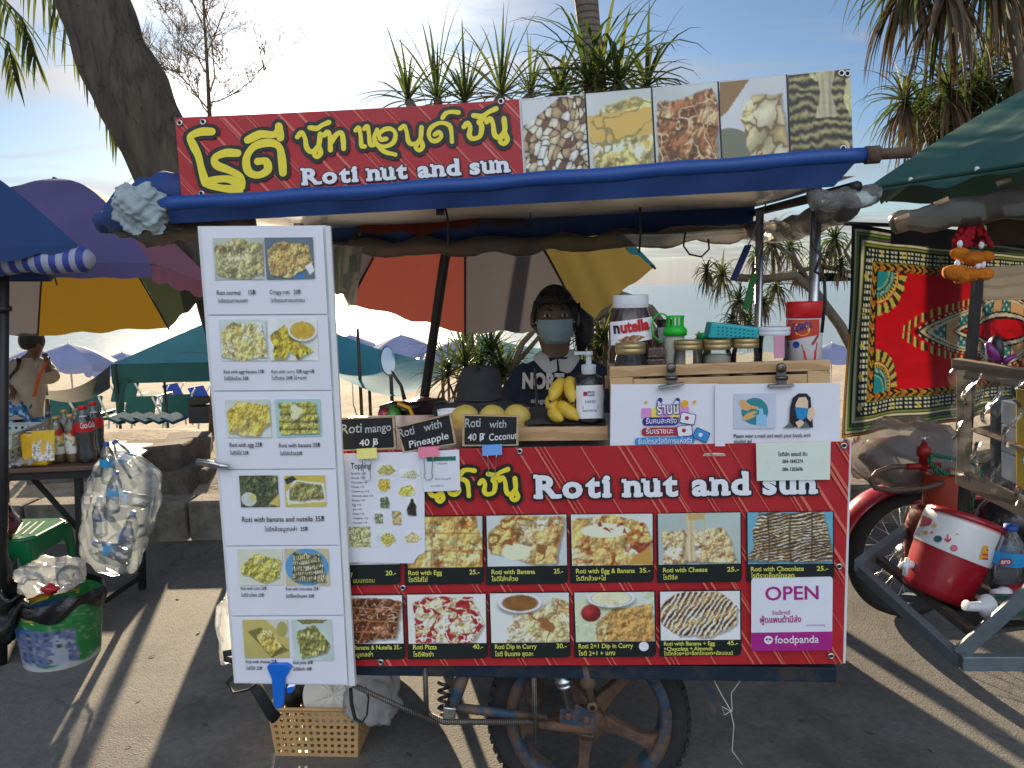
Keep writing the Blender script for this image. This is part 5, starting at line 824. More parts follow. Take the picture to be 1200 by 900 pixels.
for k, (lbl, px, py, rp_) in enumerate((('left yellow mango behind the tilted chalkboard', 545, 489, 16), ('middle yellow mango mostly hidden by the coconut chalkboard', 577, 489, 15.5), ('right yellow mango beside the coconut chalkboard', 606, 488.5, 16))):
    p = CP(px, py, -.16); s = mpp(p); r = rp_*s
    if k == 0: mb = MB(); mb.ball(p, (r*1.02, r, r*.93), 24, 16, nz=.03, sd=2); m0 = mb.build('mango', MEL, tag=(lbl, 'fruit', 'yellow mangoes on the counter')); b0 = ORG[m0.name]-p
    else: o = m0.copy(); C.objects.link(o); o.location = p+b0; o.rotation_euler = (0, 0, k*1.1); o['label'] = lbl; ORG[o.name] = p+b0
HAT = mat('charcoal_felt', (.030, .030, .034), .95, var=.25, vs=30, bump=.3, bs=120); p = CP(563, 478, -.33); s = mpp(p); t = thing('hat', 'dark charcoal wide brimmed hat resting on the seat behind the mangoes', 'hat', p)
def hatf(u, v):
    a = u*2*math.pi; r = [.0, .055, .083, .088, .096, .135, .19][min(6, int(v*6+.5))]; z = [.14, .136, .115, .06, .02, .0, -.022][min(6, int(v*6+.5))]
    r *= .78; z *= .86; return p+CU*(r*math.cos(a)*.95)+CN*(r*.8*math.sin(a))+UP*(z*1.05+(-.02*math.sin(a) if v > .6 else (-.016*math.exp(-(math.cos(a)/.3)**2) if v < .3 else 0))+(.022*math.cos(2*a) if v > .9 else 0))
mb = MB(); mb.grid(hatf, 36, 6); mb.build('hat_body', HAT, t, sub=1); mb = MB(); mb.tube([p+CU*(  .073*math.cos(a)*.95)+CN*(.073*.8*math.sin(a))+UP*.028 for a in [i*math.pi/16 for i in range(33)]], .005, 6, caps=False, flat=.6); mb.build('hat_band', BLKP, t)
p = CP(527, 492, -.2); s = mpp(p); mb = MB(); mb.lathe([(.0, .0), (.026, 0), (.034, .058), (.032, .058), (.025, .002)], p-UP*.03, UP, 24); mb.build('paper_cup', PAP, tag=('white paper cup behind the tilted chalkboard', 'cup'))
# ================================================================ ground, kerb, beach, sea, hill
def nmat(name, c1, c2, sc1, c3=None, bump=.5, bs=60., rough=.9, sc3=4., spec=.3, sparkle=0):
    m = bpy.data.materials.new(name); m.use_nodes = True; t = m.node_tree; L = t.links; p = t.nodes['Principled BSDF']; tc = nd(t, 'ShaderNodeTexCoord')
    def noise(s, d=8, r=.6): n = nd(t, 'ShaderNodeTexNoise'); n.inputs['Scale'].default_value = s; n.inputs['Detail'].default_value = d; n.inputs['Roughness'].default_value = r; L.new(tc.outputs['Object'], n.inputs['Vector']); return n
    n1 = noise(sc1); m1 = nd(t, 'ShaderNodeMix', data_type='RGBA'); r = nd(t, 'ShaderNodeMapRange'); r.inputs[1].default_value = .35; r.inputs[2].default_value = .65; L.new(n1.outputs[0], r.inputs[0]); L.new(r.outputs[0], m1.inputs[0]); m1.inputs[6].default_value = (*c1, 1); m1.inputs[7].default_value = (*c2, 1); o = m1.outputs[2]
    if c3:
        n3 = noise(sc3, 6, .7); r3 = nd(t, 'ShaderNodeMapRange'); r3.inputs[1].default_value = .5; r3.inputs[2].default_value = .66; r3.inputs[4].default_value = .75; L.new(n3.outputs[0], r3.inputs[0]); m3 = nd(t, 'ShaderNodeMix', data_type='RGBA'); L.new(r3.outputs[0], m3.inputs[0]); L.new(o, m3.inputs[6]); m3.inputs[7].default_value = (*c3, 1); o = m3.outputs[2]
    L.new(o, p.inputs['Base Color']); p.inputs['Roughness'].default_value = rough; p.inputs['Specular IOR Level'].default_value = spec
    nb = noise(bs, 5, .7); b = nd(t, 'ShaderNodeBump'); b.inputs['Strength'].default_value = bump; b.inputs['Distance'].default_value = .012; L.new(nb.outputs[0], b.inputs['Height'])
    nb2 = nd(t, 'ShaderNodeTexVoronoi'); nb2.inputs['Scale'].default_value = bs*1.6; L.new(tc.outputs['Object'], nb2.inputs['Vector']); b2 = nd(t, 'ShaderNodeBump'); b2.inputs['Strength'].default_value = bump*.7; b2.inputs['Distance'].default_value = .006; L.new(nb2.outputs['Distance'], b2.inputs['Height']); L.new(b.outputs[0], b2.inputs['Normal']); L.new(b2.outputs[0], p.inputs['Normal'])
    return m
ASPH = nmat('worn_asphalt', (.135, .130, .121), (.185, .177, .163), 38., (.070, .067, .062), .42, 110., .8, 1.4)
t_ = ASPH.node_tree; p_ = t_.nodes['Principled BSDF']; src = p_.inputs['Base Color'].links[0].from_socket; tc = nd(t_, 'ShaderNodeTexCoord'); nzc = nd(t_, 'ShaderNodeTexNoise'); nzc.inputs['Scale'].default_value = 2.2; nzc.inputs['Detail'].default_value = 6
t_.links.new(tc.outputs['Object'], nzc.inputs['Vector']); mxv = nd(t_, 'ShaderNodeMix', data_type='RGBA'); mxv.inputs[0].default_value = .32; t_.links.new(tc.outputs['Object'], mxv.inputs[6]); t_.links.new(nzc.outputs['Color'], mxv.inputs[7])
vor = nd(t_, 'ShaderNodeTexVoronoi', feature='DISTANCE_TO_EDGE'); vor.inputs['Scale'].default_value = 1.25; t_.links.new(mxv.outputs[2], vor.inputs['Vector']); crk = nd(t_, 'ShaderNodeMapRange'); crk.inputs[1].default_value = .003; crk.inputs[2].default_value = .010; crk.inputs[3].default_value = .28; crk.inputs[4].default_value = 0; t_.links.new(vor.outputs['Distance'], crk.inputs[0])
n4 = nd(t_, 'ShaderNodeTexNoise'); n4.inputs['Scale'].default_value = .9; t_.links.new(tc.outputs['Object'], n4.inputs['Vector']); r4 = nd(t_, 'ShaderNodeMapRange'); r4.inputs[1].default_value = .48; r4.inputs[2].default_value = .56; t_.links.new(n4.outputs[0], r4.inputs[0]); mu = nd(t_, 'ShaderNodeMath', operation='MULTIPLY'); t_.links.new(crk.outputs[0], mu.inputs[0]); t_.links.new(r4.outputs[0], mu.inputs[1])
mc = nd(t_, 'ShaderNodeMix', data_type='RGBA'); t_.links.new(mu.outputs[0], mc.inputs[0]); t_.links.new(src, mc.inputs[6]); mc.inputs[7].default_value = (.03, .028, .026, 1)
n5 = nd(t_, 'ShaderNodeTexNoise'); n5.inputs['Scale'].default_value = 1.7; n5.inputs['Detail'].default_value = 9; n5.inputs['Roughness'].default_value = .72; t_.links.new(tc.outputs['Object'], n5.inputs['Vector']); r5 = nd(t_, 'ShaderNodeMapRange'); r5.inputs[1].default_value = .55; r5.inputs[2].default_value = .68; r5.inputs[4].default_value = .4; t_.links.new(n5.outputs[0], r5.inputs[0]); ms5 = nd(t_, 'ShaderNodeMix', data_type='RGBA'); t_.links.new(r5.outputs[0], ms5.inputs[0]); t_.links.new(mc.outputs[2], ms5.inputs[6]); ms5.inputs[7].default_value = (.055, .051, .047, 1); t_.links.new(ms5.outputs[2], p_.inputs['Base Color'])
KY = 4.55
mb = MB(); mb.grid(lambda u, v: V((-30+60*u, -22+(KY+22)*v, 0)), 8, 6); setp(mb.build('road', ASPH, org=(0, 0, 0)), kind='structure')
KERB = nmat('kerb_concrete', (.16, .145, .125), (.24, .22, .19), 12., (.08, .072, .06), .5, 50., .9, 5.)
for i in range(24):
    x0 = -14+i*1.0; mb = MB(); mb.box((x0+.5, KY+.11, .115), (.985, .22, .25)); setp(mb.build('kerb', KERB, bevel=.02), kind='structure')
for x0, x1, h_ in ((-.2, .44, .70), (.46, 1.07, .92)):      # unseen blocks added behind the cart to shade the road in front
    mb = MB(); mb.box(((x0+x1)/2, 3.62, h_/2), (x1-x0, .22, h_)); setp(mb.build('shade_block', KERB, bevel=.015), kind='structure')
def hsand(x, y):
    t = [(4.7, .19), (5.4, .27), (6.6, .30), (7.4, .12), (9.5, -.95), (13, -1.45), (22, -1.75), (38, -2.05), (44, -2.6), (60, -4)]
    for (a, b), (c, d) in zip(t, t[1:]):
        if y <= c: f = max(0, (y-a)/(c-a)); z = b+(d-b)*f*f*(3-2*f); break
    else: z = -4
    k = min(1, max(0, (y-4.8)/1.2))
    return z+k*(.035*math.sin(x*2.1+y*1.3)+.03*math.sin(x*4.7-y*3.1)+.025*math.sin(x*7.3+y*6.1))
SAND = nmat('beach_sand', (.33, .275, .21), (.43, .365, .28), 3., (.22, .175, .13), .8, 16., .95, 9.)
mb = MB(); mb.grid(lambda u, v: (lambda x, y: V((x, y, hsand(x, y))))(-45+90*u, KY+.2+55*v**1.8), 220, 130); setp(mb.build('beach_sand', SAND, org=(0, 0, 0)), kind='structure')
m = bpy.data.materials.new('sea_water'); m.use_nodes = True; t_ = m.node_tree; p_ = t_.nodes['Principled BSDF']; p_.inputs['Base Color'].default_value = (.27, .35, .375, 1); p_.inputs['Roughness'].default_value = .28; tc = nd(t_, 'ShaderNodeTexCoord'); mpn = nd(t_, 'ShaderNodeMapping'); mpn.inputs['Scale'].default_value = (.35, 1.2, 1); nz_ = nd(t_, 'ShaderNodeTexNoise'); nz_.inputs['Scale'].default_value = 1.1; nz_.inputs['Detail'].default_value = 8; nz_.inputs['Roughness'].default_value = .65; b_ = nd(t_, 'ShaderNodeBump'); b_.inputs['Strength'].default_value = .7; b_.inputs['Distance'].default_value = .35
t_.links.new(tc.outputs['Object'], mpn.inputs[0]); t_.links.new(mpn.outputs[0], nz_.inputs['Vector']); t_.links.new(nz_.outputs[0], b_.inputs['Height']); t_.links.new(b_.outputs[0], p_.inputs['Normal'])
mb = MB(); mb.poly([(-9000, 30, -2.1), (9000, 30, -2.1), (9000, 9500, -2.1), (-9000, 9500, -2.1)]); setp(mb.build('sea', m, org=(0, 30, -2.1)), kind='structure')
HILL = mat('far_hill_green', (.17, .23, .24), .95, var=.25, vs=.006)
def hill(px0, px1, Y, prof, name):
    a, b = zat(px0, Y, -3), zat(px1, Y, -3); n = 60; mb = MB()
    def fn(u, v):
        p = a.lerp(b, u); h = 0
        for c, wd, hh in prof: h += hh*math.exp(-((u-c)/wd)**2)
        h *= 1+.12*math.sin(u*37)+.08*math.sin(u*71+1); k = math.sin(v*math.pi)
        return V((p.x, Y+(v-.5)*500, -3+h*k*(1+.1*math.sin(u*53+v*9))))
    mb.grid(fn, n, 12); setp(mb.build(name, HILL), kind='structure')
hill(965, 1500, 2600, [(.25, .2, 90), (.6, .25, 150), (.06, .05, 45)], 'hills')
# ================================================================ vegetation
LEAFG = mat('pandanus_green', (.026, .042, .014), .45, var=.35, vs=9, trans=.3, tcol=(.10, .16, .03)); LEAFY = mat('pandanus_yellow_green', (.055, .078, .022), .45, var=.3, vs=9, trans=.35, tcol=(.16, .20, .04)); LEAFB = mat('dead_leaf_brown', (.11, .078, .046), .8, var=.35, vs=12, trans=.2); BARK = mat('grey_brown_bark', (.09, .072, .055), .9, var=.35, vs=14, bump=.9, bs=40, dirt=(6, .55, .6), dcol=(.06, .045, .035)); BRAN = mat('pale_branch_bark', (.13, .11, .085), .85, var=.3, vs=20, bump=.5, bs=60)
def blade(mb, c, d, L, w, droop, q, mi=0, seg=6, kink=0):
    d = d.normalized(); sd = d.cross(UP); sd = sd.normalized() if sd.length > .05 else V((1, 0, 0)); p = V(c); pts = [V(p)]; dd = V(d)
    for i in range(seg):
        dd = (dd-UP*droop*(i+1)/seg*(1.6 if kink and i > seg*.45 else .8)).normalized(); p = p+dd*(L/seg); pts.append(V(p))
    vs = []
    for i, a in enumerate(pts):
        ww = w*(.55+.45*min(1, i/1.5))*(1-(i/seg)**1.6)+.0008; nrm = sd.cross((pts[min(i+1, seg)]-pts[max(i-1, 0)]).normalized())
        vs += [a-sd*ww+nrm*ww*.5, a, a+sd*ww+nrm*ww*.5]
    mb.add(vs, [(3*i+k, 3*i+k+1, 3*i+k+4, 3*i+k+3) for i in range(seg) for k in (0, 1)], mi, True)
def rosette(mb, c, n, L, w, lo, hi, droop, q, brown=.15, hang=0, axis=None):
    c = V(c)
    for i in range(n):
        a = i*2.39996+q.uniform(-.3, .3); f = (i+.5)/n; el = R(hi+(lo-hi)*f+q.uniform(-8, 8)); d = V((math.cos(a)*math.cos(el), math.sin(a)*math.cos(el), math.sin(el)))
        if axis: d = (d+axis*.7).normalized()
        mi = 2 if f > 1-brown and q.random() < .8 else (1 if q.random() < .35 else 0)
        blade(mb, c-UP*.03*f*8*w, d, L*q.uniform(.65, 1.1), w*q.uniform(.75, 1.15), droop*q.uniform(.5, 1.4), q, mi, 6, q.random() < .4)
    for i in range(hang):
        a = q.uniform(0, 6.28); d = V((math.cos(a)*.55, math.sin(a)*.55, -.5)); blade(mb, c-UP*.04, d, L*q.uniform(.7, 1.15), w*.8, .9, q, 2, 6)
LM = [LEAFG, LEAFY, LEAFB]
def plant(name, lbl, cat, base, heads, stems, L, w, n=34, lo=-25, hi=80, droop=.35, brown=.2, hang=0, sd=1, sr=.03, group=None):
    t = thing(name, lbl, cat, base, group); q = random.Random(sd)
    for P, r in stems: mb = MB(); mb.tube(P, [r*(1-.35*i/(len(P)-1)) for i in range(len(P))], 9); mb.build('branch', BRAN, t)
    for k, (p, s) in enumerate(heads): mb = MB(); rosette(mb, p, int(n*q.uniform(.8, 1.2)), L*s, w*(.6+.4*s), lo, hi, droop, q, brown, hang); mb.build('leaf_head', LM, t)
    return t
# pandanus rising behind the top banner
Yp = 5.6; H = [((478, 118), .75), ((512, 116), 1.05), ((545, 120), .8), ((588, 112), .95), ((622, 112), .7)]
hd = [(at(x, y, Yp+.25*math.sin(i*2)), s) for i, ((x, y), s) in enumerate(H)]; b0 = zat(545, Yp, hsand(-.3, Yp)); plant('pandanus_plant', 'spiky pandanus with thin upright leaves behind the left half of the top banner', 'plant', b0, hd, [([b0.lerp(at(540, 200, Yp), f)+V((.05*math.sin(f*5), 0, 0)) for f in (0, .3, .6, 1)]+[p], .05) for p, s in hd], .66, .0145, 26, 0, 84, .22, .1, 0, 3)
H = [((655, 108), .85), ((690, 100), 1.1), ((725, 98), 1.15), ((758, 102), .9), ((705, 85), 1.0)]; hd = [(at(x, y, Yp-.2+.25*math.cos(i*2)), s) for i, ((x, y), s) in enumerate(H)]; b0 = zat(712, Yp, hsand(.6, Yp)); plant('pandanus_plant', 'dense dark green pandanus with arching leaves beside the palm trunk above the banner', 'plant', b0, hd, [([b0.lerp(at(705, 190, Yp), f)+V((.05*math.sin(f*4), 0, 0)) for f in (0, .3, .6, 1)]+[p], .05) for p, s in hd], .66, .0175, 34, -35, 76, .42, .1, 0, 5)
# palm trunk above
t = thing('coconut_palm', 'slim ringed palm trunk rising above the middle of the top banner', 'tree', zat(715, 7.2, hsand(.9, 7.2))); P = [ORG[t.name], at(708, 300, 7.2), at(698, 110, 7.2), at(686, -10, 7.2), at(676, -200, 7.2), at(670, -420, 7.3)]
PALMB = mat('ringed_palm_bark', (.15, .125, .10), .9, var=.3, vs=10, wave=((.07, .055, .045), 5.5, 'Z', .8, 1.2), bump=.6, bs=40); mb = MB(); pp = []
for a, b in zip(P, P[1:]): pp += [a.lerp(b, f/6) for f in range(6)]
pp.append(P[-1]); mb.tube(pp, [.105+.006*math.sin(i*2.2) for i in range(len(pp))], 14); mb.build('trunk', PALMB, t)
def frond(mb, P, L, w, q, dens=34, hang=.5, side=None):
    P = [V(p) for p in P]; pts = []
    for a, b in zip(P, P[1:]): pts += [a.lerp(b, f/6) for f in range(6)]
    pts.append(P[-1]); mb.tube(pts, [.014*(1-.75*i/len(pts)) for i in range(len(pts))], 5, mi=2)
    for i in range(dens):
        f = (i+.5)/dens*(len(pts)-1.01); j = int(f); p = pts[j].lerp(pts[j+1], f-j); tg = (pts[j+1]-pts[j]).normalized(); sd = tg.cross(UP); sd = sd.normalized() if sd.length > .05 else V((1, 0, 0))
        for s in ((-1, 1) if side is None else (side, side*.6)):
            d = (sd*s*q.uniform(.5, 1)+tg*.6-UP*hang*q.uniform(.6, 1.3)); blade(mb, p, d, L*(.55+.45*math.sin(math.pi*(i+2)/(dens+3)))*q.uniform(.8, 1.1), w, .3, q, 1 if q.random() < .4 else 0, 5)
q = random.Random(21)
for k in range(9):
    a = k*.7; c = P[-1]; d = V((math.cos(a), math.sin(a), 0)); mb = MB(); frond(mb, [c, c+d*.7+UP*.4, c+d*1.5+UP*.3, c+d*2.2-UP*.4], .7, .02, q, 26); mb.build('frond', LM, t)
# left coconut fronds hanging into the picture
b0 = zat(-150, 6.2, hsand(-5, 6.2)); t = thing('coconut_palm', 'coconut palm outside the left edge with drooping fronds reaching the leaning trunk', 'tree', b0); mb = MB(); top = at(-130, -260, 6.2); mb.tube([b0.lerp(top, f/8)+V((.2*math.sin(f*.35), 0, 0)) for f in range(9)], .12, 12); mb.build('trunk', PALMB, t)
for PP, L_, dn, hg in (([top, at(-60, -140, 5.9), at(30, -60, 5.7), at(85, 20, 5.6), at(118, 80, 5.6), at(140, 150, 5.6)], .55, 60, 1.3), ([top, at(-90, -80, 5.9), at(-25, -30, 5.7), at(25, 20, 5.6), at(42, 70, 5.6)], .42, 34, .9), ([top, at(-140, -100, 5.8), at(-60, 0, 5.7), at(10, 50, 5.6), at(18, 95, 5.6)], .34, 26, .9), ([top, at(-240, -350, 6.4), at(-350, -250, 6.6)], .7, 30, .7), ([top, at(-180, -450, 6.8), at(-100, -480, 7.4), at(0, -430, 7.8)], .7, 30, .7)):
    mb = MB(); frond(mb, PP, L_, .013, q, dn, hg); mb.build('frond', LM, t)
# leaning tree
TY = 4.95; C_ = [(330, 600, 44), (316, 520, 40), (290, 420, 37), (262, 340, 36), (240, 290, 35), (206, 222, 38), (183, 165, 41), (154, 110, 44), (130, 60, 41), (109, 0, 39), (84, -70, 37), (50, -180, 33), (0, -320, 28), (-30, -460, 22)]
pts = [at(x, y, TY) for x, y, r in C_]; pts[0] = zat(330, TY, hsand(-1.4, TY)-.1); s = TY/FPX; t = thing('leaning_tree', 'thick grey brown tree trunk leaning to the left behind the menu board', 'tree', pts[0])
P = []; RR = []
for i in range(len(pts)-1):
    for f in range(6): P.append(pts[i].lerp(pts[i+1], f/6)); RR.append((C_[i][2]*(1-f/6)+C_[i+1][2]*f/6)*s*.93)
q = random.Random(4); mb = MB(); mb.tube(P, RR, 40)
BARK2 = mat('furrowed_bark', (.075, .062, .046), .95, var=.45, vs=14, bump=1.0, bs=34, dirt=(22, .5, .75), dcol=(.030, .023, .018), stretch=(1, 1, .16)); nv = 40
for i, v_ in enumerate(mb.v):
    ring, j = divmod(i, nv)
    if ring < len(P): a = 2*math.pi*j/nv; k = .035*math.sin(a*7+ring*.25)+.03*math.sin(a*13-ring*.4)+.02*math.sin(a*3+ring*.8); mb.v[i] = v_+(v_-P[ring])*k
for k in range(60):   # shaggy bark strips and dead twigs
    i = q.randrange(10, len(P)-8); d = V((q.uniform(-1, 1), -q.uniform(0, 1), q.uniform(-.2, .4))).normalized(); p = P[i]+d*RR[i]*.97; mb.tube([p, p+d*.05+UP*.05*q.uniform(-1, 1), p+d*q.uniform(.08, .22)+V((q.uniform(-.1, .1), 0, q.uniform(-.1, .12)))], [.0022, .0016, .0008], 4)
mb.build('trunk', BARK2, t)
mb = MB(); top = P[-1]
for k in range(7):
    a = k*.9; e = top+V((math.cos(a)*1.3, math.sin(a)*1.3, .5+.4*math.sin(k))); mb.tube([top, top.lerp(e, .5)+UP*.2, e], [.08, .05, .02], 6)
    for j in range(60): pj = top.lerp(e, q.uniform(.4, 1))+V((q.gauss(0, .25), q.gauss(0, .25), q.gauss(.1, .2))); blade(mb, pj, V((q.uniform(-1, 1), q.uniform(-1, 1), q.uniform(-.2, 1))), .25, .012, .4, q, 1, 3)
mb.build('crown', [BARK2, LEAFG], t)
# feathery young tree
SY = 6.4; b0 = zat(250, SY, hsand(-2.4, SY)); t = thing('young_casuarina', 'feathery young casuarina with bare thin twigs beside the bright sun', 'tree', b0); mb = MB(); top = at(236, -30, SY); mid = at(246, 140, SY)
mb.tube([b0, b0.lerp(mid, .5)+V((.06, 0, 0)), mid, at(242, 60, SY), top], [.04, .03, .018, .013, .005], 7); mb.build('trunk', BARK, t)
NEED = mat('casuarina_needles', (.28, .25, .15), .7, var=.4, vs=20, trans=.5, tcol=(.40, .32, .12)); mb = MB(); q = random.Random(77)
def twig(p, d, L, r, dep):
    n = 5; pts = [V(p)]; dd = V(d)
    for i in range(n): dd = (dd+V((q.gauss(0, .13), q.gauss(0, .13), .09))).normalized(); pts.append(pts[-1]+dd*L/n)
    mb.tube(pts, [r*(1-.8*i/n) for i in range(n+1)], 3, caps=False)
    if dep:
        for k in range({3: 9, 2: 8, 1: 6}[dep]):
            i = q.randrange(1, n+1); a = q.uniform(-1, 1); sd = V((q.gauss(0, 1), q.gauss(0, 1), q.gauss(0, .7))).normalized(); twig(pts[i], (dd*.8+sd*.75).normalized(), L*q.uniform(.36, .6), max(.0019, r*.55), dep-1)
for (x0, y0), (x1, y1), r in (((246, 130), (190, 70), .009), ((246, 120), (302, 112), .008), ((245, 110), (290, 30), .009), ((244, 90), (205, 20), .008), ((243, 60), (270, -20), .007), ((242, 45), (222, -40), .006), ((246, 135), (215, 95), .008), ((240, 20), (250, -60), .006), ((246, 136), (270, 90), .007), ((243, 72), (205, 60), .006)):
    a, b = at(x0, y0, SY), at(x1, y1, SY+q.uniform(-.3, .3)); twig(a, (b-a).normalized(), (b-a).length*1.15, r, 3)
mb.build('twigs', NEED, t)
# right pandanus trees
t = plant('pandanus_tree', 'tall pandanus in the top right corner with long brown hanging leaves', 'tree', zat(1235, 5.4, hsand(3.6, 5.4)), [(at(x, y, 5.4+.2*math.sin(x)), s_) for x, y, s_ in ((1110, -15, 1.15), (1065, -25, 1.0), (1160, -40, 1.1), (1090, -70, 1), (1215, -30, 1))], [([zat(1235, 5.4, hsand(3.6, 5.4)), at(1225, 300, 5.4), at(1205, 120, 5.4), at(1190, 40, 5.4), at(1175, -5, 5.4)], .085), ([at(1178, 0, 5.4), at(1140, -15, 5.4), at(1110, -18, 5.4)], .05), ([at(1178, 0, 5.4), at(1195, -25, 5.4), at(1215, -30, 5.4)], .05), ([at(1150, -12, 5.4), at(1100, -40, 5.4), at(1065, -25, 5.4)], .04)], .62, .020, 44, -70, 60, .75, .45, 26, 31)
t = plant('pandanus_tree', 'bushy dark pandanus standing behind the green umbrella on the right', 'tree', zat(1180, 6, hsand(3.8, 6)), [(at(x, y, 6+.3*math.sin(x*1.7)), s_) for x, y, s_ in ((1080, 125, 1), (1112, 105, 1.05), (1150, 92, 1.1), (1190, 85, 1.1), (1225, 110, 1), (1105, 150, .8), (1180, 135, .9), (1060, 118, .75), (1135, 120, 1))], [([zat(1180, 6, hsand(3.8, 6)), at(1175, 300, 6), at(1150, 170, 6), at(1110, 130, 6)], .07), ([at(1155, 180, 6), at(1180, 120, 6), at(1200, 90, 6)], .05), ([at(1145, 156, 5.9), at(1115, 135, 5.9), at(1085, 125, 5.9)], .035), ([at(1160, 190, 6), at(1130, 150, 6), at(1105, 150, 6)], .03)], .56, .017, 64, -75, 80, .5, .3, 20, 37)
t = plant('pandanus_tree', 'pandanus with small drooping leaf heads on bare branches seen between the right roof posts', 'tree', zat(1060, 5.2, hsand(2.6, 5.2)), [(at(x, y, 5.2+.2*math.sin(x*.7)), s_) for x, y, s_ in ((846, 322, .85), (866, 352, .8), (878, 378, .62), (858, 376, .5), (904, 283, .9), (926, 290, .8), (910, 335, .85), (935, 318, .6), (978, 280, .85), (888, 300, .6), (960, 300, .6), (985, 310, .5), (828, 318, .6), (895, 355, .5))], [([zat(1060, 5.2, hsand(2.6, 5.2)), at(1020, 450, 5.2), at(985, 382, 5.2), at(955, 342, 5.2), at(932, 323, 5.2), at(894, 327, 5.2), at(862, 325, 5.2)], .04), ([at(1040, 480, 5.2), at(1005, 320, 5.2), at(960, 312, 5.2), at(935, 318, 5.2)], .022), ([at(894, 327, 5.2), at(880, 350, 5.2), at(878, 378, 5.2)], .015), ([at(1010, 330, 5.2), at(990, 295, 5.2), at(1005, 270, 5.2)], .016), ([at(955, 342, 5.2), at(930, 300, 5.2), at(905, 285, 5.2)], .018)], .27, .010, 44, -65, 75, .55, .3, 12, 41)
t = plant('pandanus_plant', 'low bright green pandanus behind the black hat under the grey umbrella panel', 'plant', zat(558, 4.9, hsand(-.2, 4.9)), [(at(x, y, 4.9+.2*math.sin(x)), s_) for x, y, s_ in ((545, 428, 1.05), (575, 415, 1), (560, 440, 1.1), (525, 440, .9), (590, 440, .9))], [([zat(558, 4.9, hsand(-.2, 4.9)), at(555, 480, 4.9), at(560, 440, 4.9)], .05), ([at(560, 470, 4.9), at(600, 432, 4.8), at(612, 402, 4.8), at(628, 385, 4.8), at(650, 352, 4.8)], .024), ([at(600, 432, 4.8), at(640, 385, 4.8), at(662, 362, 4.8)], .016)], .40, .0115, 46, -20, 75, .3, .25, 4, 43)
t = plant('pandanus_plant', 'pandanus with thick curved grey branches between the seller and the wooden rack', 'plant', zat(725, 4.4, hsand(.6, 4.4)), [(at(x, y, 4.4+.2*math.sin(x)), s_) for x, y, s_ in ((688, 392, 1), (700, 420, 1.1), (685, 440, .9), (708, 400, .8), (695, 462, .9))], [([zat(760, 4.4, hsand(.6, 4.4)), at(800, 440, 4.4), at(785, 392, 4.4), at(762, 362, 4.4), at(728, 352, 4.4), at(700, 372, 4.4), at(676, 398, 4.4)], .034), ([at(800, 440, 4.3), at(770, 395, 4.3), at(742, 350, 4.3), at(720, 342, 4.3)], .03)], .30, .012, 40, -20, 75, .35, .2, 4, 47)
# ================================================================ beach furniture, tents, parasols
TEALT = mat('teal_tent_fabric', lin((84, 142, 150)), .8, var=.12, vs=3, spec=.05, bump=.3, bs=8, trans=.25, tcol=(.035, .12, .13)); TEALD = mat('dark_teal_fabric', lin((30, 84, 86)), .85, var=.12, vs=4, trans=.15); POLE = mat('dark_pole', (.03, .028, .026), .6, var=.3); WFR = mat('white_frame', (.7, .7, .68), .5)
t = thing('gazebo', 'teal beach gazebo with a draped corner behind the menu board', 'gazebo', zat(190, 10.5, -1.1)); A, B, Cc, D = at(130, 427, 9.5), at(388, 421, 9.3), at(376, 415, 12.6), at(190, 419, 12.8); top = at(300, 352, 11)
for i, (a, b) in enumerate(((A, B), (B, Cc), (Cc, D), (D, A))): mb = MB(); mb.grid(lambda u, v: (a.lerp(b, u)).lerp(top, v)-UP*.10*math.sin(v*math.pi)*math.sin(u*math.pi), 12, 8); mb.build('roof_panel', TEALT, t)
mb = MB()
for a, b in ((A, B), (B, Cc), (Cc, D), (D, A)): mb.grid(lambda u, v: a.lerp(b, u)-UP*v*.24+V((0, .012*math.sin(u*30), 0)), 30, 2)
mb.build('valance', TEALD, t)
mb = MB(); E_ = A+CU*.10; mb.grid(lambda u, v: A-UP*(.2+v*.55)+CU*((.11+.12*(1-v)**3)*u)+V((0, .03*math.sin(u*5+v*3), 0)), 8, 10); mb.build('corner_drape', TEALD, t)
for p in (A+CU*.05, B, Cc, D): mb = MB(); mb.tube([p, V((p.x, p.y, hsand(p.x, p.y)))], .018, 8); mb.build('pole', POLE, t)
a = at(192, 440, 11.5); mb = MB(); mb.tube([a, V((a.x, a.y, hsand(a.x, a.y)))], .02, 8); mb.build('pole', POLE, t)
OLIV = mat('olive_tarp', (.045, .045, .034), .9, var=.2, vs=4, spec=.05, trans=.06); mb = MB(); Q = [at(129, 428, 9.4), at(52, 458, 8.6), at(50, 466, 8.0), at(129, 455, 8.6)]; mb.grid(lambda u, v: Q[0].lerp(Q[1], u).lerp(Q[3].lerp(Q[2], u), v)-UP*.10*math.sin(u*math.pi), 14, 6); t = mb.build('tarp', OLIV, tag=('olive tarp stretched from the gazebo corner down to a wooden post', 'tarp'))
a = at(49, 436, 8.3); mb = MB(); mb.tube([a, V((a.x, a.y, hsand(a.x, a.y)-.1))], .045, 9); mb.build('wooden_post', BRAN, tag=('rough wooden post holding the olive tarp beside the child', 'post'))
LBT = mat('light_blue_tarp', lin((58, 124, 144)), .8, var=.12, vs=2.5, spec=.03, bump=.35, bs=7, trans=.16, tcol=(.05, .16, .20)); t = thing('tarp_shelter', 'light blue sagging tarp shelter seen behind the scooter mirror', 'tarp', at(450, 520, 7.5)); Q = [at(340, 372, 9.4), at(528, 436, 8.2), at(468, 466, 6.8), at(340, 428, 7.2)]
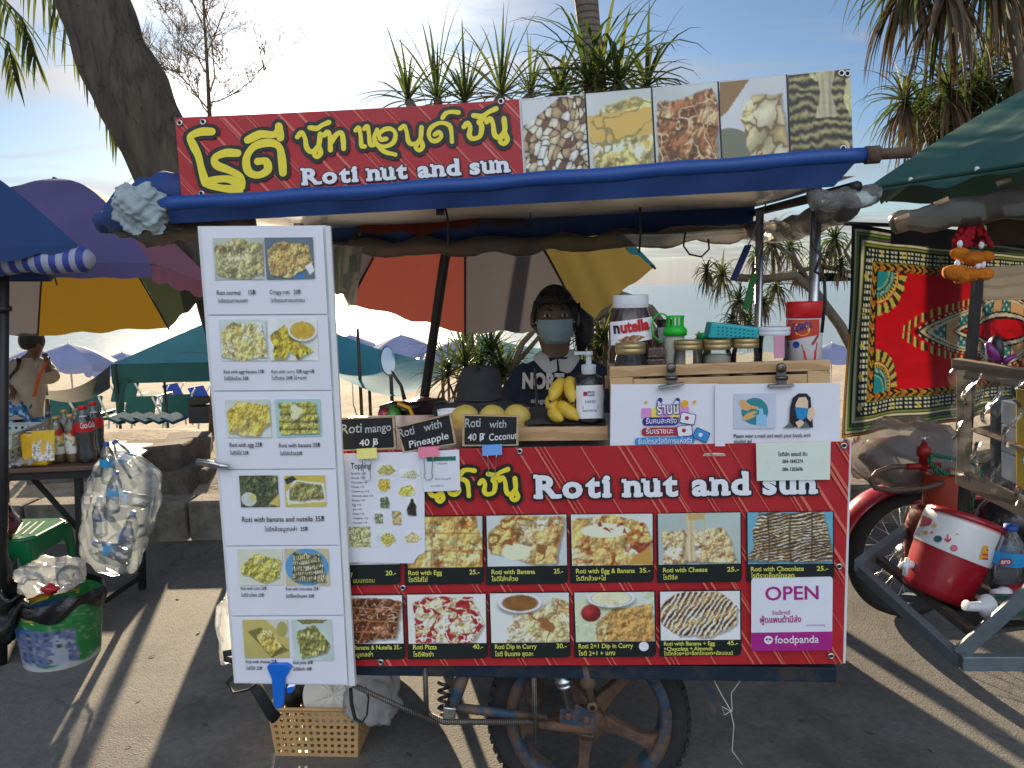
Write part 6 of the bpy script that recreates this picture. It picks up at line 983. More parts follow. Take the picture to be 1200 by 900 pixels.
mb = MB(); mb.grid(lambda u, v: Q[0].lerp(Q[1], u).lerp(Q[3].lerp(Q[2], u), v)-UP*(.16*math.sin(u*math.pi)*math.sin(v*math.pi)-.02*math.sin(u*9+v*4)), 22, 12); mb.build('sheet', LBT, t)
for x, y0, y1, Y in ((419, 385, 500, 7.6), (457, 415, 500, 7.0), (432, 438, 520, 8), (518, 425, 500, 7.8)): a = at(x, y0, Y); mb = MB(); mb.tube([a, V((a.x, a.y, hsand(a.x, a.y)))], .017, 8); mb.build('pole', POLE, t)
mb = MB(); Q2 = [at(560, 392, 9.4), at(740, 398, 9), at(735, 430, 7.6), at(552, 440, 7.6)]; mb.grid(lambda u, v: Q2[0].lerp(Q2[1], u).lerp(Q2[3].lerp(Q2[2], u), v)-UP*.15*math.sin(u*math.pi), 14, 8); mb.build('tarp', TEALT, tag=('teal tarp low behind the seller and the pandanus branches', 'tarp'))
mb = MB(); Q3 = [at(585, 470, 6.4), at(690, 470, 6.4), at(690, 520, 6.3), at(585, 520, 6.3)]
for k in range(6): a, b = Q3[0].lerp(Q3[3], k/5), Q3[1].lerp(Q3[2], k/5); mb.tube([a, b], .018, 6)
for k in range(4): a, b = Q3[0].lerp(Q3[1], k/3), Q3[3].lerp(Q3[2], k/3); mb.tube([a, V((b.x, b.y, .2))], .025, 6)
mb.build('bamboo_rail', BRAN, tag=('rough stick fence behind the seller', 'fence'))
UMB = mat('pale_blue_umbrella', lin((150, 162, 206)), .8, var=.08, vs=3, trans=.3, tcol=(.28, .31, .42))
def beach_umb():
    t = thing('beach_umbrella', 'x', 'umbrella', (0, 0, 0), 'pale blue umbrellas down on the beach'); mb = MB(); n = 10; top = V((0, 0, 2.05)); rim = [V((math.cos(i*2*math.pi/n)*.95, math.sin(i*2*math.pi/n)*.95, 1.62)) for i in range(n)]
    for i in range(n): a, b = rim[i], rim[(i+1) % n]; mb.grid(lambda u, v: top.lerp(a.lerp(b, u), v)+UP*.07*math.sin(v*math.pi)*.8, 4, 6)
    mb.build('canopy', UMB, t); mb = MB()
    for i in range(n):
        a, b = rim[i], rim[(i+1) % n]; mb.grid(lambda u, v: a.lerp(b, u)-UP*v*.17*(1 if v < .6 else (.6+.4*math.sin(u*math.pi)**.4)/v*v), 6, 3)
    mb.build('scalloped_valance', UMB, t); mb = MB(); mb.tube([V((0, 0, 0)), V((0, 0, 2.1))], .02, 8); mb.build('pole', WFR, t); return t
u0 = beach_umb()
for k, (px, py, Y, lbl) in enumerate(((80, 403, 17, 'large pale blue scalloped beach umbrella behind the child'), (143, 413, 21, 'pale blue beach umbrella half hidden behind the large one near the swimmers'), (40, 408, 22, 'pale blue beach umbrella behind the head of the child'), (470, 392, 20, 'blue beach umbrella right of the scooter mirror'), (410, 392, 22, 'blue beach umbrella above the light blue tarp'), (535, 398, 19, 'blue beach umbrella beside the dark umbrella pole'), (975, 402, 24, 'pale beach umbrella beyond the right roof post'), (690, 412, 20, 'blue beach umbrella beyond the branches right of the seller'))):
    o = u0 if k == 0 else copy_tree(u0); p = at(px, py, Y); o.location = (p.x, p.y, p.z-2.05); o['label'] = lbl; o.rotation_euler = (0, 0, k*.5)
GCL = mat('green_lounger_fabric', lin((36, 92, 84)), .85, var=.15, vs=6, trans=.15)
def lounger(lbl, fab, grp):
    t = thing('sun_lounger', lbl, 'sun lounger', (0, 0, 0), grp); mb = MB(); mb.box((0, .55, .33), (.54, 1.2, .05)); mb.build('seat', fab, t); mb = MB(); mb.box((0, -.20, .54), (.52, .05, .44), Matrix.Rotation(R(-28), 3, 'X')); mb.build('backrest', fab, t, bevel=.01)
    for s in (-1, 1):
        mb = MB(); mb.tube([V((s*.28, 1.15, 0)), V((s*.28, 1.12, .34)), V((s*.28, 0, .34)), V((s*.28, -.30, .74))], .018, 6); mb.tube([V((s*.28, -.1, 0)), V((s*.28, .05, .34))], .018, 6); mb.build('side_frame', WFR, t)
    return t
l0 = lounger('x', GCL, 'green loungers beyond the sand bank')
for k, (px, py, Y, lbl) in enumerate(((71, 463, 12.5, 'leftmost green lounger below the olive tarp'), (104, 462, 13, 'second green lounger beside the left gazebo drape'), (152, 445, 16, 'green lounger farther back inside the gazebo opening'), (170, 462, 13.5, 'green lounger in the middle of the gazebo opening'), (211, 460, 13.5, 'green lounger beside the menu board under the gazebo'))):
    o = l0 if k == 0 else copy_tree(l0); p = at(px, py, Y); o.location = (p.x, p.y, p.z-.76); o['label'] = lbl; o.rotation_euler = (0, 0, .12*math.sin(k*2))
l1 = lounger('x', mat('blue_lounger_mat', lin((50, 84, 170)), .8, var=.1), 'white loungers with blue mats')
for k, (px, py, Y, lbl) in enumerate(((195, 452, 19, 'white lounger with a blue mat and towel in the gazebo opening'), (225, 455, 18, 'white lounger with a blue mat next to the menu board'))):
    o = l1 if k == 0 else copy_tree(l1); p = at(px, py, Y); o.location = (p.x, p.y, p.z-.7); o['label'] = lbl; o.rotation_euler = (0, 0, 1.3)
p = at(72, 492, 7.6); BLF = mat('blue_foam', lin((38, 80, 100)), .9, var=.15, spec=.04); f0 = None
for k in range(5):
    p = at(130+k*16, 496, 7.3)
    if k == 0: mb = MB(); mb.slab([V((-.06, 0, .045)), V((-.04, 0, .06)), V((.07, 0, .012)), V((.07, 0, -.02))], V((0, .35, 0))); f0 = mb.build('blue_plank', BLF, org=(0, 0, 0), bevel=.01, tag=('blue plank of a row of five sticking out of the sand bank', 'plank', 'blue planks on the sand bank')); o = f0
    else: o = f0.copy(); C.objects.link(o)
    o.location = p
# concrete blocks and boards on the sand
BLOCK = nmat('weathered_concrete', (.10, .092, .08), (.16, .145, .125), 9., (.05, .045, .04), .6, 30., .95, 5.)
lbls = ['lowest left weathered concrete block in front of the sand', 'weathered concrete block carrying the white board', 'concrete block at the right of the stack next to the menu board', 'small concrete block leaning at the right foot of the stack', 'long concrete block half buried under the table']
for k, (x0, x1, y0, y1, Y, a) in enumerate(((168, 232, 548, 578, 5.0, 5), (140, 222, 518, 552, 5.15, 9), (200, 247, 508, 560, 5.7, 16), (216, 250, 545, 568, 5.2, 10), (52, 150, 545, 580, 5.3, 2))):
    c = at((x0+x1)/2, (y0+y1)/2, Y); s = Y/FPX; mb = MB(); mb.box(c, ((x1-x0)*s, .38, (y1-y0)*s), Matrix.Rotation(R(a), 3, 'Z') @ Matrix.Rotation(R(-2+k), 3, 'Y')); q = random.Random(k)
    mb.v = [v+V((q.uniform(-.02, .02), q.uniform(-.02, .02), q.uniform(-.015, .015))) for v in mb.v]; mb.build('concrete_block', BLOCK, bevel=.018, tag=(lbls[k], 'block', 'concrete blocks at the edge of the sand'))
mb = MB(); mb.slab([at(126, 537, 4.55), at(152, 541, 4.55), at(190, 516, 5.3), at(128, 517, 5.3)], -UP*.012); mb.build('white_board', mat('white_painted_wood', (.62, .60, .58), .6, var=.1), tag=('flat white board lying on the blocks behind the cola bottles', 'board'))
LBK = mat('dark_luggage', (.03, .03, .032), .7, var=.3)
mb = MB(); c = at(236, 485, 9); mb.box(c, (.24, .2, .2)); mb.box(c+V((-.02, 0, .16)), (.2, .2, .09)); mb.build('crate_pile', LBK, bevel=.015, tag=('dark crates stacked on the beach beside the menu board', 'crates'))
# ================================================================ big umbrellas
def ufab(name, c, tc, tr=.35, **k): return mat(name, lin(c), .75, var=.10, vs=4, trans=tr, tcol=tc, bump=.15, bs=10, dirt=(3, .58, .3), dcol=(.08, .07, .06), **k)
def panel(name, apex, a, b, m, parent, bulge=.10, scal=.06, n=14, flap=0.0, sag=.03):
    nrm = UP
    mb = MB()
    def fn(u, v):
        e = a.lerp(b, u); inner = (apex*.5+a*.25+b*.25); p = apex.lerp(e, v); k = math.sin(v*math.pi)*bulge - sag*math.sin(u*math.pi)*v + sag*.4*math.sin(u*math.pi)*math.sin(u*17+v*9)*v
        pull = (apex-e)*(scal*math.sin(u*math.pi)*v*v); q = p+nrm*k+pull
        return q
    mb.grid(fn, n, n); o = mb.build(name, m, parent)
    return o
def rib(name, apex, a, m, parent, bulge=.1, r=.006):
    mb = MB(); up_ = UP; mb.tube([apex.lerp(a, i/8)+up_*(math.sin(i/8*math.pi)*bulge-.012) for i in range(9)], r, 6); return mb.build(name, m, parent)
PURP = ufab('purple_fabric', (92, 84, 132), (.06, .045, .11), .2); PINK = ufab('faded_pink_fabric', (150, 96, 112), (.16, .06, .07), .25); YELF = ufab('yellow_fabric', (140, 108, 24), (.10, .06, .006), .5); GRNF = ufab('dull_green_fabric', (70, 84, 66), (.035, .05, .028), .3); GREF = ufab('grey_fabric', (120, 116, 122), (.085, .08, .09), .3); REDF = ufab('red_fabric', (158, 78, 70), (.11, .028, .022), .5); OLVF = ufab('olive_yellow_fabric', (128, 112, 62), (.12, .095, .03), .4); TEAF = ufab('teal_fabric', (40, 130, 130), (.02, .16, .15), .4)
ap = at(66, 209, 4.75); R_ = [at(-60, 308, 3.9), at(177, 308, 3.85), at(258, 338, 4.3), at(198, 384, 5.1), at(44, 394, 5.4), at(-110, 390, 5.5), at(-260, 380, 5.2), at(-260, 345, 4.5)]
t = thing('market_umbrella', 'big faded umbrella of purple, pink, yellow, green and grey panels on the left', 'umbrella', zat(66, 4.8, hsand(-3.1, 4.8)))
for i, m in enumerate((PURP, PINK, GRNF, YELF, GREF, REDF, GREF, GRNF)): panel('canopy_panel', ap, R_[i], R_[(i+1) % 8], m, t, .12, 0 if i < 2 else .035, sag=0 if i < 2 else .03)
for p in R_: rib('rib', ap, p, POLE, t, .12)
mb = MB(); mb.tube([zat(-18, 4.3, hsand(-3.3, 4.8)-.1), at(6, 330, 4.55), ap], .02, 10); mb.build('pole', POLE, t)
# torn rag edge of the pink panel: short flap under the rim
mb = MB(); mb.grid(lambda u, v: R_[1].lerp(R_[2], u)-UP*(v*.085*(1+.12*math.sin(u*23)))+V((0, .01*math.sin(u*40), 0)), 20, 3); mb.build('valance', PINK, t)
mb = MB(); mb.grid(lambda u, v: R_[0].lerp(R_[1], u)-UP*(v*.075*(1+.05*math.sin(u*31))), 20, 3); mb.build('valance', PURP, t)
# blue umbrella in front with a rolled striped curtain
BLUF = ufab('blue_fabric', (34, 68, 120), (.02, .06, .14), .25); ap = at(-95, 160, 3.2); R2_ = [at(-230, 300, 2.7), at(91, 287, 2.95), at(60, 330, 3.9), at(-200, 330, 3.9)]
t = thing('market_umbrella', 'dark blue umbrella at the left edge with a rolled blue and white striped curtain', 'umbrella', zat(5, 3.0, 0))
for i in range(4): panel('canopy_panel', ap, R2_[i], R2_[(i+1) % 4], BLUF, t, .05, 0, sag=0)
mb = MB(); mb.grid(lambda u, v: R2_[0].lerp(R2_[1], u)-UP*(v*(.022+.028*abs(math.sin(u*11))))+CN*.004, 60, 2); mb.build('scalloped_edge', BLUF, t)
SRT = mat('blue_white_stripe', lin((48, 62, 140)), .6, var=.15, vs=9, wave=(lin((150, 154, 176)), 6.2, 'X', .5, .5), bump=.3, bs=20); mb = MB(); a, b = at(-120, 309, 2.96), at(100, 305, 2.96); q = random.Random(6); mb.tube([a.lerp(b, i/20)+UP*.004*math.sin(i) for i in range(21)]+[at(109, 305, 2.96)], [.047+.004*math.sin(i*1.3) for i in range(21)]+[.022], 14); mb.build('striped_roll', SRT, t)
mb = MB(); mb.tube([at(62, 312, 2.9), at(63, 322, 2.9), at(67, 334, 2.9)], .003, 5); mb.build('tie_cord', BLKP, t)
mb = MB(); mb.tube([zat(3, 3.0, 0), at(5, 300, 3.0)], .018, 10); c = at(4.5, 362, 3.0); mb.lathe([(.018, -.01), (.028, -.01), (.028, .01), (.018, .01)], c, UP, 12); mb.build('pole', BLACKM, t)
# seller's umbrella, tilted towards the sun
ap = at(548, 190, 3.25); R3 = [at(408, 356, 3.9), at(545, 391, 4.3), at(686, 386, 4.2), at(768, 312, 3.7), at(720, 262, 2.95), at(560, 262, 2.7), at(420, 272, 2.75), at(360, 300, 3.2)]
t = thing('market_umbrella', 'tilted umbrella of red, grey and olive panels shading the seller behind the cart', 'umbrella', zat(494, 3.6, 0))
for i, m in enumerate((REDF, GREF, OLVF, TEAF, GREF, REDF, OLVF, GREF)): panel('canopy_panel', ap, R3[i], R3[(i+1) % 8], m, t, .12, .045)
for p in R3: rib('rib', ap, p, POLE, t, .12)
mb = MB(); mb.tube([V((ORG[t.name].x, 3.55, 0)), at(497, 468, 3.45), at(521, 305, 3.3), ap+UP*.04], .0215, 12); mb.build('pole', BLACKM, t)
# green umbrella of the right stall
UGR = ufab('green_canopy', (48, 92, 84), (.006, .02, .015), .08); UGD = mat('green_valance', lin((24, 74, 64)), .7, var=.15); ap = at(1330, 40, 2.6); R4 = [at(1013, 222, 2.75), at(1235, 188, 2.0), at(1600, 190, 2.2), at(1560, 215, 3.3), at(1290, 230, 3.6), at(1040, 236, 3.4)]
t = thing('market_umbrella', 'dark green umbrella over the stall at the right edge', 'umbrella', zat(1330, 2.7, 0))
for i in range(6): panel('canopy_panel', ap, R4[i], R4[(i+1) % 6], UGR, t, .03, .02)
mb = MB(); mb.tube([R4[0].lerp(R4[1], i/12)+UP*.002-CN*-.0 for i in range(13)], .007, 8); mb.build('rim', UGD, t)
for f in (.3, .66): mb = MB(); mb.ball(R4[0].lerp(R4[1], f)+V((0, -.008, .008)), (.008, .006, .008), 8, 6); mb.build('rim_button', WFR, t)
mb = MB(); mb.tube([ORG[t.name], ap+UP*.05], .02, 10); mb.build('pole', BLACKM, t)
# ================================================================ people
def skin_obj(name, verts, edges, radii, m, parent=None, org=None, sub=2, tag=None, root=0):
    me = bpy.data.meshes.new(name); o = bpy.data.objects.new(name, me); C.objects.link(o); og = ORG[parent.name] if parent else V(org); ORG[o.name] = og
    if parent: o.parent = parent
    else: o.location = og
    me.from_pydata([tuple(V(v)-og) for v in verts], edges, []); md = o.modifiers.new('skin', 'SKIN'); md.use_smooth_shade = True
    for i, r in enumerate(radii):
        rr = r if isinstance(r, tuple) else (r, r); me.skin_vertices[0].data[i].radius = rr; me.skin_vertices[0].data[i].use_root = i == root
    md2 = o.modifiers.new('sub', 'SUBSURF'); md2.levels = sub; md2.render_levels = sub; me.materials.append(m)
    if tag: setp(o, *tag)
    return o
class Sk:
    def __init__(s): s.v = []; s.e = []; s.r = []
    def p(s, co, r, prev=None):
        s.v.append(V(co)); s.r.append(r); i = len(s.v)-1
        if prev is not None: s.e.append((prev, i))
        return i
    def hand(s, w, d, side, k=1.0, up=UP):
        palm = s.p(s.v[w]+d*.055*k, .022*k, w); sd = d.cross(up).normalized()
        for j, (o_, L_) in enumerate(((-.026, .062), (-.009, .072), (.009, .068), (.026, .052))):
            a = s.p(s.v[palm]+d*.03*k+sd*o_*k, .009*k, palm); b = s.p(s.v[a]+(d*.8-up*.4)*L_*.5*k, .008*k, a); s.p(s.v[b]+(d*.4-up*.8)*L_*.5*k, .007*k, b)
        a = s.p(s.v[palm]-d*.01*k+sd*side*.032*k, .011*k, palm); s.p(s.v[a]+(d*.7+sd*side*.5-up*.2)*.04*k, .009*k, a)
SKN = mat('brown_skin', (.13, .072, .046), .5, var=.08, vs=12); HAIR = mat('black_hair', (.012, .010, .010), .5, var=.4, vs=40, bump=.5, bs=150); NAVYC = mat('navy_sweatshirt', (.012, .017, .032), .9, var=.2, vs=20, bump=.35, bs=60); TROU = mat('dark_trousers', (.03, .03, .035), .9); MASKM = mat('pale_blue_mask', lin((138, 162, 168)), .8, var=.05, bump=.12, bs=30); COLL = mat('cream_collar', lin((196, 192, 186)), .85, var=.06); EYEW = mat('eye_white', (.55, .53, .5), .3); EYED = mat('dark_iris', (.012, .008, .006), .2)
PY = 2.62; S = lambda x, y, dy=0.0: at(x, y, PY+dy); s = PY/FPX
hx = 652; base = zat(655, PY, 0.0)
t = thing('person', 'seller in a navy sweatshirt with cream collar and pale blue face mask behind the cart', 'person', base)
k = Sk(); fx_ = lambda z, dx=0.0, dy=0.0: V((base.x+dx, PY+dy, z))
pel = k.p(fx_(.80), (.12, .09)); wa = k.p(fx_(.95), (.115, .085), pel); ch = k.p(S(655, 478), (.135, .095), wa); nb = k.p(S(653, 440), (.085, .06), ch); nk = k.p(S(652, 422), .041, nb); h0 = k.p(S(650, 401), (.050, .057), nk); h1 = k.p(S(650, 383), (.064, .075), h0); h2 = k.p(S(650, 364), (.070, .081), h1); k.p(S(651, 350), (.050, .061), h2)
for sgn, sh, el, wr_ in ((-1, (614, 450), (598, 502), (628, 522)), (1, (696, 447), (714, 500), (676, 520))):
    a = k.p(S(*sh), .056, nb); b = k.p(S(el[0], el[1], .02), .042, a); w_ = k.p(S(wr_[0], wr_[1], -.16), .027, b); k.hand(w_, V((.15*-sgn, -1, -.1)).normalized(), -sgn)
    a = k.p(fx_(.76, sgn*.085), .088, pel); b = k.p(fx_(.43, sgn*.09, -.02), .058, a); c = k.p(fx_(.09, sgn*.09, .02), .038, b); k.p(fx_(.04, sgn*.09, -.13), .03, c)
body = skin_obj('body', k.v, k.e, k.r, SKN, t)
def garment(name, rings, arms, m, parent, seed=1):
    mb = MB(); n = 40; vs = []; q = random.Random(seed); ph = [q.uniform(0, 6.28) for _ in range(5)]; RG = []
    for (c0, rx, ry), (c1, sx, sy) in zip(rings, rings[1:]):
        for f in range(5): g = f/5; RG.append((c0.lerp(c1, g), rx+(sx-rx)*g, ry+(sy-ry)*g))
    RG.append(rings[-1])
    for i, (c, rx, ry) in enumerate(RG):
        for j in range(n): a = 2*math.pi*j/n; w_ = 1+.025*math.sin(a*5+i*.5+ph[0])+.02*math.sin(a*9-i*.7+ph[1])+.015*math.sin(i*1.3+a*2+ph[2]); e = abs(math.cos(a))**.85*(1 if math.cos(a) > 0 else -1); vs.append(c+V((e*rx*w_, math.sin(a)*ry*w_, 0)))
    mb.add(vs, [(i*n+j, i*n+(j+1) % n, (i+1)*n+(j+1) % n, (i+1)*n+j) for i in range(len(RG)-1) for j in range(n)], 0, True)
    for P, rs in arms:
        pp = []; rr = []
        for i in range(len(P)-1):
            for f in range(6): pp.append(P[i].lerp(P[i+1], f/6)); rr.append((rs[i]+(rs[i+1]-rs[i])*f/6)*(1+.05*math.sin(len(pp)*1.4)+.03*math.sin(len(pp)*2.9)))
        mb.tube(pp+[P[-1]], rr+[rs[-1]], 20)
    return mb.build(name, m, parent)
garment('sweatshirt', [(fx_(.78), .155, .118), (fx_(.95), .165, .125), (S(655, 478), .163, .120), (S(654, 456), .156, .108), (S(653, 444), .138, .098), (S(653, 434), .108, .086), (S(652, 424), .070, .074), (S(652, 417), .052, .058)], [([S(636, 437), S(616, 448), S(604, 475), S(600, 502, .02), S(624, 519, -.12)], [.05, .066, .062, .056, .042]), ([S(669, 436), S(693, 445), S(706, 474), S(713, 500, .02), S(680, 517, -.12)], [.05, .068, .063, .056, .042])], NAVYC, t, 3)
k = Sk(); a0 = k.p(fx_(.82), (.13, .10))
for sgn in (-1, 1): a = k.p(fx_(.74, sgn*.088), .096, a0); b = k.p(fx_(.43, sgn*.092, -.02), .068, a); k.p(fx_(.1, sgn*.092, .02), .055, b)
skin_obj('trousers', k.v, k.e, k.r, TROU, t)
HC = S(650, 372, -.0); RX_, RY_, RZ_ = .073, .088, .105
def hs(az, el, k=1.0): return HC+V((math.sin(az)*math.cos(el)*RX_, -math.cos(az)*math.cos(el)*RY_, math.sin(el)*RZ_))*k
mb = MB(); 
def hairf(u, v):
    a = (u-.5)*2*math.pi; e1 = R(27)-R(22)*max(0, min(1, (abs(a)-R(45))/R(30)))-R(40)*max(0, min(1, (abs(a)-R(95))/R(30))); e = e1+(R(90)-e1)*v; return hs(a, e, 1.065+.02*math.sin(a*9)*math.sin(v*3)+.014*math.sin(a*23)*(1-v)+.01*math.sin(a*51))
mb.grid(hairf, 60, 14); mb.build('hair', HAIR, t)
mb = MB(); q = random.Random(3)
mb.tube([S(672, 366, .06), S(683, 378, .08), S(685, 394, .07), S(680, 412, .05)], [.03, .042, .036, .012], 12)
for i in range(26): a, b = S(670+q.uniform(-6, 14), 362+q.uniform(-8, 20), .05), S(672+q.uniform(0, 16), 398+q.uniform(-10, 22), .04); mb.tube([a, a.lerp(b, .5)+CU*q.uniform(0, .02), b], [.004, .003, .001], 4)
for i in range(40): a = R(q.choice((-1, 1))*q.uniform(46, 100)); mb.tube([hs(a, R(30), 1.07), hs(a*1.04, R(8), 1.07), hs(a*1.06, R(q.uniform(-30, 0)), 1.04+q.uniform(0, .06))], [.004, .003, .0008], 4)
for i in range(30): a = R(q.uniform(-60, 60)); mb.tube([hs(a, R(48), 1.065), hs(a*1.03, R(34), 1.07), hs(a*1.1+R(q.uniform(-5, 5)), R(q.uniform(15, 26)), 1.04)], [.003, .002, .0006], 4)
mb.build('ponytail', HAIR, t)
mb = MB(); mb.grid(lambda u, v: hs((u-.5)*R(118), R(-2)-R(50)*v, 1.02+.14*math.sin(u*math.pi)**2*math.sin(v*math.pi*.8+.35)+.012*math.sin(v*19)), 22, 16); msk = mb.build('face_mask', MASKM, t)
mb = MB()
for sgn in (-1, 1):
    for e in (-6, -34): mb.tube([hs(sgn*R(58), R(e), 1.04), hs(sgn*R(78), R((e-8)/2-4), 1.05), hs(sgn*R(92), R(-8), 1.05)], .0013, 4)
mb.build('ear_loop', COLL, msk)
for sgn in (-1, 1):
    mb = MB(); mb.ball(hs(sgn*R(24), R(5), .965), (.0115, .007, .0055), 12, 8); e_ = mb.build('eye', EYEW, t); m2 = MB(); m2.ball(hs(sgn*R(24), R(5.2), .965)-V((0, .0055, 0)), (.0058, .004, .0056), 10, 8); m2.build('iris', EYED, e_)
    mb = MB(); mb.tube([hs(sgn*R(10), R(14), 1.0), hs(sgn*R(22), R(18), 1.0), hs(sgn*R(36), R(14.5), .995)], [.003, .0035, .0015], 6); mb.build('eyebrow', HAIR, t)
    mb = MB(); mb.ball(hs(sgn*R(88), R(-4), 1.03), (.010, .016, .028), 10, 8); mb.build('ear', SKN, t)
# collar flaps
mb = MB(); cz = S(651, 410).z
def colf(sgn, u, v): a = sgn*(R(3)+R(165)*u); f = max(0, math.cos(a)); return V((HC.x+.003+math.sin(a)*(.043+.036*v), PY-.004-math.cos(a)*(.050+.058*v), cz-.024*f-.038*v*(.62+.2*f+.45*math.exp(-((abs(a)-R(26))/R(20))**2))+.006*math.sin(v*math.pi)))
for sgn in (-1, 1): mb.grid(lambda u, v: colf(sgn, u, v), 26, 6)
mb.build('collar', COLL, t)
def chest(px, py, off=0.0): p = S(px, py, -.136+.0007*abs(px-652)-off); return p
chest.n = V((0, -1, 0)); LET = mat('cream_applique', lin((206, 196, 188)), .9, var=.2, vs=60)
mb = MB(); write(mb, 'NORT', 612, 454.5, 661, 455.5, 18, chest, .0, .05); mb.build('sweatshirt_lettering', LET, t); mb = MB(); write(mb, 'elegant', 622, 472, 648, 473, 6, chest, .0, .02); mb.build('script_lettering', LET, t)
mb = MB(); mb.tube([S(627, 432, -.115), S(629, 470, -.14), S(629, 515, -.15)], .006, 6, flat=.4); mb.build('strap', mat('grey_strap', (.07, .065, .06), .8), t)
# child on the sand
CY = 5.5; base = zat(40, CY, hsand(-3.4, CY)); t = thing('person', 'small child in a tan shirt and blue shorts holding an orange strap on the left', 'person', base); c_ = lambda x, y, d=0.0: at(x, y, CY+d)
bz = base.z; k = Sk(); pel = k.p(c_(30, 500), (.085, .065)); ch = k.p(c_(33, 450), (.095, .07), pel); nb = k.p(c_(35, 424), (.07, .05), ch); nk = k.p(c_(37, 417), .034, nb); h0 = k.p(c_(42, 410, -.01), .050, nk); h1 = k.p(c_(40, 400), .068, h0); k.p(c_(38, 391), .058, h1)
a = k.p(c_(52, 428), .036, nb); b = k.p(c_(58, 440, -.04), .03, a); w_ = k.p(c_(56, 424, -.12), .021, b); k.hand(w_, V((0, -.5, .85)).normalized(), 1, .6, V((0, -1, 0)))
a = k.p(c_(17, 428), .036, nb); b = k.p(c_(12, 446, -.02), .028, a); w_ = k.p(c_(16, 460, -.1), .02, b); k.hand(w_, V((.3, -.8, -.3)).normalized(), 1, .6)
for sg in (-1, 1): a = k.p(V((base.x+sg*.055-.02, CY, bz+.42)), .062, pel); b = k.p(V((base.x+sg*.06-.02, CY-.01, bz+.23)), .042, a); c = k.p(V((base.x+sg*.06-.02, CY+.01, bz+.05)), .028, b); k.p(V((base.x+sg*.06+.01, CY-.08, bz+.025)), .024, c)
skin_obj('body', k.v, k.e, k.r, SKN, t)
garment('shirt', [(c_(28, 489), .135, .10), (c_(31, 460), .125, .09), (c_(34, 438), .115, .08), (c_(35, 427), .09, .065), (c_(36, 419), .05, .05)], [([c_(43, 426), c_(52, 430), c_(58, 439, -.03), c_(60, 443, -.05)], [.05, .058, .06, .058]), ([c_(27, 426), c_(18, 430), c_(12, 444, -.02), c_(11, 450, -.03)], [.05, .058, .06, .058])], mat('beige_shirt', lin((172, 160, 142)), .9, var=.1, vs=20, bump=.3, bs=40), t, 9)
k = Sk(); pel = k.p(c_(29, 488), (.115, .085))
for sg in (-1, 1): a = k.p(V((base.x+sg*.058-.02, CY, bz+.42)), .078, pel); k.p(V((base.x+sg*.07-.02, CY, bz+.26)), .075, a)
skin_obj('shorts', k.v, k.e, k.r, multi('blue_patterned_cloth', [lin((40, 110, 170)), lin((30, 80, 140)), lin((150, 190, 210)), lin((44, 120, 180))], 40), t)
HC = c_(38, 399, .012); RX_, RY_, RZ_ = .080, .088, .086
mb = MB(); mb.grid(lambda u, v: hs((u-.5)*R(270)-R(35), R(-38)+R(128)*v, 1.06+.03*math.sin(u*50)), 40, 10); mb.ball(c_(29, 402, .09), (.035, .035, .05), 10, 8, nz=.2); mb.build('hair', HAIR, t)
mb = MB(); mb.ball(c_(46, 389, -.03), (.022, .015, .016), 10, 8, nz=.3); mb.ball(c_(41, 391, -.03), (.020, .015, .018), 10, 8, nz=.3, sd=3); mb.build('hair_bow', mat('pink_bow', lin((220, 50, 90)), .7), t)
mb = MB(); mb.tube([c_(40, 465, -.1), c_(44, 448, -.12), c_(49, 434, -.13), c_(55, 424, -.14)], .011, 6, flat=.35); mb.build('strap', mat('orange_strap', lin((210, 96, 60)), .7), tag=('orange strap in the hand of the child', 'strap'))
mb = MB(); mb.tube([c_(24, 421, -.08), c_(20, 432, -.09), c_(8, 446, -.1)], .010, 6, flat=.35); mb.tube([c_(22, 420, -.09), c_(21, 432, -.1)], [.016, .006], 6, flat=.5); mb.build('shoulder_strap', BLKP, t)
# bathers in the sea
for kx, (px, py, lbl) in enumerate(((139, 406, 'left of two distant bathers standing in the sea'), (150, 408, 'right of two distant bathers standing in the sea'))):
    Yb = 62; p = at(px, py+5, Yb); k = Sk(); a = k.p(p-UP*1.2, .16); b = k.p(p, (.19, .12), a); n_ = k.p(p+UP*.14, .06, b); k.p(p+UP*.26, .10, n_); h = k.p(p+UP*.36, .085, n_+1)
    for sg in (-1, 1): q0 = k.p(p+UP*.06+CU*sg*.2, .05, b); k.p(p-UP*.25+CU*sg*.28, .04, q0)
    skin_obj('person', k.v, k.e, k.r, mat('tanned_skin', (.35, .2, .13), .6), None, p-UP*1.2, 1, (lbl, 'person', 'bathers in the sea'))
# ================================================================ left foreground: table, drinks, bucket, stool, bags
WTOP = mat('brown_laminate', (.12, .065, .045), .45, var=.25, vs=8); TZ = .73
t = thing('folding_table', 'dark folding table with a brown top holding the drinks at the left', 'table', gr(40, 690, 0)); a, b = zat(-120, 3.35, TZ), zat(126, 3.42, TZ); c, d = zat(112, 3.95, TZ), zat(-110, 3.9, TZ)
mb = MB(); mb.slab([a, b, c, d], -UP*.022); mb.build('tabletop', WTOP, t, bevel=.004); mb = MB(); e1, e2 = a.lerp(d, .06)-UP*.03, b.lerp(c, .06)-UP*.03; mb.box((e1+e2)/2-UP*.012, ((e2-e1).length, .03, .035), Matrix.Rotation(math.atan2((e2-e1).y, (e2-e1).x), 3, 'Z')); e1, e2 = a.lerp(d, .94)-UP*.03, b.lerp(c, .94)-UP*.03; mb.box((e1+e2)/2-UP*.012, ((e2-e1).length, .03, .035), Matrix.Rotation(math.atan2((e2-e1).y, (e2-e1).x), 3, 'Z')); mb.build('table_frame', BLACKM, t)
def bar(name, p, q_, r, m, par): mb = MB(); mb.tube([p, q_], r, 4, sm=False); return mb.build(name, m, par)
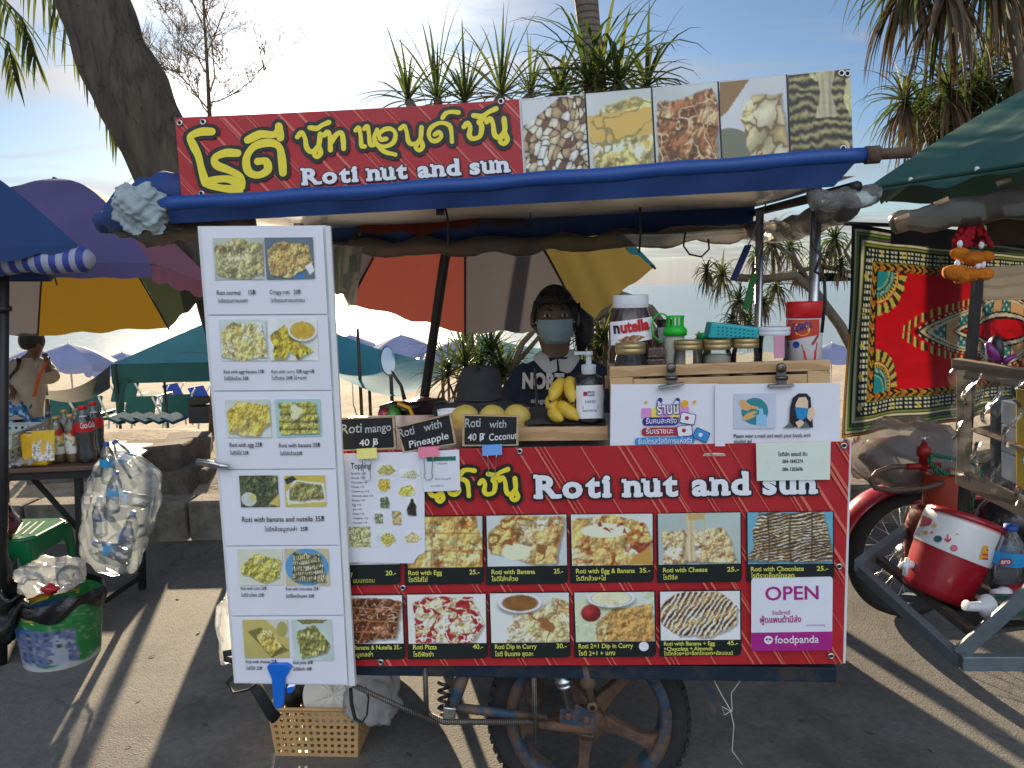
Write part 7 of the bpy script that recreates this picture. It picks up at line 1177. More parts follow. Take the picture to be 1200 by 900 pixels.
bar('leg', zat(92, 3.48, TZ-.05), zat(97, 3.48, 0), .02, BLACKM, t); bar('leg', zat(165, 3.78, .42), zat(167, 3.78, 0), .02, BLACKM, t); bar('leg', zat(114, 3.7, TZ-.05), zat(165, 3.78, .40), .018, BLACKM, t); bar('leg', zat(5, 3.48, TZ-.05), zat(8, 3.48, 0), .02, BLACKM, t); bar('brace', zat(36, 3.5, TZ-.06), zat(92, 3.6, .38), .013, BLACKM, t)
bar('foot_bar', zat(122, 3.5, .06), zat(168, 3.76, .09), .02, BLACKM, t)
# drinks
COLA = mat('dark_cola', (.012, .004, .003), .08, var=.05, coat=.8); CAPR = mat('red_bottle_cap', lin((196, 16, 30)), .4); COLL_ = mat('cola_red_label', lin((190, 18, 34)), .4, var=.05); YBOX = mat('yellow_wrap', lin((226, 176, 16)), .3, var=.15, coat=.6); CLEARP = film('clear_bottle_plastic', (.92, .95, .97), .10, (.75, .82, .88), .06, .25, 30, .4)
def bottle(lbl, px0, px1, yt, yb, Y, liq, cap, labm, group, txt=None, name='cola_bottle', lab=(.55, .72), fill=.86):
    p = at((px0+px1)/2, yb, Y); p.z = TZ+.001; s = mpp(p); r = (px1-px0)/2*s; H = (yb-yt)*s; t = thing(name, lbl, 'bottle', p, group); prof = [(0, 0), (r*.8, 0), (r*.95, H*.03), (r, H*.12), (r*.9, H*.35), (r, H*.5), (r*1.0, H*.66), (r*.75, H*.80), (r*.38, H*.91), (r*.36, H*.95)]
    mb = MB(); mb.lathe(prof, p, UP, 28); mb.build('bottle_body', CLEARP, t)
    mb = MB(); mb.lathe([(x*.95, z) for x, z in prof if z < H*fill]+[(0, H*min(fill, .8))], p+UP*.001, UP, 24); mb.build('liquid', liq, t)
    mb = MB(); mb.lathe([(r*.42, H*.93), (r*.46, H*.935), (r*.46, H*.995), (r*.42, H), (0, H)], p, UP, 20); mb.build('cap', cap, t)
    mb = MB(); mb.lathe([(r*1.02, H*lab[0]), (r*1.025, H*(lab[0]+lab[1])/2), (r*1.0, H*lab[1])], p, UP, 28); mb.build('label', labm, t)
    if txt: cs = cyl(p, r*1.03); ym = yb-(yb-yt)*((lab[0]+lab[1])/2)+3; mb = MB(); write(mb, txt, px0+2.5, ym+.5, px1-2, ym-1.5, 7, cs, .001, .012, shear=.25); mb.build('label_lettering', WINK, t)
    return t
bottle('front bottle of cola with red cap nearest the table edge', 91.5, 113, 474.5, 541, 3.5, COLA, CAPR, COLL_, 'cola bottles on the folding table', 'Coca-Cola'); bottle('rear bottle of cola with red cap glowing red at its foot', 105, 124, 472.5, 537, 3.62, COLA, CAPR, COLL_, 'cola bottles on the folding table')
JUI = mat('pale_juice', (.42, .26, .10), .2, var=.1, trans=.35); GCAP = mat('gold_cap', (.5, .36, .14), .4, .4); LABJ = multi('fruit_label', [(.72, .7, .66), (.75, .72, .68), (.16, .3, .1), (.7, .45, .1), (.72, .7, .66)], 55)
for lbl, x0, x1, yt, yb, Y in (('left small bottle of pale juice with a gold cap', 62, 79, 486, 541, 3.5), ('right small bottle of pale juice with a gold cap', 79, 95, 484, 541, 3.5), ('small juice bottle standing behind the yellow can pack', 72, 88, 482, 534, 3.7), ('small juice bottle standing behind the front juice bottles', 86, 99, 480, 532, 3.72)):
    tt = bottle(lbl, x0, x1, yt, yb, Y, JUI, GCAP, LABJ, 'juice bottles on the folding table', None, 'juice_bottle', (.2, .62)); p = ORG[tt.name]; cs = cyl(p, (x1-x0)/2*mpp(p)*1.03); xm = (x0+x1)/2
    flat('label_emblem', [circ(xm-1, yb-34, 3.6, 14, 4.4)], COLL_, cs, .0012, tt)
p = at(47, 541, 3.46); p.z = TZ+.001; s = mpp(p); t = thing('can_pack', 'pack of drink cans wrapped in yellow and clear film', 'drinks pack', p); mb = MB(); mb.box(p+UP*.077, (.115, .085, .15)); mb.build('yellow_wrap', YBOX, t, bevel=.012)
mb = MB()
for i in (-1, 1): mb.lathe([(0, .152), (.024, .152), (.026, .157), (.024, .160), (0, .158)], p+CU*i*.028-CN*.0, UP, 18)
mb.build('can_top', PIPE, t)
paint_mesh('wrap_print', [(37, 505), (64, 504), (64, 540), (37, 541)], (lambda x, y, o=0: at(x, y, 3.415-o)), 0, food(90, [(.0, .45), (.4, .3), (.9, .45), (1, 1), (0, 1)], bg=(226, 180, 20), base=(206, 200, 190), dark=(150, 130, 90), light=(236, 236, 232), sc=5, ex=[('ell', .5, .55, .14, .25, (226, 170, 60))]), 20, 26, PICP, t)
BSK = mat('white_basket_plastic', (.62, .64, .60), .45, var=.05, trans=.25)
def basket(lbl, zb, ht, m, c, w0, d0, name, nx, ny, fl=1.12, rot=0., grp=None, rows=None):
    t = thing(name, lbl, 'basket', c+UP*zb, grp); cr, sr = math.cos(rot), math.sin(rot); base = c+UP*zb; Q = lambda x, y, z: base+V((x*cr-y*sr, x*sr+y*cr, z)); th = .003
    def wall(a, b, nx):
        mb = MB(); L_ = (V(b)-V(a)).length
        def f(u, v): k = 1+(fl-1)*v; x, y = a[0]+(b[0]-a[0])*u, a[1]+(b[1]-a[1])*u; return Q(x*k, y*k, ht*v)
        NX, NY = nx*2+1, ny*2+1
        mb.grid(f, NX, NY, sm=False, mask=lambda u, v: not (int(u*NX) % 2 == 1 and int(v*NY) % 2 == 1)); return mb.build('slotted_side', m, t, solid=th)
    w, d = w0/2, d0/2; wall((-w, -d), (w, -d), nx); wall((w, -d), (w, d), max(3, nx//2)); wall((w, d), (-w, d), nx); wall((-w, d), (-w, -d), max(3, nx//2))
    mb = MB(); mb.slab([Q(-w, -d, 0), Q(w, -d, 0), Q(w, d, 0), Q(-w, d, 0)], UP*.004); mb.build('bottom', m, t); mb = MB(); P = [Q(x*w*fl, y*d*fl, ht) for x, y in ((-1, -1), (1, -1), (1, 1), (-1, 1))]
    for i in range(4): mb.tube([P[i], P[(i+1) % 4]], .006, 6)
    mb.build('rim', m, t); return t
p = at(-14, 522, 3.5); basket('lower white plastic basket of two stacked at the left end of the table', TZ+.03, .065, BSK, V((p.x, 3.5, 0)), .33, .24, 'white_basket', 12, 2, 1.1, 0, 'white baskets on the table'); basket('upper white plastic basket stacked on another one on the table', TZ+.10, .065, BSK, V((p.x+.01, 3.5, 0)), .345, .25, 'white_basket', 12, 2, 1.1, .03, 'white baskets on the table')
BAGW = film('milky_plastic_bag', (.95, .96, .97), .55, (.80, .81, .80), .32, .35, 16, .10); BAGC = film('clear_plastic_bag', (.97, .98, .99), .20, (.76, .84, .89), .22, .35, 14, .12)
def lump(name, c, r, m, nz=.3, sd=1, n=40, k=26, tag=None, parent=None, sx=0):
    mb = MB(); mb.ball(c, r, n, k, nz=nz, sd=sd); q = random.Random(sd); ph = [q.uniform(0, 6.28) for _ in range(8)]
    mb.v = [v+(v-V(c)).normalized()*(.05*min(r)*(math.sin(v.x*70+ph[0])*math.sin(v.z*60+ph[1])+.8*math.sin(v.x*130+v.z*90+ph[2])+.7*math.sin(v.y*90-v.z*120+ph[3]))) for v in mb.v]
    return mb.build(name, m, parent, tag=tag)
a, b, c, d = zat(2, 3.38, TZ+.01), zat(40, 3.36, TZ+.03), zat(40, 3.6, TZ+.05), zat(5, 3.65, TZ+.03); mb = MB(); mb.grid(lambda u, v: a.lerp(b, u).lerp(d.lerp(c, u), v)+UP*(.02*math.sin(u*3)*math.sin(v*3.1)+.006*math.sin(u*20+v*13)), 20, 14); mb.build('plastic_bag', BAGW, solid=.006, tag=('flat white plastic bag lying on the table beside the yellow cans', 'bag'))
# clear bag full of empty bottles, hung on the table end
BY = 3.42; bag = [(128, 530, 4, 12), (140, 534, 20, 50), (145, 556, 42, 90), (142, 590, 44, 110), (138, 620, 42, 110), (134, 650, 36, 95), (138, 668, 24, 60), (140, 672, 4, 10)]; s = BY/FPX
t = thing('bag_of_bottles', 'clear plastic bag of empty water bottles hanging from the table end', 'bag', at(140, 672, BY)); q = random.Random(9)
def bagf(u, v):
    f = v*(len(bag)-1); i = min(int(f), len(bag)-2); g = f-i; x, y, w_, d_ = [bag[i][k]*(1-g)+bag[i+1][k]*g for k in range(4)]; a = u*2*math.pi; wr_ = 1+.07*math.sin(a*3+v*9)+.06*math.sin(a*7-v*17)+.04*math.sin(a*13+v*31)
    return at(x, y, BY)+CU*(math.cos(a)*w_*s*wr_)+CN*(math.sin(a)*w_*.62*s*wr_)+UP*.012*math.sin(a*5+v*11)*(1-abs(v-.5))
mb = MB(); mb.grid(bagf, 56, 40); mb.build('clear_bag', BAGC, t)
mb = MB(); mb.grid(lambda u, v: at(122+v*40+u*8*(1-v), 531+18*u+4*math.sin(v*9), BY-.09+.02*math.sin(u*8+v*5)), 14, 14); mb.grid(lambda u, v: at(158+v*30, 540+12*v+22*u, BY-.05+.03*math.sin(u*7+v*6)), 12, 12); mb.build('bag_top', BAGC, t)
BLC = mat('blue_cap', lin((40, 80, 170)), .4); BLT = mat('blue_bottle_label', lin((40, 150, 210)), .5, var=.2); DBL = mat('navy_label', lin((24, 60, 120)), .5)
def wb(c, d, L, r, capm, labm, parent, name='empty_bottle', group=None, lbl=None):
    o = thing(name, lbl or 'x', 'bottle', c, group) if parent is None else None
    d = d.normalized(); e = o
    mb = MB(); prof = [(0, 0), (r*.85, 0), (r, L*.04), (r*.93, L*.25), (r, L*.3), (r*.93, L*.36), (r, L*.42), (r, L*.62), (r*.8, L*.76), (r*.36, L*.9), (r*.36, L*.93)]; mb.lathe(prof, c, d, 20)
    if o is None: o = mb.build(name, CLEARP, parent); 
    else: mb.build('bottle_body', CLEARP, o)
    m2 = MB(); m2.lathe([(r*.42, L*.91), (r*.44, L*.92), (r*.44, L*.99), (0, L)], c, d, 16); m2.build('cap', capm, o); m2 = MB(); m2.lathe([(r*1.03, L*.42), (r*1.03, L*.62)], c, d, 20); m2.build('label', labm, o); return o
for x, y, dx, dz, cm, lm in ((118, 628, .1, 1, BLC, DBL), (150, 655, -.9, .35, BLC, BLT), (132, 600, .15, .9, BLC, BLT), (170, 620, -.8, -.25, BLC, DBL), (172, 588, -.9, .15, BLC, BLT), (128, 566, .05, .9, BLC, BLT), (160, 558, -.4, .8, BLC, BLT), (150, 640, .3, .9, BLC, DBL)):
    p = at(x, y, BY+q.uniform(-.05, .05)); wb(p, V((dx, q.uniform(-.3, .3), dz)), .19, .031, cm, lm, t)
# bucket
PB = gr(74, 768, 0); t = thing('paint_bucket', 'old green paint bucket lined with a black bag and used as a bin', 'bucket', PB); s = mpp(PB); rb, rt_ = 40*s, 47*s; Hb = .265; bcol = {}
BUCK = vcol('printed_bucket', .5); u_, v_ = np.meshgrid(np.linspace(0, 1, 97), np.linspace(0, 1, 49))
def bucketpaint(u, v):      # u: 0 left .. 1 right of the front half, v: 0 top .. 1 bottom
    c = np.zeros(u.shape+(3,))+np.array((36, 120, 62.)); n = fbm(u*12, v*9, 3); c = mixc(c, (60, 150, 84), sst(.5, .7, n)*.5)
    bl = inpoly([(.0, .2), (.5, .30), (.48, .95), (.0, .9)], u, v); c = mixc(c, (46, 96, 150), bl*1.); hou = inpoly([(.26, .5), (.45, .32), (.78, .38), (.8, .9), (.22, .92)], u, v); c = mixc(c, (96, 110, 150), hou*1.)
    w_ = (np.abs((u*13) % 1-.5) < .2)*(np.abs((v*9) % 1-.5) < .3)*hou*(fbm(u*9, v*9, 77) > .42); c = mixc(c, (50, 58, 76), w_*.75); c = mixc(c, (196, 200, 206), hou*(fbm(u*6, v*3, 8) > .55)*.6*(1-w_))
    for i, cl in enumerate(((210, 60, 50), (230, 170, 40), (240, 220, 80))): c = mixc(c, cl, inpoly([(.12, .12+i*.045), (.5, .10+i*.045), (.5, .135+i*.045), (.12, .155+i*.045)], u, v)*(fbm(u*14, v*14, 5) > .35)*.95)
    c = mixc(c, (180, 182, 184), sst(.9, .94, v+.03*np.sin(u*20))); c = mixc(c, (170, 166, 150), sst(.62, .7, fbm(u*26, v*18, 14))*.6); return c
mb = MB(); mb.lathe([(0, .004), (rb*.97, .004), (rb, 0), (rb, Hb*.0+.002)], PB, UP, 48)
for j in range(49):
    pass
mb.grid(lambda u, v: PB+V((math.cos(-math.pi*(1-u*2))*(rt_+(rb-rt_)*v), math.sin(-math.pi*(1-u*2))*(rt_+(rb-rt_)*v), Hb*(1-v))), 96, 48)
n0 = len(mb.v)-97*49; cc = np.clip(bucketpaint(np.clip(u_*2, 0, 1), v_), 0, 255)/255; cc[:, 48:] = np.clip(bucketpaint(np.clip((1-u_[:, 48:])*2, 0, 1), v_[:, 48:]), 0, 255)/255; cc = np.where(cc <= .04045, cc/12.92, ((cc+.055)/1.055)**2.4); mb.c = np.vstack([np.full((n0, 3), .4), cc.reshape(-1, 3)]); mb.build('bucket_body', BUCK, t)
mb = MB(); cb = cyl(PB, (rt_+rb)/2); write(mb, 'LA', 33, 727, 62, 722, 12, cb, .004, .04); mb.build('bucket_lettering', YEL, t); mb = MB(); write(mb, 'PAINT', 30, 740, 50, 737, 5, cb, .002, .02); mb.build('bucket_lettering', WINK, t)
BINB = mat('black_bin_bag', (.012, .012, .013), .32, var=.2, bump=.9, bs=28); mb = MB()
mb.grid(lambda u, v: (lambda a: PB+V((math.cos(a), math.sin(a), 0))*(rt_*(1.02+.05*math.sin(v*math.pi)+.03*math.sin(a*9+v*4)+.015*math.sin(a*17)))+UP*(Hb+.025-.065*v-.02*v*math.sin(a*5+1)-.008*math.sin(a*3)))(u*2*math.pi), 70, 10); mb.build('bin_liner', BINB, t)
c = PB+UP*(Hb+.03); lump('plastic_bag', c+V((-.02, 0, .055)), (.12, .11, .06), BAGW, .3, 5, tag=('crumpled white plastic bag heaped in the paint bucket', 'bag'))
mb = MB(); p = c+V((.09, -.06, .045)); mb.lathe([(.0, 0), (.034, 0), (.044, .075), (.047, .078), (.044, .08)], p-V((.02, -.03, .0)), V((.55, -.75, .45)), 24); mb.build('plastic_cup', CLEARP, tag=('clear plastic cup thrown on top of the paint bucket', 'cup')); lump('wrapper', c+V((.03, -.09, .03)), (.035, .02, .022), mat('red_wrapper', (.42, .02, .03), .4), .4, 8, 16, 10, tag=('crumpled red wrapper in the paint bucket', 'wrapper'))
# bin bags at the edge, stool
p = zat(-6, 3.05, 0); lump('bin_bag', p+V((-.1, .05, .22)), (.16, .15, .24), BINB, .35, 12, tag=('full black bin bag at the left edge beside the bucket', 'bag')); mb = MB(); mb.grid(lambda u, v: at(0+34*u, 690+20*u+60*v*(1-u*.8)+8*math.sin(u*6), 2.9-.02*math.sin(v*9+u*5)), 18, 14); mb.build('bag_tail', BINB, solid=.01, tag=('twisted tail of black plastic between the bin bag and the bucket', 'bag'))
mb = MB(); mb.ball(zat(-8, 3.3, .5), (.11, .1, .1), 16, 12, nz=.2, sd=3); mb.build('helmet', mat('maroon_plastic', (.08, .012, .016), .3, coat=.5), tag=('dark red rounded bag top at the left edge above the bin bag', 'bag'))
STG = mat('green_stool_plastic', lin((24, 112, 70)), .35, var=.12, vs=12, coat=.3, dirt=(12, .6, .4)); c = zat(30, 3.45, 0); zt = .435; w = .165; t = thing('plastic_stool', 'green plastic stool with a scratched top standing behind the bucket', 'stool', c)
mb = MB(); mb.slab([c+V((x*w, y*w, zt)) for x, y in ((-1, -.7), (-.7, -1), (.7, -1), (1, -.7), (1, .7), (.7, 1), (-.7, 1), (-1, .7))], -UP*.022); mb.build('seat', STG, t, bevel=.01)
mb = MB()
for i in range(7): mb.box(c+V((-.10+i*.033, 0, zt+.001)), (.010, .2, .004), Matrix.Rotation(.25, 3, 'Z'))
mb.build('slots', mat('pale_scuffs', (.42, .5, .46), .6), t)
for sx in (-1, 1):
    for sy in (-1, 1): mb = MB(); P = lambda a, b, z: c+V((sx*a, sy*b, z)); mb.slab([P(w*.98, w*.98, zt-.02), P(w*.98, w*.52, zt-.02), P(w*1.06, w*.76, zt*.7), P(w*1.16, w*.86, 0), P(w*1.16, w*1.16, 0)], V((-sx*.014, 0, 0))); mb.slab([P(w*.98, w*.98, zt-.02), P(w*.52, w*.98, zt-.02), P(w*.76, w*1.06, zt*.7), P(w*.86, w*1.16, 0), P(w*1.16, w*1.16, 0)], V((0, -sy*.014, 0))); mb.build('leg', STG, t, bevel=.003)
mb = MB()
for sx, sy in ((1, 0), (-1, 0), (0, 1), (0, -1)): mb.box(c+V((sx*w*.97, sy*w*.97, zt-.05)), (.012 if sx else w*1.7, .012 if sy else w*1.7, .07))
mb.build('apron', STG, t)
# ================================================================ under the menu board
TAN = mat('tan_basket_plastic', lin((196, 158, 108)), .5, var=.08, vs=9); pb = gr(375, 886, 0); bw = 106*mpp(pb); t = basket('tan perforated plastic basket on the ground under the menu board', 0.0, .165, TAN, V((pb.x-.004, pb.y+.10, 0)), bw*.92, .2, 'tan_basket', 12, 7, 1.10, -.07)
cb = V((pb.x, pb.y+.1, 0)); PLW = mat('white_foam_plate', (.72, .71, .68), .55, var=.05)
for k in range(6): c = cb+V((.045, -.055+k*.012, .185)); mb = MB(); prof = [(0, .0), (.072, 0), (.095, .012), (.098, .012)]; mb.lathe(prof, c, V((.04, -1, .12)), 48); mb.v = [v+V((0, -.0018*math.sin(math.atan2((v-c).z, (v-c).x)*30)*((v-c).length > .075), 0)) for v in mb.v]; mb.build('paper_plate', PLW, solid=.0015, tag=('white fluted plates standing in the tan basket', 'plate', 'stack of plates in the tan basket'))
lump('plastic_bag', cb+V((.07, .03, .17)), (.11, .05, .07), BAGW, .3, 14, tag=('clear plastic wrapping around the plates in the tan basket', 'bag')); lump('plastic_bag', at(438, 816, 2.3), (.085, .07, .075), BAGW, .3, 15, tag=('white plastic bag hanging under the cart right of the basket', 'bag'))
lump('black_bag', cb+V((-.10, .02, .18)), (.055, .06, .075), mat('black_nylon', (.014, .014, .016), .7, bump=.6, bs=40), .35, 16, tag=('black nylon bag stuffed in the left end of the tan basket', 'bag'))
SCR = mat('bright_blue_plastic', lin((20, 110, 215)), .35, var=.05, coat=.2); mb = MB(); sh = [(312, 782), (316, 778), (336, 778), (342, 782), (334, 795), (332, 826), (329, 831), (323, 831), (320, 826), (318, 796)]; mb.slab([BP(x, y, .012) for x, y in sh], -CN*.012); mb.build('scraper', SCR, bevel=.003, tag=('bright blue plastic dough scraper over the lower edge of the menu board', 'scraper'))
mb = MB(); mb.slab([BP(x, y, -.01) for x, y in ((336, 806), (345, 804), (342, 812), (337, 812))], -CN*.02); mb.build('blue_clip', SCR, tag=('small blue clip behind the scraper under the menu board', 'clip'))
WEB = mat('black_webbing', (.016, .016, .017), .8, var=.2)
def strap(lbl, pts, r=.008, par=None, name='strap'): mb = MB(); mb.tube([CP(*p) for p in pts], r, 8, flat=.35); return mb.build(name, WEB, par, tag=(lbl, 'strap') if par is None else None)
strap('black strap looped out left of the foot of the menu board', [(276, 764, .02), (262, 766, .02), (264, 772, .02), (278, 776, .02)], .009); strap('black webbing loop below the left corner of the menu board', [(276, 792, .02), (266, 800, .02), (274, 812, .03), (292, 808, .03), (300, 802, .02)], .009); strap('wide black strap running into the tan basket', [(298, 802, .02), (306, 815, .03), (318, 836, .0), (324, 842, -.02)], .016); strap('black strap of the basket looped over its right rim', [(411, 806, .03), (412, 825, .05), (416, 842, .06), (424, 847, .06), (430, 838, .05), (432, 818, .02), (428, 806, 0)], .006)
lump('plastic_bag', CP(269, 735, -.05), (.03, .05, .09), BAGW, .3, 17, tag=('scrap of white plastic behind the left edge of the menu board', 'bag'))
mb = MB(); a, b = BP(231, 542, .01), BP(268, 547, .02); mb.tube([a, a.lerp(b, .5), b], [.007, .009, .006], 8); mb.tube([BP(231, 540, .02), BP(250, 543, .025), BP(267, 549, .012)], .006, 8); mb.build('peg', PIPE, tag=('metal clothes peg on the left edge of the menu board', 'peg'))
# ================================================================ scooter behind the cart
SB = mat('scooter_black', (.014, .014, .016), .3, var=.2, coat=.4); MY = 2.85; t = thing('scooter', 'black scooter with a round mirror parked behind the chalkboards', 'scooter', zat(480, MY+.2, 0)); f_ = lambda x, y, d=0.0: at(x, y, MY+d)
mb = MB(); mb.ball(f_(498, 490, .1), (.15, .16, .075), 26, 16, nz=.08, sd=4); mb.build('seat', SB, t); mb = MB(); mb.tube([f_(446, 480), f_(462, 476), f_(485, 478), f_(520, 470, .1)], [.016, .02, .024, .016], 10); mb.build('handlebar', SB, t); mb = MB(); mb.tube([f_(474, 468), f_(470, 452), f_(455, 430), f_(452, 424)], [.008, .006, .006, .006], 8); mb.build('mirror_stem', SB, t)
d = V((.55, -.82, .12)).normalized(); mb = MB(); mb.lathe([(0, -.02), (.5, -.016), (.92, -.004), (1, .004), (.94, .007)], f_(454, 423), d, 32, sx=.030/1, sy=.055/1, up=V((.8, .5, 0))); m_ = mb.build('mirror', SB, t); mb = MB(); mb.lathe([(0, .0075), (.93, .0072)], f_(454, 423), d, 32, sx=.030, sy=.055, up=V((.8, .5, 0))); mb.build('mirror_glass', mat('mirror_glass', (.75, .77, .8), .04, 1.0, var=.02), m_)
mb = MB(); mb.tube([f_(466, 472, -.06), f_(480, 478, -.06), f_(486, 492, -.06)], .007, 8); mb.build('yellow_cable', mat('yellow_hose', lin((220, 170, 40)), .5), t); mb = MB(); mb.ball(f_(462, 490, -.03), (.028, .03, .05), 14, 10); mb.build('green_fairing', mat('green_fairing', lin((60, 130, 50)), .3, coat=.4), t); mb = MB(); mb.ball(f_(452, 486, .0), (.03, .03, .035), 14, 10); mb.build('tail_light', mat('red_lens', (.25, .01, .015), .2, coat=.5), t)
mb = MB(); mb.slab([f_(480, 500, .0), f_(540, 500, .3), f_(560, 620, .5), f_(470, 620, .0)], V((0, .18, 0))); mb.build('body_panel', SB, t, bevel=.03)
for x, d_ in ((430, -.1), (575, .5)): c = zat(x, MY+d_+.15, .27); mb = MB(); mb.lathe([(.20, -.04), (.25, -.045), (.27, 0), (.25, .045), (.20, .04), (.19, 0), (.20, -.04)], c, V((.2, 1, 0)), 36, up=UP); w_ = mb.build('wheel', RUBB, t); m2 = MB(); m2.lathe([(0, -.02), (.19, -.02), (.19, .02), (0, .02)], c, V((.2, 1, 0)), 24, up=UP); m2.build('rim', PIPE, w_)
wb(zat(404, 4.3, .42), V((0, 0, 1)), .2, .032, BLC, BLT, None, 'water_bottle', None, 'small water bottle with blue label standing behind the mango chalkboard')
# ================================================================ right stall
# tapestry: big printed cloth hung from the stall
QA, QB, QC_, QD = at(998, 263, 2.95), at(1310, 296, 4.0), at(1310, 458, 4.0), at(985, 513, 2.95)
class Tap: pass
def tap(px, py, off=0.0): return V((0, 0, 0))
def tpaint(u, v):
    asp = 2.55; X = u*asp; Y = v; d = np.minimum(np.minimum(X, asp-X), np.minimum(Y, 1-Y)); vert = (np.minimum(X, asp-X) < np.minimum(Y, 1-Y)); al = np.where(vert, Y, X)
    c = np.zeros(u.shape+(3,))+np.array((206, 14, 30.)); c = c*(.92+.16*fbm(X*8, Y*40, 5, 3))[..., None]
    # corner fans
    for cx in (.206, asp-.206):
        for cy in (.206, .794):
            r = np.hypot(X-cx, Y-cy)*1.3; a = np.arctan2(Y-cy, X-cx); q = (r < .33)
            c = mixc(c, (40, 40, 34), (np.abs(r-.245-.02*np.sin(a*18)) < .02)*1.); pet = (np.abs(((a/(math.pi/12)) % 1)-.5) < .26)*(r > .205)*(r < .275); c = mixc(c, (196, 196, 96), pet*1.); pe2 = (np.abs(((a/(math.pi/12)+.5) % 1)-.5) < .18)*(r > .20)*(r < .262); c = mixc(c, (60, 44, 40), pe2*1.)
            c = mixc(c, (216, 206, 130), (np.abs(r-.19) < .006)*1.); c = mixc(c, (90, 24, 26), (r < .183)*1.); c = mixc(c, (222, 196, 60), ((np.sin(a*44) > .2)*(np.abs(r-.175) < .012))*1.); c = mixc(c, (34, 150, 164), (r < .160)*1.); c = mixc(c, (210, 210, 150), ((np.sin(a*60) > .4)*(np.abs(r-.142) < .01))*1.); c = mixc(c, (36, 40, 44), (np.abs(r-.125) < .005)*1.); c = mixc(c, (180, 200, 120), (np.abs(r-.108) < .004)*1.)
    # central pointed medallion running across
    mx, my = X-asp*.5, Y-.5; L_ = .62; prof = lambda k: .115*k*np.clip(1-(np.abs(mx)/(L_*(.35+.65*k)))**2.2, 0, 1)**.8 + np.where(np.abs(mx) < .22, .06*k*np.sqrt(np.clip(1-(mx/.22)**2, 0, 1)), 0)
    wv = np.abs(my)
    c = mixc(c, (54, 40, 40), ((wv < prof(1.62))*(np.sin(mx*120)*1. > -.1)*(wv > prof(1.40)))*1.); c = mixc(c, (206, 206, 110), ((wv < prof(1.66))*(np.sin(mx*120+1.6) > .5)*(wv > prof(1.38)))*1.)
    for k, cl in ((1.32, (96, 12, 22)), (1.24, (20, 20, 20)), (1.20, (216, 210, 170)), (1.12, (24, 24, 24)), (1.08, (228, 222, 196))): c = mixc(c, cl, (wv < prof(k))*1.)
    tick = (wv < prof(1.30))*(wv > prof(1.25))*(np.sin(mx*150) > .1); c = mixc(c, (230, 220, 190), tick*1.)
    ins = wv < prof(1.0); c = mixc(c, (222, 178, 130), ins*1.); c = mixc(c, (40, 130, 140), ins*(np.sin(mx*30) > .2)*1.); c = mixc(c, (210, 220, 200), ins*(np.sin(mx*30) > .2)*(np.sin(mx*120)*np.sin(my*120) > .5)*1.); c = mixc(c, (24, 24, 24), ins*(np.abs(np.sin(mx*30)-.2) < .12)*1.)
    for k, cl in ((.62, (24, 24, 24)), (.56, (228, 222, 196)), (.44, (24, 24, 24)), (.36, (206, 14, 30))): c = mixc(c, cl, (wv < prof(k))*1.)
    # borders, outside in
    bd = d
    c = mixc(c, (30, 26, 22), (bd < .205)*1.); gl = (bd < .203)*(bd > .165); c = mixc(c, (196, 150, 50), gl*(np.sin(al*110+np.sin(bd*160)*2) > .25)*1.); c = mixc(c, (180, 110, 50), gl*(np.sin(al*55+1) > .85)*1.)
    c = mixc(c, (120, 130, 50), (np.abs(bd-.163) < .004)*1.); ck = (bd < .158)*(bd > .095); chk = (np.sin(al*210) > -.1)*(np.sin(bd*300) > -.1); c = mixc(c, (20, 40, 40), ck*1.); c = mixc(c, (220, 226, 214), ck*chk*1.); sq = ck*(np.abs(((al*6.3) % 1)-.5) < .10)*(np.sin(bd*120) > -.4); c = mixc(c, (206, 196, 60), sq*(np.sin(al*170) > 0)*1.)
    c = mixc(c, (16, 16, 18), (bd < .094)*1.)
    for x0, w_, cl in ((.088, .004, (130, 150, 70)), (.072, .005, (220, 220, 196)), (.055, .0035, (90, 96, 90)), (.040, .006, (110, 150, 70)), (.024, .004, (206, 206, 186))): c = mixc(c, cl, (np.abs(bd-x0) < w_)*1.)
    c = mixc(c, (196, 140, 30), ((np.abs(bd-.008) < .004)*(Y > .5))*1.)
    return np.clip(c, 0, 255)
nu, nv = 300, 190; u_, v_ = np.meshgrid(np.linspace(0, 1, nu+1), np.linspace(0, 1, nv+1)); c_ = tpaint(u_, v_)/255; c_ = np.where(c_ <= .04045, c_/12.92, ((c_+.055)/1.055)**2.4)
mb = MB(); mb.grid(lambda u, v: QA.lerp(QB, u).lerp(QD.lerp(QC_, u), v)+V((0, -1, 0))*(.018*math.sin(u*19+v*2)*(.3+v)+.012*math.sin(u*41+v*5))-UP*(.012*math.sin(u*math.pi)), nu, nv); mb.c = np.clip(c_.reshape(-1, 3)*.5, 0, .9)
mb.build('tapestry', vcol('printed_cotton', .85, trans=.25), tag=('red and black printed tapestry with blue corner fans hung at the right stall', 'tapestry'))
mb = MB(); mb.tube([at(990, 262, 2.95), at(1050, 264, 3.1), at(1320, 292, 4.0)], .008, 8); mb.build('cord', BLKP, tag=('dark cord along the top edge of the tapestry', 'cord')); mb = MB(); mb.grid(lambda u, v: at(1044+186*u, 266+20*v+10*u, 2.92+.9*u-.02*math.sin(u*20)), 30, 4); mb.build('dark_cloth', mat('dark_navy_cloth', (.016, .018, .026), .9, var=.3), tag=('dark cloth strip hanging over the top of the tapestry', 'cloth'))
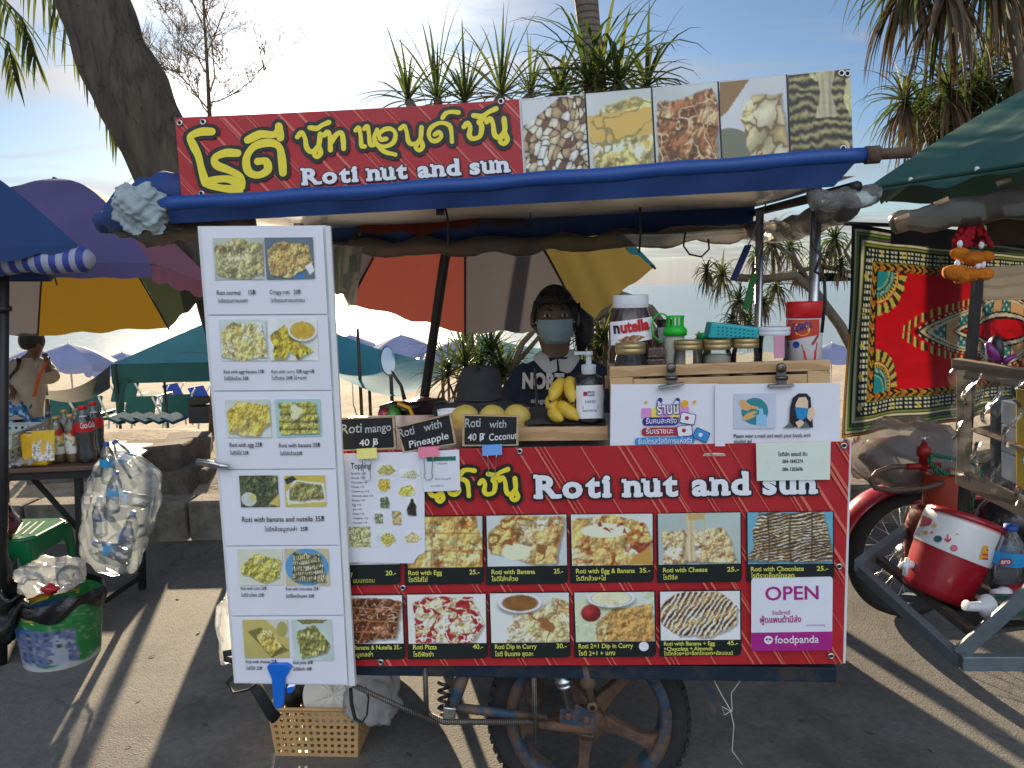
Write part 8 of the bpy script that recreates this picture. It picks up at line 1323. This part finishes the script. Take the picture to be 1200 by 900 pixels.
mb = MB(); a, b = at(1048, 262, 2.5), at(1260, 226, 2.1); q = random.Random(2); mb.tube([a.lerp(b, i/20)+UP*.004*math.sin(i*1.1) for i in range(21)], [.03+.014*min(1, i/6)+q.uniform(-.004, .004) for i in range(21)], 14); mb.build('rolled_plastic', PLASTD, tag=('rolled clear plastic curtain under the edge of the green umbrella', 'plastic roll'))
for x, y in ((1057, 257), (1103, 238), (1176, 214)): mb = MB(); mb.tube([at(x-8, y+2, 2.42-.0016*(x-1050)), at(x+9, y-5, 2.40-.0016*(x-1050))], .008, 8); mb.build('bamboo_piece', WOODL, tag=('short bamboo piece along the rolled plastic of the green umbrella', 'bamboo', 'bamboo pieces on the rolled plastic'))
GW = mat('weathered_grey_wood', (.23, .17, .115), .8, var=.25, vs=7, wave=((.15, .105, .07), 6, 'Z', .7, 4), bump=.4, bs=40)
t = thing('stall_frame', 'wooden frame of the right stall with a black post and pale boards', 'stall', zat(1150, 2.4, 0)); 
def brd(nm, q_, Y0, Y1, th, m): mb = MB(); P = [at(q_[0][0], q_[0][1], Y0), at(q_[1][0], q_[1][1], Y1), at(q_[2][0], q_[2][1], Y1), at(q_[3][0], q_[3][1], Y0)]; mb.slab(P, V((0, th, 0))); return mb.build(nm, m, t, bevel=.002)
brd('cross_board', [(1153, 313), (1290, 305), (1290, 350), (1152, 352)], 2.42, 2.42, .02, WOODL); brd('upper_board', [(1156, 258), (1290, 240), (1290, 280), (1158, 288)], 2.7, 2.6, .02, mat('dark_brown_wood', (.06, .035, .022), .7, var=.3))
mb = MB(); a, b = at(1146, 318, 2.40), at(1137, 430, 2.40); mb.tube([a, b, V((b.x+.0, 2.4, .55))], .017, 4, sm=False); mb.build('black_post', BLACKM, t); mb = MB(); mb.tube([at(1290, 240, 2.4), zat(1300, 2.4, 0)], .02, 6); mb.build('rear_post', BLACKM, t)
# garland
mb = MB(); t = thing('flower_garland', 'red and orange artificial flower garland hanging on the black stall post', 'garland', at(1137, 330, 2.33)); q = random.Random(12); RFL = mat('red_crochet', lin((170, 16, 34)), .9, var=.2, bump=.6, bs=120); OFL = mat('orange_marigold', lin((206, 116, 20)), .9, var=.25, bump=.8, bs=110)
mb = MB()
for i in range(90): f = q.random(); a = q.uniform(0, 6.28); c = at(1138, 258+30*f, 2.33)+V((math.cos(a)*(.012+.045*f), math.sin(a)*.03, 0)); mb.ball(c, (.008, .008, .010), 7, 5)
mb.build('red_tassel', RFL, t)
for x, y, r in ((1125, 297, .026), (1142, 303, .03), (1155, 301, .024), (1119, 319, .034), (1136, 322, .028), (1153, 321, .026), (1127, 326, .024)): mb = MB(); mb.ball(at(x, y, 2.31), (r*1.1, r*.8, r*.72), 18, 12, nz=.12, sd=int(x)); mb.build('marigold', OFL, t)
for x, y in ((1122, 309), (1146, 311), (1152, 310), (1125, 286), (1150, 287)): mb = MB(); mb.ball(at(x, y, 2.30), (.008, .008, .012), 8, 6); mb.build('white_bud', WINK, t)
# plastic wrapped display case
t = thing('display_case', 'wooden stall case wrapped in clear film with white boxes and a yellow board inside', 'case', zat(1170, 2.3, .55)); A, B, Cx, D = at(1122, 428, 2.32), at(1262, 452, 1.98), at(1262, 618, 1.98), at(1122, 552, 2.32)
def cq(u, v, o=0.0): n = (B-A).cross(D-A).normalized(); n = n if n.y < 0 else -n; return A.lerp(B, u).lerp(D.lerp(Cx, u), v)+n*o
def cbx(nm, u0, u1, v0, v1, o, th, m): mb = MB(); n = cq(0, 0, 1)-cq(0, 0, 0); mb.slab([cq(u0, v0, o), cq(u1, v0, o), cq(u1, v1, o), cq(u0, v1, o)], -n*th); return mb.build(nm, m, t, bevel=.0015)
cbx('top_plank', -.03, 1.05, -.06, .08, .012, .03, GW); cbx('side_post', .0, .075, .08, 1.0, .004, .03, GW); cbx('bottom_plank', 0, 1.05, .98, 1.12, .008, .03, GW); cbx('back_panel', 0, 1.05, .08, .98, -.22, .012, mat('dark_interior_board', (.03, .028, .026), .8, var=.3)); cbx('yellow_board', .42, .8, .14, .97, -.05, .006, mat('yellow_board', lin((206, 170, 40)), .6, var=.1))
for v0, v1 in ((.28, .48), (.49, .72), (.73, .96)): cbx('white_box', .27, .40, v0, v1, -.06, .08, mat('white_carton', lin((186, 194, 202)), .6, var=.08))
cbx('inner_bottle', .12, .17, .3, .95, -.08, .05, mat('blue_grey_inner', (.08, .10, .13), .4)); cbx('shelf', .02, 1.0, .6, .615, -.03, .18, GW)
mb = MB(); mb.grid(lambda u, v: cq(u*1.02, .02+v*1.0, .02+.006*math.sin(u*30+v*9)+.006*math.sin(v*17-u*11)+.01*math.sin((u+v)*21)), 40, 34); mb.build('film', film('cling_film', (.97, .98, .98), .07, (.75, .75, .72), .10, .35, 9, .13), t)
mb = MB(); mb.ball(at(1166, 412, 2.25), (.022, .03, .048), 16, 12); mb.build('dark_ornament', BLKP, tag=('small black rounded ornament on top of the wrapped case', 'ornament')); mb = MB(); mb.tube([at(1157, 402, 2.22), at(1163, 414, 2.22), at(1169, 424, 2.23)], [.008, .016, .012], 8); mb.tube([at(1176, 424, 2.22), at(1190, 416, 2.22)], [.010, .006], 8); mb.build('purple_toy', mat('purple_plastic', lin((120, 40, 120)), .4), tag=('purple plastic piece beside the black ornament on the case', 'toy'))
# wrapped bundle
GBAG = film('grey_plastic_wrap', (.88, .87, .85), .62, (.50, .48, .46), .35, .3, 10, .06); c = at(1062, 532, 3.0)
t = thing('wrapped_bundle', 'bulky goods wrapped in crinkled clear plastic below the tapestry', 'bundle', at(1062, 575, 3.0)); mb = MB(); mb.ball(c+V((0, 0, -.02)), (.18, .16, .09), 26, 16, nz=.12, sd=9); mb.ball(c+V((.1, 0, .03)), (.08, .12, .08), 20, 14, nz=.12, sd=3); mb.build('dark_goods', multi('mixed_goods', [(.05, .05, .06), (.30, .06, .06), (.12, .12, .14), (.4, .36, .32)], 9), t); lump('plastic_wrap', c+V((.0, -.01, 0)), (.215, .19, .135), GBAG, .16, 19, 60, 40, parent=t)
# gas cylinder with regulator, hose and rope
GASR = mat('worn_red_cylinder', lin((140, 50, 42)), .45, .1, var=.25, vs=10, dirt=(8, .52, .6), dcol=(.09, .05, .04), bump=.15, bs=50); ORC = mat('orange_red_collar', lin((160, 56, 36)), .5, var=.2, dirt=(16, .6, .6), dcol=(.08, .04, .03)); GY = 2.75
c = zat(1106, GY, .38); s = mpp(c); t = thing('gas_cylinder', 'worn red gas cylinder with an orange collar and green rope', 'gas cylinder', c); ztop = at(1106, 592, GY).z; h = ztop-c.z; r = 42*s
mb = MB(); mb.lathe([(0, 0), (r*.8, 0), (r, h*.15), (r, h*.72), (r*.9, h*.9), (r*.6, h*.99), (0, h)], c, UP, 36); mb.build('tank', GASR, t); mb = MB(); rc = 26*s; zc = at(1106, 553, GY).z-c.z; mb.lathe([(rc, h*.9), (rc, zc), (rc*.93, zc), (rc*.93, h*.9)], c, UP, 32, a0=R(100), a1=R(420)); mb.build('collar', ORC, t, bevel=.002)
vp = at(1082, 545, GY-.02); mb = MB(); mb.lathe([(0, 0), (.016, 0), (.016, .03), (.024, .034), (.024, .065), (.014, .07), (.008, .085), (0, .085)], vp, UP, 18); mb.tube([vp+V((-.06, 0, -.005)), vp+V((.06, 0, -.002))], .012, 10); mb.lathe([(0, -.02), (.014, -.02), (.014, 0)], vp, UP, 14); mb.build('regulator', mat('red_regulator', lin((150, 30, 30)), .4, .2, var=.2), t); mb = MB(); mb.tube([vp+UP*.085, vp+UP*.105], .006, 8); mb.tube([vp+UP*.1-CU*.018, vp+UP*.1+CU*.018], .004, 8); mb.build('valve_knob', PIPE, t)
mb = MB(); P = [vp+V((-.06, 0, -.005)), at(1046, 547, GY), at(1028, 553, GY), at(1020, 563, GY), at(1026, 572, GY-.03), at(1046, 575, GY-.06), at(1085, 572, GY-.08), at(1105, 566, GY-.06)]; pp = []
for i in range(len(P)-1): pp += [P[i].lerp(P[i+1], f/4) for f in range(4)]
mb.tube(pp+[P[-1]], .0095, 10); mb.build('hose', mat('brown_rubber_hose', (.11, .07, .05), .5, var=.15), t)
ROPE = mat('green_rope', lin((40, 130, 90)), .8, var=.3, vs=70, wave=(lin((16, 60, 44)), 40, 'X', .6, 2.0), bump=.6, bs=200); mb = MB()
for P in ([(1100, 556), (1089, 540), (1092, 533), (1110, 536), (1138, 541), (1148, 552), (1143, 575), (1138, 598)], [(1146, 548), (1156, 566), (1162, 592)], [(1094, 545), (1108, 556), (1124, 552), (1138, 554)], [(1133, 541), (1134, 552)]):
    pts = [at(x, y, GY-.09) for x, y in P]; pp = []
    for i in range(len(pts)-1): pp += [pts[i].lerp(pts[i+1], f/4)+V((0, .004*math.sin(i+f), 0)) for f in range(4)]
    mb.tube(pp+[pts[-1]], .0065, 8)
mb.build('rope', ROPE, tag=('green braided rope looped over the gas cylinder collar', 'rope'))
# red motorcycle behind
MYY = 3.25; wc = zat(1064, MYY, .285); s = mpp(wc); wr = .285; t = thing('motorcycle', 'red motorcycle with spoked front wheel half hidden behind the trolley', 'motorcycle', zat(1100, MYY, 0)); axd = V((.12, -1, 0)).normalized(); wh = bpy.data.objects.new('wheel', None); C.objects.link(wh); wh.parent = t; ORG[wh.name] = ORG[t.name]
mb = MB(); mb.lathe([(wr*.80, -.03), (wr*.9, -.042), (wr*.98, -.03), (wr, 0), (wr*.98, .03), (wr*.9, .042), (wr*.80, .03), (wr*.78, 0), (wr*.80, -.03)], wc, axd, 56, up=UP); mb.build('tyre', RUBB, wh); mb = MB(); mb.lathe([(wr*.76, -.016), (wr*.81, -.022), (wr*.81, .022), (wr*.76, .016), (wr*.76, -.016)], wc, axd, 48, up=UP); mb.build('rim', PIPE, wh)
sx_ = axd.cross(UP).normalized()
for k in range(28): a = k*2*math.pi/28; d = UP*math.cos(a)+sx_*math.sin(a); tg = UP*-math.sin(a)+sx_*math.cos(a); mb = MB(); mb.tube([wc+tg*.035*(1 if k % 2 else -1)+axd*.02*(1 if k % 4 < 2 else -1), wc+d*wr*.78], .0016, 4); mb.build('spoke', PIPE, wh)
mb = MB(); mb.lathe([(0, -.04), (.03, -.04), (.045, -.03), (.045, .03), (.03, .04), (0, .04)], wc, axd, 20, up=UP); mb.build('hub', PIPE, wh)
MRED = mat('red_motorcycle_paint', lin((178, 22, 44)), .25, var=.06, coat=.8); mb = MB(); n = 22
def fen(u, v): a = R(-82+120*u); w_ = (v-.5)*.13; d = UP*math.cos(a)+sx_*-1*-math.sin(a)*-1; d = UP*math.cos(a)+CU*math.sin(a); return wc+d*(wr*1.06+.016*math.cos((v-.5)*math.pi))+axd*w_
mb.grid(fen, n, 8); mb.build('front_fender', MRED, t, solid=.004); mb = MB(); mb.grid(lambda u, v: at(1068+90*u, 566+22*v-6*u, MYY-.05+.1*math.sin(v*3)), 12, 8); mb.build('fairing', MRED, t, solid=.02); mb = MB(); mb.tube([wc-axd*-.06, wc+V((.16, .05, .45))], .018, 8); mb.tube([wc+axd*-.06, wc+V((.16, .17, .45))], .018, 8); mb.build('fork', PIPE, t)
mb = MB(); zb_ = at(1062, 575, 3.05); mb.box(V((zb_.x+.10, 3.16, zb_.z-.015)), (.22, .16, .02)); mb.build('front_carrier', BLACKM, t, bevel=.004); mb = MB(); mb.ball(wc+V((.65, .15, .25)), (.4, .16, .2), 24, 16, nz=.1); mb.build('engine_body', mat('dark_engine', (.03, .03, .03), .5, .3, var=.3), t); c2 = wc+V((1.2, .1, 0)); mb = MB(); mb.lathe([(wr*.5, -.04), (wr*.9, -.05), (wr, 0), (wr*.9, .05), (wr*.5, .04), (.02, .03), (.02, -.03), (wr*.5, -.04)], c2, axd, 40, up=UP); mb.build('rear_wheel', RUBB, t)
# steel trolley
TRL = mat('grey_painted_steel', lin((112, 122, 128)), .45, .35, var=.15, vs=18, dirt=(26, .64, .7), dcol=(.16, .09, .055), bump=.1, bs=80); t = thing('trolley', 'grey steel angle frame trolley tilted at the right edge carrying the cooler', 'trolley', zat(1140, 2.1, 0)); k1, k2, k3 = (1008, 668, 2.45), (1127, 776, 2.02), (1260, 645, 1.9)
def beam(nm, p, q_, w_, h_, m): 
    a, b = at(*p), at(*q_); d = (b-a).normalized(); sd = d.cross(UP).normalized(); up_ = sd.cross(d); mb = MB(); mb.slab([a+sd*w_/2+up_*h_/2, a-sd*w_/2+up_*h_/2, a-sd*w_/2-up_*h_/2, a+sd*w_/2-up_*h_/2][::-1], b-a); return mb.build(nm, m, t, bevel=.003)
beam('front_bar', k1, k2, .028, .037, TRL); beam('rear_bar', (1006, 664, 2.44), (1082, 606, 2.95), .03, .04, TRL); beam('corner_bar', (1124, 766, 2.03), k3, .026, .037, TRL); beam('lower_bar', (1126, 776, 2.0), (1300, 776, 1.95), .026, .042, TRL); beam('rusty_bar', (1030, 655, 2.5), (1146, 746, 2.08), .026, .026, mat('rusty_square_tube', (.10, .085, .075), .6, .4, var=.3, vs=30, dirt=(30, .5, .8), dcol=(.2, .12, .08), bump=.3, bs=90)); beam('cross_bar', (1060, 700, 2.6), (1120, 705, 2.45), .03, .03, TRL)
P = [at(1050, 672, 2.48), at(1140, 742, 2.1), at(1300, 720, 2.1), at(1230, 640, 2.7)]; mb = MB(); mb.slab(P, -UP*.012); mb.build('deck', mat('dark_deck', (.05, .047, .043), .7, var=.3), t); 
for p_ in (at(1300, 776, 1.95), at(1300, 720, 2.6)): mb = MB(); mb.tube([p_, V((p_.x, p_.y, 0))], .02, 6); mb.build('support_leg', TRL, t)
# cooler
KY_ = 2.28; b0, t0 = at(1094, 697, KY_), at(1132, 606, KY_+.02); ax = (t0-b0).normalized(); H = (t0-b0).length; r0, r1 = 37*KY_/FPX*1.03, 45*KY_/FPX*1.03; t = thing('cooler', 'round red and white drinks cooler with stickers leaning on the trolley', 'cooler', b0); CRD = mat('cooler_red', lin((150, 14, 30)), .35, var=.06, coat=.3); CWH = mat('cooler_white', lin((222, 222, 222)), .35, var=.04, coat=.3)
prof = lambda f: r0+(r1-r0)*f**.8
mb = MB(); mb.lathe([(0, 0), (r0*.92, 0), (r0, .008)]+[(prof(f), H*f) for f in (.1, .3, .5, .545)], b0, ax, 44); mb.build('red_base', CRD, t); mb = MB(); mb.lathe([(prof(.55)*1.02, H*.545), (prof(.6)*1.025, H*.57), (prof(.7)*1.0, H*.72), (prof(.85)*.985, H*.9), (prof(.85)*.96, H*.97), (prof(.85)*.85, H*1.0), (prof(.85)*.5, H*1.01), (0, H*1.01)], b0, ax, 44); mb.build('white_body', CWH, t)
mb = MB(); sdv = ax.cross(V((0, -1, 0))).normalized(); fr_ = sdv.cross(ax).normalized(); fr_ = fr_ if fr_.y < 0 else -fr_; rr_ = prof(.85); e = b0+ax*H*.965
mb.tube([e+(sdv*math.sin(a)+fr_*math.cos(a))*rr_*1.0+ax*.012*math.cos(a) for a in [R(-88+i*11) for i in range(17)]], .010, 8, flat=.5); mb.build('red_handle', CRD, t)
mb = MB(); p = b0-sdv*r0*1.0+ax*H*.25; p2 = p-sdv*.0; 
for sg in (1,):
    o_ = V((-1, -.25, .1)).normalized(); q_ = at(1061, 662, KY_); mb.tube([q_+V((.03, 0, 0)), q_, q_+V((-.012, -.01, 0))], [.011, .013, .012], 10); mb.tube([q_+V((0, -.01, .025)), q_+V((-.004, -.01, -.03))], [.007, .008], 8)
mb.build('tap', PLAS, t)
def csurf(px, py, off=0.0):
    d = ray(px, py).normalized(); best = None     # intersect a cone-like body by marching
    lo = (b0-CAM).dot(d)-.25; 
    for i in range(240):
        x = CAM+d*(lo+i*.002); f = (x-b0).dot(ax)/H; rad = (x-b0-ax*(x-b0).dot(ax)).length; R0 = (prof(max(0, min(1, f))) if f < .56 else prof(.6)*1.025+(prof(.85)*.985-prof(.6)*1.025)*(f-.57)/.33)
        if rad <= R0+.002+off: return x
    return CAM+d*(lo+.2)
csurf.n = CN
def sticker(nm, P, col): mb = MB(); sheet(mb, P, csurf, .001); mb.build(nm, vinyl('sticker_%d_%d_%d' % col, col), t)
star = lambda x, y, r: [(x+r*(1 if i % 2 == 0 else .45)*math.sin(i*math.pi/5), y-r*(1 if i % 2 == 0 else .45)*math.cos(i*math.pi/5)) for i in range(10)]
sticker('sticker', [(1081, 604), (1092, 608), (1091, 614), (1082, 617), (1078, 617)], (190, 30, 50)); sticker('sticker', star(1095, 616, 3.8), (230, 170, 60)); sticker('sticker', circ(1084, 624, 3, 12, 2), (220, 150, 40)); sticker('sticker', circ(1099, 631.5, 5, 16, 4), (50, 90, 100)); sticker('sticker', circ(1118, 642.5, 4.4, 12, 4), (206, 90, 110)); sticker('sticker', circ(1092, 624, 1.4, 10), (210, 60, 60)); sticker('sticker', circ(1122, 626, 1.4, 10), (230, 160, 60))
sticker('sticker', [(1110, 626), (1111.6, 626), (1111.4, 633), (1114, 630), (1115, 632), (1111, 636), (1106.5, 632), (1108, 630.5), (1110, 633)], (200, 40, 60)); sticker('sticker', [(1153, 639), (1158, 640), (1158, 656), (1148, 655)], (230, 170, 40))
for y in (643, 648.5, 653.5): sticker('sticker', [(1151.5, y), (1158, y+.6), (1158, y+2.6), (1151, y+2)], (196, 50, 60))
# bottles on the trolley
tb = wb(at(1178, 692, 2.2), V((.03, 0, 1)), .205, .043, BLC, BLT, None, 'water_bottle', None, 'large clear water bottle with a blue cap beside the cooler'); pB = at(1178, 660, 2.2); cs = cyl(pB, .0445); sheetm = MB(); sheet(sheetm, rquad([(1171, 655), (1186, 654.5), (1186, 662), (1171, 662.5)], 3), cs, .001); sheetm.build('red_label', CRIM, tb); mb = MB(); write(mb, 'aro', 1173, 660.6, 1184, 660.2, 5.5, cs, .0016, .03); mb.build('label_lettering', WINK, tb)
t = thing('thermos', 'dark green bottle with a white spout lying on the trolley', 'bottle', at(1160, 712, 2.05)); a, b = at(1154, 711, 2.05), at(1250, 712, 2.1); d = (b-a).normalized(); L_ = (b-a).length; mb = MB(); mb.lathe([(0, .0), (.024, 0), (.033, .012), (.036, .04), (.036, L_), (0, L_)], a, d, 26); mb.build('bottle_body', mat('dark_green_glass', (.035, .075, .055), .2, var=.1, coat=.5), t); mb = MB(); mb.lathe([(0, -.02), (.012, -.02), (.02, -.01), (.034, .004), (.035, .012), (.0, .012)], a, d, 24); mb.tube([a-d*.02, a-d*.05, a-d*.062+UP*.004], [.015, .013, .016], 10); mb.build('spout', PLAS, t, bevel=.001)
t = thing('red_flask', 'white capped red flask lying behind the green bottle', 'bottle', at(1176, 697, 2.15)); a, b = at(1164, 697, 2.15), at(1250, 694, 2.2); d = (b-a).normalized(); mb = MB(); mb.lathe([(0, .05), (.03, .05), (.03, .2), (0, .2)], a, d, 22); mb.build('bottle_body', CRD, t); mb = MB(); mb.lathe([(0, 0), (.016, 0), (.018, .025), (.022, .03), (.022, .052), (0, .052)], a, d, 22); mb.build('cap', PLAS, t)
mb = MB(); t = thing('helmet', 'black glossy helmet with a white rim behind the gas cylinder', 'helmet', at(1182, 640, 2.6)); c = at(1184, 612, 2.6); mb = MB(); mb.ball(c, (.10, .09, .10), 26, 18); mb.build('shell', SB, t); mb = MB(); mb.lathe([(.102, -.006), (.108, 0), (.102, .006)], c+V((-.01, -.01, 0)), V((-.6, -.7, .3)), 36); mb.build('rim', PLAS, t); mb = MB(); mb.lathe([(0, .06), (.045, .058), (.06, .05)], c, V((-.3, -.9, .1)), 24); mb.build('visor', mat('smoke_visor', (.03, .03, .035), .08, coat=.8), t)

# dry leaves and scraps on the road
DL = mat('dry_leaf', (.10, .065, .035), .8, var=.4, vs=30); q = random.Random(31); l0 = None
for k, (x, y) in enumerate(((150, 876), (208, 702), (162, 822), (232, 742), (190, 670), (255, 690), (215, 655), (940, 845), (905, 870), (1020, 860), (100, 700), (480, 885), (1090, 880), (178, 770), (240, 850))):
    p = gr(x, y, 0)
    if l0 is None: mb = MB(); mb.grid(lambda u, v: V(((u-.5)*.05, (v-.5)*.022*math.sin(u*math.pi)**.7, .003+.004*abs(v-.5)+.002*math.sin(u*5))), 8, 4); l0 = mb.build('dry_leaf', DL, org=(0, 0, 0), tag=('small dry brown leaf lying on the asphalt', 'leaf', 'dry leaves on the road')); o = l0
    else: o = l0.copy(); C.objects.link(o)
    o.location = p; o.rotation_euler = (0, 0, q.uniform(0, 6.28)); z = q.uniform(.35, .7); o.scale = (z, z, z)
